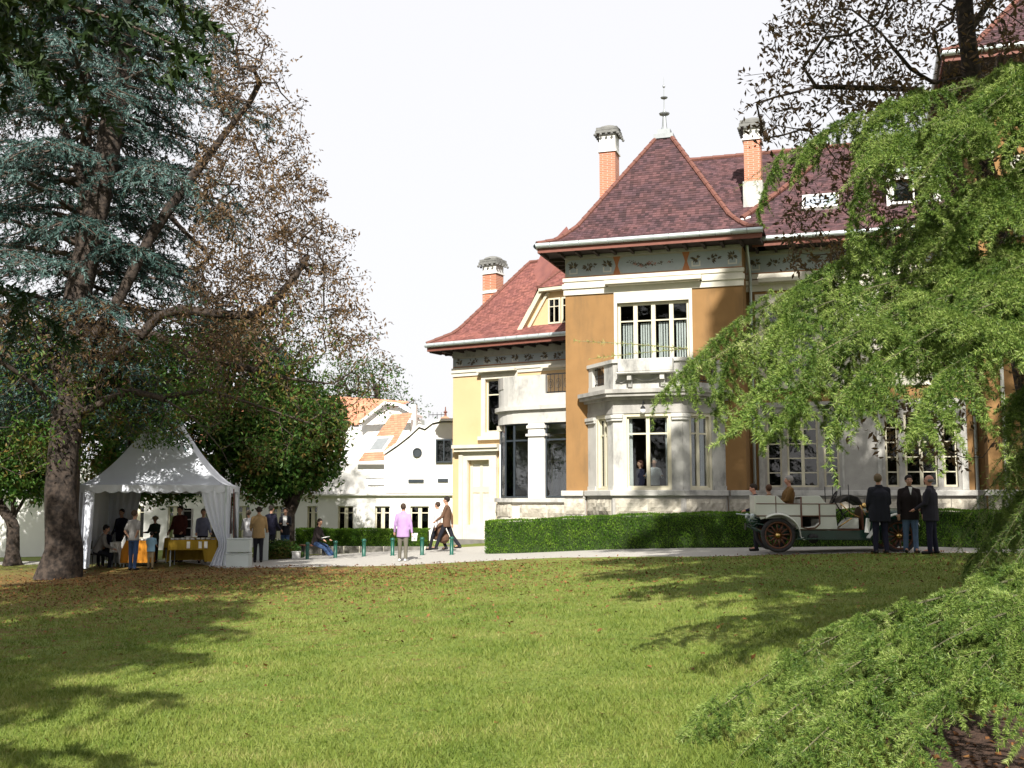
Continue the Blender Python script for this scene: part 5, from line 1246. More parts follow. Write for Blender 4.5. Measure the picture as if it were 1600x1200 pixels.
# purple jacket, back to the camera
r, h, T = person(gp(632, 31.0), radians(-8), 1.60, 'woman in a lilac purple jacket seen from behind on the gravel path', PU, GT, WS, hairc=(.055, .035, .025), hem=.42, bulk=1.12, arms=((6, 15, 14), (-4, 14, 8)), legs=((2, 2), (-4, 3)), spread=.02, collar=True)
mb = MB(); p = h[1][0]; mb.cbox(p+Vector((.05, .03, -.05)), (.15, .02, .22), .3, .5); mb.cbox(p+Vector((.09, .02, .0)), (.12, .01, .14), .8, .2); addpart(r, mb, 'leaflet', M['paper'])
# strolling couple by the steps
r, h, T = person(gp(685, 35.6), radians(60), 1.58, 'woman in a white top with a dark jacket tied at her waist, strolling', WH, DK, BK, hairc=(.05, .03, .02), hem=.52, arms=((-15, 8, 20), (20, 8, 15)), legs=((22, 8), (-16, 14)))
mb = MB(); mb.caps(T(-.02, -.14, -.02), T(-.05, -.3, -.42), .12, .20, 10); mb.caps(T(.05, .02, .02), T(.12, .14, -.4), .13, .12, 10); addpart(r, mb, 'tied_jacket', BR)
person(gp(699, 35.2), radians(75), 1.74, 'dark haired man in a brown suede jacket striding beside the woman in white', BR, DK, BK, hairc=(.02, .015, .012), hem=.45, arms=((20, 6, 35), (-18, 8, 15)), legs=((26, 6), (-22, 16)))
# seated woman
sp_ = gp(497, 36.9); r, h, T = person(sp_, radians(-110), 1.66, 'seated woman in a black top and jeans stretching out white shoes', cloth('black_knit', (.02, .014, .014)), JE, WS, hair='long', hairc=(.03, .02, .015), sit=.46, lean=14, hem=.49, arms=((35, 6, 45), (35, 6, 45)), legs=((72, 28), (66, 20)), headtilt=12, headturn=-25)
mb = MB(); mb.cbox(Vector((0, .34, .62)), (.24, .3, .02), .2, .2); addpart(r, mb, 'magazine', M['paper'])
r = thing('bench', tuple(gp(494, 37.0)), 'low dark bench under the seated woman', 'bench'); c = r.location
mb = MB(); mb.cbox(c+Vector((0, 0, .36)), (.9, .36, .05)); mb.build('seat', M['wood'], r)
for q in (-.35, .35): mb = MB(); mb.cbox(c+Vector((q, 0, .16)), (.06, .3, .34)); mb.build('leg', M['iron'], r)
# woman beyond, black jacket, white shirt
r, h, T = person(gp(450, 37.9), radians(185), 1.62, 'woman in a black jacket over a white shirt standing beyond the bush', DK, JE, BK, hair='curly', hairc=(.05, .03, .02), hem=.44, arms=((25, 8, 75, 20), (25, 8, 75, 20)), vox=.02)
mb = MB(); mb.cbox(Vector((0, .135, 1.2)), (.13, .02, .34)); addpart(r, mb, 'shirt_front', M['paper']); mb = MB(); mb.cbox(Vector((.2, .12, .95)), (.22, .1, .2)); addpart(r, mb, 'bag', M['leather'])
# tan jacket
person(gp(409, 34.6), radians(15), 1.72, 'person in a tan jacket and dark trousers seen from behind beside the tent', TN, DK, BK, hair='curly', hairc=(.03, .02, .015), hem=.44, bulk=1.12, arms=((10, 12, 60, 10), (12, 12, 50)), legs=((3, 3), (-6, 4)), collar=True)
person(gp(428, 36.4), radians(-20), 1.75, 'man in a dark blue jacket half hidden behind the person in tan', NV, DK, BK, hairc=(.03, .025, .02), hem=.45, arms=((10, 8, 40), (10, 8, 40)), vox=.02)
person(gp(393, 36.2), radians(20), 1.62, 'person in a white blouse and white trousers between the boxes and the tan jacket', cloth('patterned_white_blouse', (.5, .5, .52)), WH, WS, hairc=(.1, .08, .06), hem=.47, arms=((15, 8, 60), (15, 8, 60)), vox=.02)
# tent visitors
r, h, T = person(gp(217, 32.1), radians(-20), 1.72, 'man in a grey T-shirt and blue jeans holding papers behind his back', GY, JE, BK, hairc=(.07, .045, .03), hem=.50, sleeve=0, arms=((-22, 14, 35, 38), (-22, 14, 35, 38)), legs=((2, 2), (-3, 3)), spread=.02)
mb = MB(); mb.cbox(Vector((-.2, -.2, .82)), (.02, .34, .24), .9, .5, .3); addpart(r, mb, 'papers', M['paper'])
person(gp(244, 32.4), radians(10), 1.08, 'small child in a light blue T-shirt and shorts beside the man in grey', LB, CK, BK, hairc=(.02, .015, .012), hem=.47, sleeve=0, arms=((30, 6, 40), (30, 6, 40)), legs=((2, 3), (-5, 4)), bulk=1.05, vox=.015)
person(gp(161, 33.8), radians(-75), 1.74, 'seated man in a grey shirt leaning over the writing table in the tent', GY, DK, BK, hairc=(.015, .012, .01), sit=.50, lean=22, hem=.5, arms=((40, 6, 50), (40, 6, 50)), legs=((80, 80), (75, 80)), headtilt=15)
person(gp(180, 35.2), radians(160), 1.65, 'seated person in dark clothes behind the writing table', NV, DK, BK, hairc=(.015, .012, .01), sit=.48, lean=20, hem=.5, arms=((40, 6, 50), (40, 6, 50)), legs=((80, 80), (80, 80)), headtilt=20, vox=.02)
for u, y, yaw, lb in ((160, 33.9, 0, 'folding chair under the seated man in grey'), (181, 35.3, .3, 'folding chair under the seated person in dark clothes')):
    c = gp(u, y); r = thing('folding_chair', tuple(c), lb, 'chair', 'folding chairs in the tent')
    mb = MB(); mb.cbox(c+Vector((0, .02, .40)), (.4, .4, .03)); mb.build('seat', M['leather'], r)
    mb = MB(); mb.cbox(c+Vector((-.22, .0, .68)), (.03, .4, .25)); mb.build('backrest', M['leather'], r)
    for a in (-.18, .18):
        for b in (-.17, .17): mb = MB(); mb.tube([c+Vector((a, b, 0)), c+Vector((a*.95, b, .40))], .012, 5); mb.build('leg', M['iron'], r)
person(gp(287, 36.0), radians(165), 1.80, 'stocky man in a maroon shirt standing behind the tent tables', MR, DK, BK, hairc=(.03, .02, .015), hem=.5, bulk=1.18, arms=((10, 12, 40, 10), (10, 12, 40, 10)), vox=.02)
person(gp(323, 35.4), radians(200), 1.70, 'person in a blue grey shirt at the right end of the tent tables', BG, DK, BK, hairc=(.12, .1, .08), hem=.5, arms=((15, 8, 40), (15, 8, 40)), vox=.02)
person(gp(197, 36.2), radians(170), 1.76, 'tall person in dark blue at the back of the tent', NV, DK, BK, hairc=(.02, .015, .012), hem=.46, arms=((10, 8, 30), (10, 8, 30)), vox=.02)
r, h, T = person(gp(249, 36.0), radians(175), 1.50, 'person in a straw sun hat behind the child in the tent', cloth('dark_green_cloth', (.02, .035, .02)), DK, BK, hairc=(.05, .04, .03), hem=.5, arms=((30, 8, 60), (30, 8, 60)), vox=.02)
mb = MB(); mb.lathe(Vector((0, .0, 1.42)), [(.17, -.01), (.1, .01), (.095, .07), (.05, .09), (0, .09)], 14); addpart(r, mb, 'sun_hat', CK)
# men by the car
r, h, T = person(gp(1368, 26.1), radians(8), 1.86, 'big man in a black jacket with his back turned in front of the old car', DK, NV, BK, hairc=(.14, .10, .06), hem=.40, bulk=1.38, arms=((10, 12, 40, 25), (10, 12, 40, 25)), legs=((1, 2), (-3, 3)), spread=.03, collar=True, headturn=-35, vox=.015)
mb = MB(); mb.cbox(Vector((-.3, .02, .66)), (.10, .05, .34), .2, .1, .1); addpart(r, mb, 'white_bag', M['paper'])
r, h, T = person(gp(1415, 26.2), radians(172), 1.82, 'dark haired man in an open black jacket and faded jeans facing the camera', cloth('black_brown_jacket', (.016, .010, .010)), cloth('faded_denim', (.10, .16, .27)), BK, hairc=(.012, .008, .008), hem=.43, bulk=1.15, arms=((8, 9, 12), (5, 10, 12)), legs=((2, 2), (-2, 3)), spread=.02, collar=True, vox=.014)
mb = MB(); mb.add([Vector((-.045, .155, 1.56)), Vector((.045, .155, 1.56)), Vector((.0, .168, 1.36))], [(0, 1, 2)]); addpart(r, mb, 'white_shirt_front', M['paper'])
r, h, T = person(gp(1447, 25.7), radians(55), 1.82, 'balding man in a dark suit standing nearest the right with a white badge', cloth('dark_suit', (.020, .018, .028)), NV, BK, hem=.42, bulk=1.28, arms=((15, 10, 45, 10), (12, 10, 50)), legs=((2, 2), (-3, 3)), spread=.02, collar=True, skin='skin2', bare_head=True, vox=.014)
mb = MB(); mb.cbox(T(-.21, .05, .30), (.012, .05, .10), .3); addpart(r, mb, 'badge', M['paper'])
# man behind the car's tail
person(gp(1176, 28.9), radians(80), 1.74, 'man in a dark navy coat standing behind the tail of the car', NV, DK, BK, hairc=(.03, .02, .012), hem=.42, bulk=1.12, arms=((5, 12, 70, 25), (5, 12, 70, 25)), headtilt=14, skin='skin2')

# ------------------------------------------------------------------ the old touring car
cr = (gp(1205, 27.6)+gp(1387, 27.3))/2; cl_ = gp(1205, 27.6); fr_ = gp(1387, 27.3)
yaw = atan2(fr_.y-cl_.y, fr_.x-cl_.x); WB = (fr_-cl_).length
car = thing('vintage_car', tuple(cr), 'white and dark green open touring car with wooden spoked wheels on the gravel', 'car', None, yaw)
def cbuild(mb, name, m, parent=None, smooth=False, bevel=0):
    o = lmesh(mb, name, M[m], parent or car, smooth)
    if bevel: b = o.modifiers.new('bevel', 'BEVEL'); b.width = bevel; b.segments = 2; b.limit_method = 'ANGLE'
    return o
CX = Frame(0, 0, 0)   # local: t along the car, d towards the near side (-y), z up
hx = WB/2
def wheel(x, side, lb=None):
    yy = -side*.66; r = .42; w_ = D.objects.new('wheel', None); 
    mb = MB(); n = 32
    prof = [(.335, -.045), (.36, -.058), (.40, -.05), (.42, -.02), (.42, .02), (.40, .05), (.36, .058), (.335, .045), (.335, -.045)]
    Rm = Matrix.Rotation(pi/2, 3, 'X'); mb.lathe(Vector((x, yy, r)), prof, n, Rm); ty = cbuild(mb, 'wheel', 'tyre', None, True)
    mb = MB(); mb.lathe(Vector((x, yy, r)), [(.295, -.035), (.334, -.04), (.334, .04), (.295, .035), (.295, -.035)], n, Rm); cbuild(mb, 'rim', 'wood', ty, True)
    for k in range(12):
        a = 2*pi*k/12+.1; mb = MB(); mb.tube([Vector((x+.07*cos(a), yy, r+.07*sin(a))), Vector((x+.3*cos(a), yy, r+.3*sin(a)))], [.024, .017], 6); cbuild(mb, 'spoke', 'wood', ty, True)
    mb = MB(); mb.lathe(Vector((x, yy, r)), [(0, -.09), (.035, -.09), (.045, -.05), (.085, -.04), (.085, .04), (.045, .06), (.0, .06)], 14, Rm.inverted() if side > 0 else Rm); cbuild(mb, 'hub', 'brass', ty, True)
for x in (-hx, hx):
    for s in (1, -1): wheel(x, s)
def shell(name, prof, y0, y1, m, th=None):
    """extrude a side profile (x,z) across the car"""
    mb = MB(); mb.prism([(x, y0, z) for x, z in prof], (0, y1-y0, 0)); return cbuild(mb, name, m, bevel=.012)
def arcpts(x0, z0, x1, z1, n=8, k=1.): return [(x0+(x1-x0)*i/n, z0+(z1-z0)*(1-cos(pi*i/n))/2) for i in range(1, n)]
X_ = lambda u: (u-1205)/182*WB-hx
xr = X_(1173)
# rear tub: sides with scrolled top edge
ton = [(xr-.03, 1.40)]+[(X_(1203), 1.39)]+arcpts(X_(1203), 1.39, X_(1219), 1.20)+[(X_(1219), 1.20), (X_(1240), 1.19), (X_(1240), .90), (xr+.0, .90)]
frt = [(X_(1241), 1.38), (X_(1268), 1.39)]+arcpts(X_(1268), 1.39, X_(1281), 1.20)+[(X_(1281), 1.20), (X_(1294), 1.19), (X_(1294), .90), (X_(1241), .90)]
for s in (1, -1):
    y0 = -.62 if s > 0 else .58
    shell('rear_tub_side', ton, y0, y0+.04, 'carwhite'); shell('front_tub_side', frt, y0, y0+.04, 'carwhite')
    lo1 = [(xr+.06, .88), (X_(1240), .88), (X_(1243), .60), (X_(1232), .56)]+[(-hx+.49*cos(a), .42+.49*sin(a)) for a in [radians(q) for q in range(20, 100, 10)]]+[(xr+.1, .80)]
    shell('rear_lower_side', lo1, y0, y0+.04, 'carwhite')
    lo2 = [(X_(1270), .88), (X_(1294), .88), (X_(1296), .57), (X_(1236), .57), (X_(1238), .61), (X_(1252), .62), (X_(1262), .66), (X_(1268), .74)]
    shell('front_lower_side', lo2, y0, y0+.04, 'carwhite')
    mb = MB(); d0 = -.03 if s > 0 else .03
    yl = y0 if s > 0 else y0+.04
    for a in ([(xr, .89), (X_(1240), .89)], [(X_(1241), .89), (X_(1294), .89)], [(xr+.0, 1.19), (X_(1240), 1.185)], [(X_(1241), 1.185), (X_(1294), 1.185)]):
        mb.tube([Vector((x, yl, z)) for x, z in a], .012, 5)
    mb.tube([Vector((x, yl, z)) for x, z in ((X_(1241.5), 1.36), (X_(1241.5), .62), (X_(1250), .585), (X_(1262), .6), (X_(1269), .70), (X_(1269), 1.18))], .02, 6); mb.tube([Vector((X_(1203), yl, 1.38)), Vector((X_(1203), yl, .92))], .01, 5); cbuild(mb, 'wood_beading', 'wood', None, True)
mb = MB(); mb.box(CX, xr-.03, xr+.01, -.58, .58, .92, 1.38); mb.box(CX, X_(1241), X_(1241)+.03, -.58, .58, .75, 1.3); cbuild(mb, 'tub_back', 'carwhite', bevel=.01)
mb = MB(); mb.box(CX, xr+.02, X_(1190), -.56, .56, .9, 1.36); mb.box(CX, X_(1190), X_(1216), -.56, .56, .85, 1.02); cbuild(mb, 'rear_seat', 'leather', bevel=.04)
mb = MB(); mb.box(CX, X_(1243), X_(1254), -.56, .56, .9, 1.36); mb.box(CX, X_(1254), X_(1282), -.56, .56, .82, 1.0); cbuild(mb, 'front_seat', 'leather', bevel=.04)
mb = MB(); mb.box(CX, xr+.1, X_(1330), -.56, .56, .54, .57); cbuild(mb, 'floorboard', 'wood')
mb = MB(); mb.box(CX, X_(1245), X_(1268), -.575, -.56, .60, .88); cbuild(mb, 'door_opening', 'leather')
mb = MB(); mb.box(CX, X_(1235), hx+.35, .30, .58, .30, .54); mb.box(CX, X_(1235), hx+.35, -.58, -.30, .30, .54); mb.box(CX, -hx-.3, X_(1235), .36, .5, .42, .56); mb.box(CX, -hx-.3, X_(1235), -.5, -.36, .42, .56); cbuild(mb, 'chassis_rail', 'cargreen', bevel=.01)
mb = MB(); mb.tube([(-hx, -.66, .42), (-hx, .66, .42)], .04, 8); mb.tube([(hx, -.66, .42), (hx, .66, .42)], .03, 8); mb.ball((-hx, 0, .42), .15, 10); cbuild(mb, 'axle', 'cargreen', None, True)
mb = MB(); mb.box(CX, X_(1232), X_(1340), .60, .82, .33, .36); mb.box(CX, X_(1232), X_(1340), -.82, -.60, .33, .36); cbuild(mb, 'running_board', 'cargreen')
mb = MB(); mb.lathe(Vector((X_(1258), -.66, .34)), [(0, -.05), (.12, -.05), (.12, .05), (0, .05)], 14, Matrix.Rotation(pi/2, 3, 'X')); mb.lathe(Vector((X_(1258), -.66, .34)), [(.05, .06), (.08, .06), (.08, .05)], 14, Matrix.Rotation(pi/2, 3, 'X')); cbuild(mb, 'horn_bulb', 'leather', None, True)
def fender(cx, a0, a1, ext, r=.52, y0=-.80, name='fender'):
    for s in (1, -1):
        mb = MB(); pts = []
        for k in range(15): a = radians(a0+(a1-a0)*k/14); pts.append((cx+r*cos(a), .42+r*sin(a)))
        pts = pts+ext; vs = []; fs = []
        for x, z in pts:
            for y, dz in ((-.82, -.03), (-.80, 0), (-.66, .02), (-.52, 0)): vs.append((x, y*s, z+dz))
        for k in range(len(pts)-1):
            for j in range(3): a = k*4+j; fs.append((a, a+4, a+5, a+1))
        mb.add(vs, fs); o = cbuild(mb, name, 'carwhite', None, True); sd = o.modifiers.new('t', 'SOLIDIFY'); sd.thickness = .012
fender(-hx, 125, -2, [(-hx+.56, .36), (-hx+.62, .34)], .53); fender(hx, 150, 30, [], .53)
for s in (1, -1): mb = MB(); mb.hexa([(hx-.52, s*.6, .72), (hx-.46, s*.8, .72), (hx-.46, s*.8, .70), (hx-.52, s*.6, .70), (X_(1340)-.02, s*.6, .38), (X_(1340)+.02, s*.82, .38), (X_(1340)+.02, s*.82, .36), (X_(1340)-.02, s*.6, .36)]); cbuild(mb, 'fender_stay', 'carwhite')
# bonnet, radiator, dash, bucket seat, steering
bx0, bx1 = X_(1338), X_(1400); n = 10; mb = MB(); sec = [(-.34, .56), (-.34, .92)]+[(-.34*cos(radians(q)), .92+.16*sin(radians(q))) for q in range(20, 180, 20)]+[(.34, .92), (.34, .56)]
mb.prism([(bx0, y, z) for y, z in sec], (bx1-bx0, 0, 0)); cbuild(mb, 'bonnet', 'cargreen', bevel=.01)
mb = MB(); mb.prism([(bx1+.01, y*1.08, z*1.02) for y, z in sec], (.13, 0, 0)); cbuild(mb, 'radiator', 'brass', bevel=.02)
mb = MB(); mb.prism([(bx0-.05, y*1.3, z*1.08-.05) for y, z in sec], (.045, 0, 0)); cbuild(mb, 'dashboard', 'wood', bevel=.01)
mb = MB(); mb.prism([(X_(1300), -.45, .58), (X_(1330), -.45, .58), (X_(1330), -.45, .84), (X_(1322), -.45, .84)], (0, .9, 0)); cbuild(mb, 'toeboard', 'carwhite', bevel=.01)
mb = MB(); mb.tube([(X_(1326), .2, .62), (X_(1299), .22, 1.32)], .018, 6); mb.tube([(X_(1299)+.02+.2*cos(a)*.45, .22+.2*sin(a), 1.32+.2*cos(a)*.9) for a in [2*pi*k/16 for k in range(17)]], .016, 6)
for k in range(4): a = k*pi/2; mb.tube([(X_(1299)+.02, .22, 1.32), (X_(1299)+.02+.2*cos(a)*.45, .22+.2*sin(a), 1.32+.2*cos(a)*.9)], .009, 5)
cbuild(mb, 'steering_wheel', 'leather', None, True)
for s in (-.52, .52): mb = MB(); mb.tube([(X_(1291), s, 1.2), (X_(1291), s, 1.62)], .012, 5); mb.tube([(X_(1316), s, .9), (X_(1315), s, 1.66)], .012, 5); mb.tube([(X_(1294), s, .6), (X_(1307), s, .95), (X_(1316), s, 1.05)], .014, 5); cbuild(mb, 'windscreen_post', 'iron', None, True)
mb = MB(); pr = [(X_(1300), 1.20), (X_(1306), 1.32), (X_(1318), 1.42), (X_(1330), 1.36), (X_(1337), 1.18), (X_(1334), 1.14), (X_(1318), 1.28)]; mb.prism([(x, -.5, z) for x, z in pr], (0, .95, 0)); cbuild(mb, 'folded_apron', 'leather', bevel=.03)
mb = MB(); mb.tube([(X_(1332), -.5, 1.16), (X_(1340), -.5, .9)], .014, 5); mb.tube([(X_(1302), -.52, 1.2), (X_(1318), -.52, .95), (X_(1330), -.52, .86)], .014, 5); mb.tube([(X_(1296), -.56, .6), (X_(1318), -.60, .84)], .018, 5); cbuild(mb, 'stay_rod', 'brass', None, True)
for y in (-.42, .42):
    mb = MB(); mb.lathe((X_(1350), y*1.25, 1.12), [(0, -.1), (.06, -.09), (.095, .02), (.1, .06), (.085, .07)], 14, Matrix.Rotation(pi/2, 3, 'Y')); mb.tube([(X_(1350), y*1.25, 1.02), (X_(1350), y*1.2, .8)], .015, 6); cbuild(mb, 'headlamp', 'brass', None, True)
    mb = MB(); mb.lathe((bx1+.2, y*1.1, .88), [(0, -.12), (.09, -.1), (.13, .04), (.135, .08), (.12, .09)], 14, Matrix.Rotation(pi/2, 3, 'Y')); mb.tube([(bx1+.2, y*1.1, .76), (bx1+.1, y*1.1, .5)], .015, 6); cbuild(mb, 'headlamp', 'brass', None, True)
# tail: petrol tank, lamps, plate, spring irons
mb = MB(); mb.tube([(xr-.02, -.5, .74), (xr-.02, .5, .74)], .12, 12); cbuild(mb, 'petrol_tank', 'cargreen', None, True)
mb = MB(); mb.cbox((xr-.22, -.1, .62), (.02, .42, .16), 0, 0, .1); cbuild(mb, 'number_plate', 'leather'); 
for y in (-.55, .55):
    mb = MB(); mb.tube([(-hx-.62, y, .62), (-hx-.5, y, .70), (-hx, y, .62), (-hx+.5, y, .56)], .022, 6); mb.tube([(-hx-.62, y, .62), (-hx-.3, y, .46), (-hx, y, .43), (-hx+.5, y, .54)], .022, 6); cbuild(mb, 'leaf_spring', 'cargreen', None, True)
    mb = MB(); mb.lathe((xr-.1, y*1.05, .86), [(0, -.05), (.05, -.05), (.055, .05), (.03, .08), (0, .09)], 10); mb.tube([(xr-.1, y*1.05, .82), (xr+.02, y, .8)], .012, 5); mb.tube([(xr-.38, y, .93), (xr-.1, y, .9), (xr+.2, y, .9)], .013, 5); cbuild(mb, 'tail_lamp', 'zinc', None, True)
# passengers sitting in the rear tub
def carpt(x, y, z): return cr+Matrix.Rotation(yaw, 3, 'Z') @ Vector((x, y, z))
person(carpt(X_(1226), .1, .14), radians(95)+yaw, 1.72, 'grey haired man in an olive brown jacket sitting in the back of the car', OL, DK, BK, hairc=(.30, .28, .27), sit=.93, lean=-8, hem=.5, bulk=1.25, arms=((20, 8, 40), (20, 8, 40)), legs=((85, 85), (85, 85)), skin='skin2', vox=.015)
person(carpt(X_(1203), .35, .05), radians(20)+yaw, 1.60, 'brown haired passenger sunk low in the rear seat of the car', OL, DK, BK, hairc=(.10, .05, .03), sit=.86, lean=10, hem=.5, arms=((20, 8, 40), (20, 8, 40)), legs=((85, 85), (85, 85)), vox=.02)
# people in the bay window
p = A.P(2.95, .55, 1.17); person(p, radians(168), 1.66, 'man in a white shirt leaning on the sill inside the bay window', WH, DK, BK, hairc=(.2, .18, .16), hem=.52, lean=8, arms=((35, 22, 70, 10), (35, 22, 70, 10)), vox=.02)
p = A.P(2.45, .25, 1.17); person(p, radians(120), 1.62, 'woman in dark blue behind the left pane of the bay window', NV, DK, BK, hair='long', hairc=(.08, .03, .02), hem=.5, vox=.02)
flush_queue()

# ------------------------------------------------------------------ conifers
class Shoots:
    def __init__(S): S.p = []; S.d = []; S.L = []; S.dr = []
    def add(S, p, d, L, dr): S.p.append(p); S.d.append(d); S.L.append(L); S.dr.append(dr)
def needles(sh, dens, nl, nw, seed=1, fwd=.6, flat=0.):
    p = np.array(sh.p); d = np.array(sh.d); L = np.array(sh.L); dr = np.array(sh.dr)
    n = np.maximum(2, (L*dens).astype(int)); idx = np.repeat(np.arange(len(L)), n); m = len(idx)
    t = RNG.random(m); P = p[idx]+d[idx]*(L[idx]*t)[:, None]; P[:, 2] -= dr[idx]*L[idx]*t*t
    tg_ = d[idx].copy(); tg_[:, 2] -= 2*dr[idx]*t; tg_ /= np.linalg.norm(tg_, axis=1, keepdims=True)
    r = rot_rand(m); r -= tg_*np.sum(r*tg_, 1, keepdims=True); r /= np.linalg.norm(r, axis=1, keepdims=True)+1e-9; r[:, 2] += flat
    q = r+tg_*fwd; q /= np.linalg.norm(q, axis=1, keepdims=True); ln = nl*(.65+.6*RNG.random(m))*np.where(t > .93, .8, 1)
    s = np.cross(q, rot_rand(m)); s /= np.linalg.norm(s, axis=1, keepdims=True)+1e-9
    a = P-s*nw*.5; b = P+s*nw*.5; c = P+q*ln[:, None]
    V = np.stack([a, b, c], 1).reshape(-1, 3); return V, np.arange(m*3).reshape(-1, 3)
def stems(sh, r, seg=3):
    p = np.array(sh.p); d = np.array(sh.d); L = np.array(sh.L); dr = np.array(sh.dr); Vs = []; Fs = []; o = 0
    for k in range(seg):
        t0, t1 = k/seg, (k+1)/seg
        A_ = p+d*(L*t0)[:, None]; A_[:, 2] -= dr*L*t0*t0; B_ = p+d*(L*t1)[:, None]; B_[:, 2] -= dr*L*t1*t1
        V, F_ = frusta(A_, B_, r*(1-.7*t0)*np.clip(L*1.6, .5, 3), r*(1-.7*t1)*np.clip(L*1.6, .5, 3), 3); Vs.append(V); Fs.append(F_+o); o += len(V)
    return np.concatenate(Vs), np.concatenate(Fs)
def bough(S0, E, arch, width, sec, ter, rng, hang=.35, terL=.22, sink=.25, first=.12, taper=.55, tipdrop=.1):
    """one main limb with flat fans of side branches; returns limb path and shoots"""
    S0, E = np.array(S0, float), np.array(E, float); L = np.linalg.norm(E-S0); sh = Shoots(); Lm = []
    def path(t): p = S0+(E-S0)*t; p = p+np.array([0, 0, arch*L*4*t*(1-t)*.5]); p[2] -= tipdrop*L*max(0, t-.7)**2*4; return p
    N_ = 14; limb = [path(i/N_) for i in range(N_+1)]
    for k in range(sec):
        t = first+(1-first)*(k+.5*rng.random())/sec; p = path(t); tg_ = path(min(1, t+.03))-path(t-.03); tg_ /= np.linalg.norm(tg_)
        side = np.cross(tg_, [0, 0, 1]); side /= np.linalg.norm(side)+1e-9; sg = 1 if k % 2 else -1
        an = radians(rng.uniform(32, 72)); d = tg_*cos(an)+side*sg*sin(an)+np.array([0, 0, rng.uniform(-.12, .1)]); d /= np.linalg.norm(d)
        l2 = width*(1-taper*t)*rng.uniform(.55, 1.1); l2 *= min(1, .35+t*2.2); dr = sink*rng.uniform(.5, 1.4)
        sh.add(p, d, l2, dr)
        n3 = max(2, int(l2/terL*ter*.28))
        for j in range(n3):
            u = (j+.6)/n3; q = p+d*l2*u; q[2] -= dr*l2*u*u; tg2 = d.copy(); tg2[2] -= 2*dr*u; tg2 /= np.linalg.norm(tg2)
            sd = np.cross(tg2, [0, 0, 1]); sd /= np.linalg.norm(sd)+1e-9; a2 = radians(rng.uniform(28, 62)); s2 = 1 if j % 2 else -1
            dd = tg2*cos(a2)+sd*s2*sin(a2)+np.array([0, 0, -hang*rng.uniform(0, 1.5)+.08]); dd /= np.linalg.norm(dd)
            sh.add(q, dd, terL*rng.uniform(.6, 1.35)*(1-.35*u), hang*rng.uniform(.4, 1.4))
            if rng.random() < .45: sh.add(q, np.array([rng.uniform(-.3, .3), rng.uniform(-.3, .3), -.9+rng.uniform(-.1, .5)]), terL*rng.uniform(.5, 1.1), .1)
    # leading shoot
    tg_ = path(1)-path(.93); tg_ /= np.linalg.norm(tg_); sh.add(path(.97), tg_, min(.5, L*.12), .1)
    for q in np.linspace(.35, .98, int(L*5)): 
        p = path(q); tg_ = path(min(1, q+.02))-path(q-.02); tg_ /= np.linalg.norm(tg_); sh.add(p, tg_, .2, .0)
    return limb, sh
def merge(lst):
    o = Shoots()
    for s in lst: o.p += s.p; o.d += s.d; o.L += s.L; o.dr += s.dr
    return o
rg = random.Random(11)

# near cedar on the right: trunk just outside the frame, boughs reach in from the right
NC = Vector((7.3, 9.6, gh(7.3, 9.6)))
nc = thing('cedar_tree', tuple(NC), 'fresh green cedar in the right foreground, its drooping boughs reaching over the lawn', 'tree')
mb = MB(); mb.tube([NC+Vector((0, 0, -.2)), NC+Vector((0, 0, .6)), NC+Vector((.05, .1, 3)), NC+Vector((0, .15, 8)), NC+Vector((.1, .1, 17)), NC+Vector((.1, .1, 27.5))], [.52, .36, .31, .26, .16, .03], 16); mb.build('trunk', M['cedarbark'], nc, smooth=True)
near, limbs_, coarse = [], [], []
def tp_(u, v, Y): return tuple(at(u, v, Y))
NB = [  # tip pixel, tip distance, trunk height, width, arch, secondaries, sink
 ((1195, 232), 9.6, 5.4, 1.15, .10, 34, .30), ((1330, 250), 8.7, 5.6, 1.0, .10, 28, .40), ((1460, 215), 8.0, 6.0, .95, .10, 26, .45),
 ((1245, 440), 9.4, 4.9, .75, .10, 30, .35), ((1400, 375), 10.0, 5.1, .8, .10, 24, .35), ((1490, 325), 8.6, 5.3, .8, .08, 22, .40),
 ((1063, 548), 8.6, 3.9, 1.0, .07, 38, .22), ((1120, 490), 9.2, 4.1, .9, .09, 32, .22), ((1190, 560), 7.6, 3.7, 1.0, .06, 36, .28), ((1330, 555), 7.0, 3.6, .95, .06, 32, .32), ((1460, 560), 6.6, 3.5, .9, .05, 26, .36), ((1290, 500), 8.6, 3.9, .9, .08, 30, .3), ((1430, 490), 7.8, 4.0, .9, .08, 28, .3), ((1230, 600), 8.6, 3.5, .7, .06, 26, .3),
 ((1500, 880), 11.2, 2.4, .6, .15, 22, .45), ((1540, 820), 10.4, 2.5, .7, .12, 24, .5), ((1570, 720), 10.2, 2.8, .7, .12, 24, .5), ((1560, 640), 10.0, 3.2, .7, .1, 22, .5),
 ((1105, 1062), 7.2, .75, .8, .10, 36, .06), ((1190, 1082), 6.6, .65, .75, .10, 34, .08), ((1225, 1130), 6.1, .55, .7, .12, 32, .10), ((1330, 1035), 7.6, .9, .75, .10, 30, .10), ((1450, 1000), 8.0, 1.15, .75, .10, 28, .12), ((1420, 1100), 5.9, .8, .7, .12, 28, .12)]
for (u, v), Yd, zt_, wd_, ar_, sc_, sk_ in NB:
    E_ = at(u, v, Yd); E_.z = max(E_.z, gh(E_.x, Yd)+.22); S_ = NC+Vector((-.2, rg.uniform(-.15, .15), zt_))
    lm, sh = bough(S_, E_, ar_, wd_*.8, sc_, 6, rg, .22, .12, sk_*.8); limbs_.append(lm); near.append(sh)
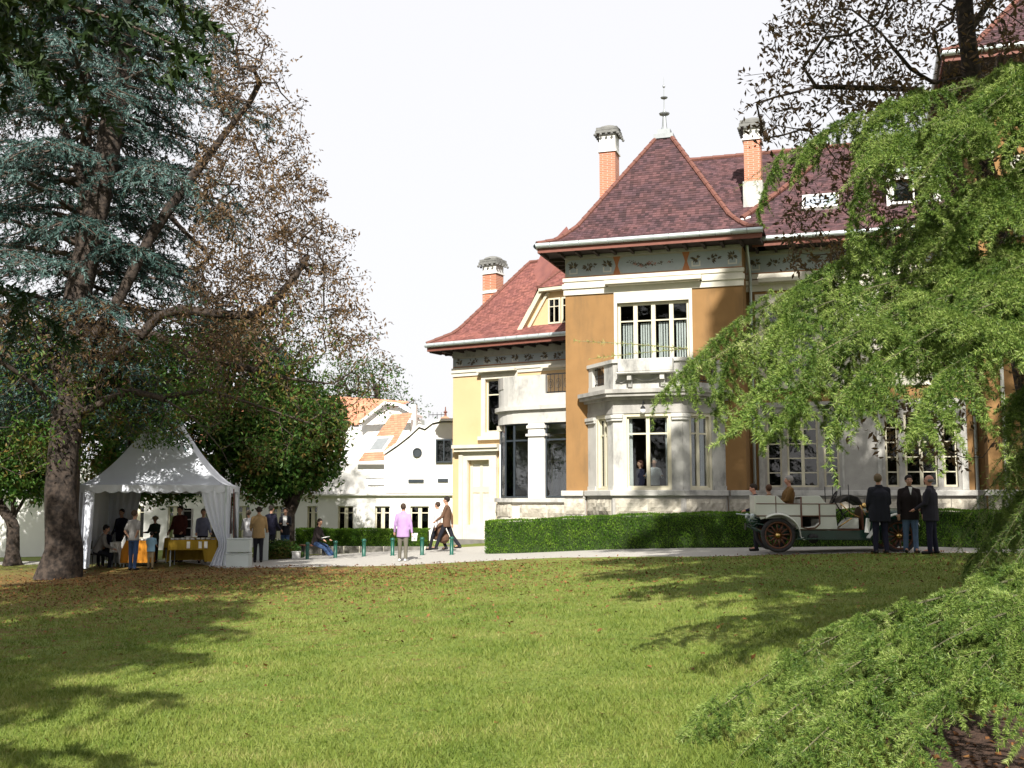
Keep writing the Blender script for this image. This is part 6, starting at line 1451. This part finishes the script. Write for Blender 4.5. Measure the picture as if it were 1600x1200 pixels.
for (u, v), Yd, zt_ in (((1500, 900), 9.4, 2.9), ((1545, 930), 9.0, 2.7), ((1530, 760), 9.8, 3.2), ((1580, 860), 8.8, 2.9), ((1500, 820), 10.8, 2.8), ((1560, 700), 9.4, 3.4), ((1590, 780), 9.0, 3.1)):
    lm, sh = bough(NC+Vector((-.2, 0, zt_)), at(u, v, Yd), .16, .75, 30, 7, rg, .5, .16, .6); limbs_.append(lm); near.append(sh)
# bare leading twigs in front of the facade
for (a, b) in (((955, 540), (895, 527)), ((955, 545), (922, 556))):
    p, q = at(1075, 545, 8.6), at(*b, 8.9); sh = Shoots(); d = np.array(q-p); L = np.linalg.norm(d); sh.add(np.array(p), d/L, L, .03); near.append(sh)
# the rest of the tree: side and upper boughs
for k in range(120):
    z = 3.2+24*(k/120)**1.03; az = k*2.399; reach = (5.7 if z < 13 else 5.3)*(1-max(0, z-17)/12.5)+.5
    if z < 7 and cos(az-pi) > .35: continue
    if z < 6.0 and sin(az) < -.2: reach *= .7
    E_ = NC+Vector((cos(az)*reach, sin(az)*reach, z-.12*reach)); 
    if E_.y > 0 and any((lambda q: q.y > .5 and q.x < .52*q.y and q.z < 2.2+.48*q.y)(Vector((NC.x, NC.y, z)).lerp(E_, f)) for f in (.5, .7, .85, 1)): continue
    lm, sh = bough(NC+Vector((0, 0, z)), E_, .10, 1.6, 15, 5, rg, .4, .46, .3); limbs_.append(lm); coarse.append(sh)
for k in range(46):
    z = 7.0+6.5*k/46; az = pi+1.35*sin(k*2.4); reach = rg.uniform(4.6, 6.3); E_ = NC+Vector((cos(az)*reach, sin(az)*reach, z+.15))
    if E_.y > 0 and any((lambda q: q.y > .5 and q.x < .52*q.y and q.z < 2.2+.48*q.y)(Vector((NC.x, NC.y, z)).lerp(E_, f)) for f in (.5, .7, .85, 1)): continue
    lm, sh = bough(NC+Vector((0, 0, z)), E_, .04, 1.5, 13, 5, rg, .4, .46, .2); limbs_.append(lm); coarse.append(sh)
A_, B_, ra, rb = [], [], [], []
for lm in limbs_:
    n = len(lm)-1; L =  np.linalg.norm(np.array(lm[-1])-np.array(lm[0])); r0_ = .0035*L+.004
    for i in range(n): A_.append(lm[i]); B_.append(lm[i+1]); ra.append(r0_*(1-i/n)**1.5+.003); rb.append(r0_*(1-(i+1)/n)**1.5+.003)
V, Fq = frusta(A_, B_, ra, rb, 6); nmesh('boughs', V, Fq, M['boughbark'], nc, 4, True)
def spray_mesh(seed, L=.90, hang=.25):
    """one needle-covered fan, growing along +X; short tufted side shoots, drooping at its rim"""
    q = random.Random(seed); sh = Shoots(); ax = np.array([1, 0, 0.]); sh.add(np.zeros(3), ax, L, .20); sh.add(np.zeros(3), ax, L*.6, .1)
    n = 17
    for k in range(n):
        u = .04+.94*k/n; p = np.array([L*u, 0, -.20*L*u*u]); sg = 1 if k % 2 else -1; an = radians(q.uniform(38, 70)); l2 = (.40-.22*u)*q.uniform(.55, 1.25)
        d = np.array([cos(an), sg*sin(an), q.uniform(-.30, .12)-.2*u]); d /= np.linalg.norm(d); dr = hang*q.uniform(.6, 2.2); sh.add(p, d, l2, dr); sh.add(p, d, l2, dr)
        m_ = int(l2/.030)
        for j in range(m_):
            w_ = (j+.6)/m_; r = p+d*l2*w_; r[2] -= dr*l2*w_*w_; v = np.array([q.gauss(0, 1), q.gauss(0, 1), q.gauss(-.25, .8)]); v /= np.linalg.norm(v)
            d2 = d*.75+v*.8; d2 /= np.linalg.norm(d2); sh.add(r, d2, .062*q.uniform(.5, 1.4), .2)
    V1, F1 = stems(sh, .0026, 2); V2, F2 = needles(sh, 470, .036, .0062, fwd=.55)
    F1 = np.concatenate([F1[:, [0, 1, 2]], F1[:, [0, 2, 3]]]); me = nmesh('spray', np.concatenate([V1, V2]), np.concatenate([F1, F2+len(V1)]), M['shootbark'], None)
    me.data.materials.append(M['needle']); me.data.polygons.foreach_set('material_index', np.r_[np.zeros(len(F1), int), np.ones(len(F2), int)]); return me
protos = [spray_mesh(40+k, hang=(.22, .3, .45, .65)[k % 4]) for k in range(8)]
used = set(); cnt = 0; tot = sum(q[5] for q in NB)
for bi, ((u, v), Yd, zt_, wd_, ar_, sc_, sk_) in enumerate(NB):
    lm = limbs_[bi]; low = v > 940 and u < 1580 and Yd < 9; n = 13 if low else (11 if 400 < v < 660 and u < 1500 else 10)
    for k in range(n):
        t = (.38 if low else .30)+(.64 if low else .70)*((k+rg.random()*.6)/n)**.85; f = min(t, .999)*(len(lm)-1); i = int(f); p = lm[i]+(lm[i+1]-lm[i])*(f-i); tg_ = lm[i+1]-lm[i]; tg_ = tg_/np.linalg.norm(tg_)
        sd = np.cross(tg_, [0, 0, 1]); sd /= np.linalg.norm(sd); sg = 1 if k % 2 else -1; an = radians(rg.uniform(5, 22) if t > .93 else rg.uniform(28, 70)); dn = (rg.uniform(-.08, .2) if k % 3 else rg.uniform(.3, .7)) if low else (rg.uniform(-.08, .22) if k % 3 else rg.uniform(.45, 1.1 if v < 330 else 1.5))*(.6+sk_*1.2)
        d = tg_*cos(an)+sd*sg*sin(an); d[2] -= dn; X_ax = Vector(d).normalized(); Yx = Vector((0, 0, 1)).cross(X_ax).normalized(); Zx = X_ax.cross(Yx); roll = Matrix.Rotation(rg.uniform(-.5, .5), 3, X_ax)
        R = roll @ Matrix((X_ax, Yx, Zx)).transposed(); k_ = (protos[rg.choice((0, 1, 4, 5))] if low else rg.choice(protos)); sc = rg.uniform(.78, 1.18)*(wd_**.35)*(1-.25*t)*(1.0 if low else 1.12)
        if k_.name in used: o = k_.copy(); COL.objects.link(o)
        else: o = k_; used.add(k_.name)
        o.parent = nc; q = Vector(p)-nc.location-X_ax*.08+Vector((0, 0, rg.uniform(.01, .10)))
        if low and q.z+nc.location.z < .3: q.z += .08
        o.matrix_local = Matrix.Translation(q) @ R.to_4x4() @ Matrix.Scale(sc, 4); cnt += 1
for k_ in protos:
    if k_.name not in used: D.objects.remove(k_)
S_ = merge(near); V, Fq = stems(S_, .0036, 2); stuff(nmesh('twigs', V, Fq, M['shootbark'], nc, 4))
V, F_ = needles(S_, 170, .037, .0048, fwd=.55); stuff(nmesh('needles', V, F_, M['needle'], nc))
S_ = merge(coarse); V, F_ = needles(S_, 30, .20, .15, fwd=.6); stuff(nmesh('upper_needles', V, F_, M['needle'], nc))

# blue cedar on the left behind the chestnut trunk
bc_ = gp(112, 32.2); BC = thing('blue_cedar', tuple(bc_), 'tall blue green cedar with layered drooping boughs at the left', 'tree')
mb = MB(); mb.tube([bc_+Vector((0, 0, -.2)), bc_+Vector((.05, 0, 4)), bc_+Vector((.1, .1, 10)), bc_+Vector((0, 0, 21))], [.33, .28, .22, .04], 14); mb.build('trunk', M['cedarbark'], BC, smooth=True)
lst, lims = [], []
for k in range(116):
    z = 5.2+15.5*(k/116)+rg.uniform(-.3, .3); az = k*2.399+.4; reach = (6.4-.06*(z-5))*(1-max(0, z-15)/10)*rg.uniform(.5, 1.12)
    if z < 7.5: reach *= .55
    if z > 9.2 and z < 10.6 and cos(az) > 0: reach *= .8
    E_ = bc_+Vector((cos(az)*reach, sin(az)*reach, z+.02*reach-(.9 if z < 9 else .3)))
    lm, sh = bough(bc_+Vector((0, 0, z)), E_, .12, 2.2, 17, 5, rg, .35, .55, .35); lims.append(lm); lst.append(sh)
A_, B_, ra, rb = [], [], [], []
for lm in lims:
    n = len(lm)-1
    for i in range(n): A_.append(lm[i]); B_.append(lm[i+1]); ra.append(.075*(1-i/n)+.012); rb.append(.075*(1-(i+1)/n)+.012)
V, Fq = frusta(A_, B_, ra, rb, 5); nmesh('boughs', V, Fq, M['cedarbark'], BC, 4, True)
S_ = merge(lst); V, F_ = needles(S_, 38, .15, .040, fwd=1.1); stuff(nmesh('needles', V, F_, M['bluecedar'], BC))
V, Fq = stems(S_, .012, 1); stuff(nmesh('twigs', V, Fq, M['cedarbark'], BC, 4))

# dark conifers left of the camera, whose shade lies on the left of the lawn
def sideconifer(x, y, h, R, zlow, label, n=70, fine=False):
    b = Vector((x, y, gh(x, y))); r = thing('conifer', tuple(b), label, 'tree', 'dark conifers beside the lawn')
    mb = MB(); mb.tube([b+Vector((0, 0, -.2)), b+Vector((0, 0, h*.5)), b+Vector((0, 0, h))], [.38, .26, .04], 12); mb.build('trunk', M['cedarbark'], r, smooth=True)
    ls, lm_ = [], []
    for k in range(n):
        z = zlow+(h-zlow-.6)*(k/n); az = k*2.399; reach = R*(1-.75*((z-zlow)/(h-zlow))**1.6)*rg.uniform(.7, 1.05)
        lm, sh = bough(b+Vector((0, 0, z)), b+Vector((cos(az)*reach, sin(az)*reach, z-.18*reach)), .08, 1.5, 12, 5, rg, .5, .5, .35); ls.append(sh); lm_.append(lm)
    A_, B_, ra, rb = [], [], [], []
    for lm in lm_:
        m = len(lm)-1
        for i in range(m): A_.append(lm[i]); B_.append(lm[i+1]); ra.append(.06*(1-i/m)+.01); rb.append(.06*(1-(i+1)/m)+.01)
    V, Fq = frusta(A_, B_, ra, rb, 5); nmesh('boughs', V, Fq, M['cedarbark'], r, 4)
    V, F_ = needles(merge(ls), 78 if fine else 36, .12 if fine else .17, .04 if fine else .085, fwd=.8); stuff(nmesh('needles', V, F_, M['darkcon'], r))
sideconifer(15.2, 11.5, 26, 5.6, 5.0, 'tall dark conifer standing out of view right of the near cedar', 75)
sideconifer(7.4, .4, 15.5, 3.9, 7.4, 'added dark conifer out of view right of the camera, shading the upper cedar boughs', 55)  # unseen tree added to darken the upper right boughs of the near cedar
sideconifer(-6.6, 1.2, 15.0, 4.0, 3.4, 'dark conifer standing out of view left of the camera', 60)
sideconifer(-9.3, 9.0, 19.5, 5.8, 4.8, 'dark conifer whose drooping branch tips enter the top left corner', 72, True)
sideconifer(-9.6, 13.6, 19.0, 5.8, 8.9, 'dark conifer standing out of view left of the lawn', 60)

# ------------------------------------------------------------------ broadleaved trees
def px(u, v, Y): return tuple(at(u, v, Y))
cb = gp(98, 29.8); cbt = tuple(cb)
def cond_l(p): return p[:, 2] > 2.2+0*p[:, 0]
def seen_uv(p):
    c, s = cos(PITCH), sin(PITCH); z = p[:, 2]-EYE; f = p[:, 1]*c+z*s; return 800+FOC*p[:, 0]/f, 600-FOC*(-p[:, 1]*s+z*c)/f
CHY = 30
trunk = [cbt, px(97, 860, 29.8), px(92, 760, 29.8), px(100, 680, 29.9), px(112, 620, 30), px(122, 560, 30.2), px(118, 480, 30.4), px(140, 380, 30.6), px(165, 270, 30.8), px(190, 120, 31), px(200, -60, 31)]
limbs = [[px(100, 665, 29.9), px(70, 620, 29.5), px(40, 590, 29), px(0, 565, 28.5), px(-80, 520, 28)], [px(105, 640, 30), px(85, 570, 30), px(45, 500, 30), px(5, 450, 30), px(-80, 380, 30.2)],
 [px(110, 650, 30), px(150, 635, 29.7), px(200, 610, 29.3), px(250, 620, 29), px(300, 650, 28.8), px(345, 700, 28.6), px(360, 730, 28.5)], [px(118, 590, 30.1), px(170, 560, 30), px(215, 530, 29.8), px(260, 480, 29.8), px(330, 490, 29.8), px(400, 495, 29.8), px(450, 450, 30), px(480, 400, 30.2)],
 [px(118, 560, 30.1), px(180, 480, 30.5), px(240, 360, 31), px(320, 250, 31.3), px(390, 160, 31.5)], [px(120, 520, 30.2), px(230, 520, 31), px(330, 560, 31.5), px(440, 590, 32), px(520, 600, 32)], [px(150, 350, 30.6), px(100, 200, 30.8), px(40, 60, 31), px(0, -60, 31)],
 [px(250, 620, 29), px(330, 610, 29.5), px(420, 640, 30), px(480, 660, 30.3)]]
ell = [(-13.5, 31, 10.5, 8.3, 5.5, 8.5), (-9.8, 31, 8.0, 5.4, 5, 4.6), (-8.2, 30.8, 5.3, 4.6, 4.6, 2.9), (-5.9, 31, 6.1, 3.0, 3.6, 3.3), (-6.6, 31, 9.0, 3.0, 3.6, 3.0), (-12, 31, 16, 5.0, 4, 4.5)]
OUT = [(-2000, 350), (-100, 385), (0, 405), (90, 450), (160, 478), (250, 505), (320, 500), (350, 540), (410, 572), (480, 590), (560, 615), (620, 628), (660, 600), (720, 520), (760, 470), (800, 420)]
def cond_c(p):
    u, v = seen_uv(p); lim = np.interp(v, [a for a, b in OUT], [b for a, b in OUT])+12*np.sin(v*.09)+8*np.sin(v*.23)
    low = np.where(u < 140, 790, np.where(u < 400, 700+.0*u, 740))
    return (u < lim) & (v < low) & (p[:, 2] > 2.0) & ((u > 330-.1*v) | (v > 470) | (p[:, 1] > 32.5))
def low_c(p):
    u, v = seen_uv(p); return v+40*np.sin(u*.03)+RNG.normal(0, 45, len(u)) > 560
tree('chestnut_tree', 'big horse chestnut with thick forked trunk and withered brown leaves over the tent', cbt, trunk, limbs, ell, 2700, 62000, .13, M['brownleaf'], .41, step=.5, asp=.36, spread=.2, droop=.45, cond=cond_c, low=low_c, shell=.3, thick=.05, wob=.10, r0=.0075)
# low leafy sprays of the same kind of tree hanging before the tent roof
# right chestnut between the car and the near cedar
rb_ = gp(1530, 20.5); rb_ = gp(1625, 20.5)
trunk = [tuple(rb_), px(1618, 700, 20.5), px(1580, 450, 20.5), px(1530, 230, 20.5), px(1508, 20, 20.5), px(1500, -160, 20.6)]
limbs = [[px(1512, 120, 20.5), px(1460, 130, 20.3), px(1425, 110, 20.2), px(1375, 50, 20), px(1330, 15, 20)], [px(1514, 190, 20.5), px(1440, 140, 20.2), px(1370, 138, 20), px(1280, 135, 19.8), px(1180, 160, 19.6)], [px(1545, 330, 20.5), px(1450, 330, 20), px(1380, 380, 19.6), px(1290, 400, 19.3), px(1240, 395, 19.2)],
 [px(1575, 420, 20.5), px(1480, 470, 19.8), px(1420, 560, 19.4), px(1370, 640, 19.2)], [px(1508, 60, 20.5), px(1560, -20, 20.6), px(1640, -120, 20.8)], [px(1530, 260, 20.5), px(1610, 200, 20), px(1700, 150, 20)], [px(1510, 10, 20.5), px(1450, -80, 20.4), px(1400, -180, 20.2)], [px(1590, 500, 20.4), px(1520, 600, 19.6), px(1450, 690, 19.3)]]
OUT2 = [(-400, 1250), (0, 1218), (60, 1190), (130, 1145), (200, 1150), (260, 1200), (300, 1215), (420, 1225), (470, 1270), (560, 1330), (620, 1285), (700, 1280), (740, 1310), (770, 1400)]
def cond_r(p):
    u, v = seen_uv(p); lim = np.interp(v, [a for a, b in OUT2], [b for a, b in OUT2])+10*np.sin(v*.1); return (u > lim) & (p[:, 2] > 1.9) & ((v < 740-25*np.sin(u*.05)) )
ell = [(8.4, 20.2, 9.2, 4.6, 3.6, 4.6), (7.2, 19.8, 6.6, 2.9, 2.8, 2.6), (7.8, 19.4, 3.5, 1.9, 1.4, 1.3), (7.9, 19.3, 3.3, 1.5, 1.2, 1.1), (7.6, 19.6, 3.9, 2.2, 2.0, 1.8), (9.0, 20.5, 13, 4.5, 4, 4)]
tree('chestnut_tree', 'sparse withered chestnut rising behind the near cedar in front of the villa', tuple(rb_), trunk, limbs, ell, 1300, 24000, .13, M['brownleaf'], .21, step=.4, asp=.40, spread=.17, droop=.4, cond=cond_r, shell=.2, thick=.035, wob=.10, r0=.006)
# trees behind the tent
def bush_tree(u, Y, label, ell_px, leafm, nl, lsize=.17, r=.22, ntgt=380, grp='green trees behind the tent', cond=None):
    b = gp(u, Y); z = b.z; E = []
    for (eu, ev, ru, rv, dy) in ell_px: c = at(eu, ev, Y+dy); k = (Y+dy)/FOC; E.append((c.x, c.y, c.z, ru*k, ru*k*.9, rv*k))
    top = max(E, key=lambda e: e[2]); tr_ = [tuple(b), (b.x, b.y, b.z+1.4), (b.x*.6+top[0]*.4, b.y*.6+top[1]*.4, b.z+2.4), tuple(top[:3])]
    return tree('green_tree', label, tuple(b), tr_, [[(b.x, b.y, b.z+1.6), tuple(e[:3])] for e in E], E, ntgt, nl, lsize, leafm, r, group=grp, step=.5, spread=.28, droop=.25, shell=.35, thick=.05, cond=cond, asp=.5)
bush_tree(345, 40.5, 'rounded dark green chestnut rising directly behind the tent peak', [(350, 600, 105, 115, 0), (300, 680, 90, 85, -.5), (420, 650, 85, 100, .3), (250, 640, 70, 80, 0)], M['mixleaf'], 30000, .20)
bush_tree(455, 39.8, 'dense green and russet tree between the tent and the annex', [(455, 690, 75, 80, 0), (500, 680, 45, 70, 0), (420, 730, 60, 50, 0)], M['mixleaf'], 20000, .19, cond=lambda p: seen_uv(p)[0] < 540)
bush_tree(205, 38.5, 'dark leaved tree whose trunk shows behind the visitors in the tent', [(205, 660, 75, 105, 0), (170, 600, 60, 80, 0), (250, 740, 70, 40, .5)], M['mixleaf'], 20000, .19)
bush_tree(30, 37.5, 'yellowing green tree left of the big chestnut trunk', [(20, 690, 80, 85, 0), (-60, 680, 90, 110, 0), (60, 740, 50, 45, 0)], M['mixleaf'], 20000, .19)
bush_tree(-60, 45, 'pale green tree farthest left behind the garden wall', [(-60, 620, 120, 130, 0), (50, 620, 70, 90, 0)], M['greenleaf'], 14000, .2)
bush_tree(590, 58, 'pale distant tree rising behind the orange roofs', [(590, 600, 45, 40, 0), (645, 632, 26, 22, 0), (540, 600, 50, 50, 0)], M['greenleaf'], 2600, .16)

# ------------------------------------------------------------------ lawn detail
m = 225000; r = RNG.random(m); y0, y1 = 5.4, 27; ex = -1.15; yv = (y0**(ex+1)+r*(y1**(ex+1)-y0**(ex+1)))**(1/(ex+1)); xv = (RNG.random(m)-.5)*1.04*yv
keep = yv < np.interp(xv, [p[0] for p in PF], [p[1] for p in PF])-.0; keep &= ~(((xv-4.6)/2.3)**2+((yv-6.2)/1.95)**2 < 1); xv, yv = xv[keep], yv[keep]; m = len(xv)
P = np.stack([xv, yv, ghn(xv, yv)-.004], 1); hgt = (.022+.028*RNG.random(m))*(1+.35*np.sin(xv*2.1+1)*np.sin(yv*1.7)); a = RNG.random(m)*2*pi; wdt = (.0031+.00033*yv)
ln = RNG.normal(0, .55, (m, 2)); top = P+np.stack([ln[:, 0]*hgt, ln[:, 1]*hgt, hgt], 1); sd = np.stack([np.cos(a), np.sin(a), np.zeros(m)], 1)*wdt[:, None]
V = np.stack([P-sd, P+sd, top], 1).reshape(-1, 3); o = nmesh('grass_blades', V, np.arange(m*3).reshape(-1, 3), M['blade']); tag(o, 'short mown grass blades of the lawn', 'grass', kind='stuff')
def litter(n, fx, size, name, label, m_):
    xv, yv = fx(n); P = np.stack([xv, yv, ghn(xv, yv)+.012+.012*RNG.random(len(xv))], 1); d = rot_rand(len(xv)); d[:, 2] *= .25
    V, F_ = leaf_quads(P, size, .6, 1.4, d); o = nmesh(name, V, F_, m_); tag(o, label, 'leaves', kind='stuff')
def fx1(n):
    x = np.concatenate([RNG.normal(-9, 5, n*6//10), RNG.uniform(-14, 12, n*4//10)]); y = np.concatenate([RNG.normal(27, 3.6, n*6//10), 27-np.abs(RNG.normal(0, 6.5, n*4//10))])
    k = (y < np.interp(x, [p[0] for p in PF], [p[1] for p in PF])+.6) & (y > 6); return x[k], y[k]
litter(15000, fx1, .062, 'fallen_leaves', 'brown fallen chestnut leaves scattered over the lawn', M['fallen'])
def fx2(n): a = RNG.random(n)*2*pi; q = np.sqrt(RNG.random(n))*2.2; return 4.6+q*np.cos(a)*1.1, 6.2+q*np.sin(a)
litter(2600, fx2, .05, 'bark_litter', 'twigs and dead leaves on the mulch under the cedar', M['fallen'])
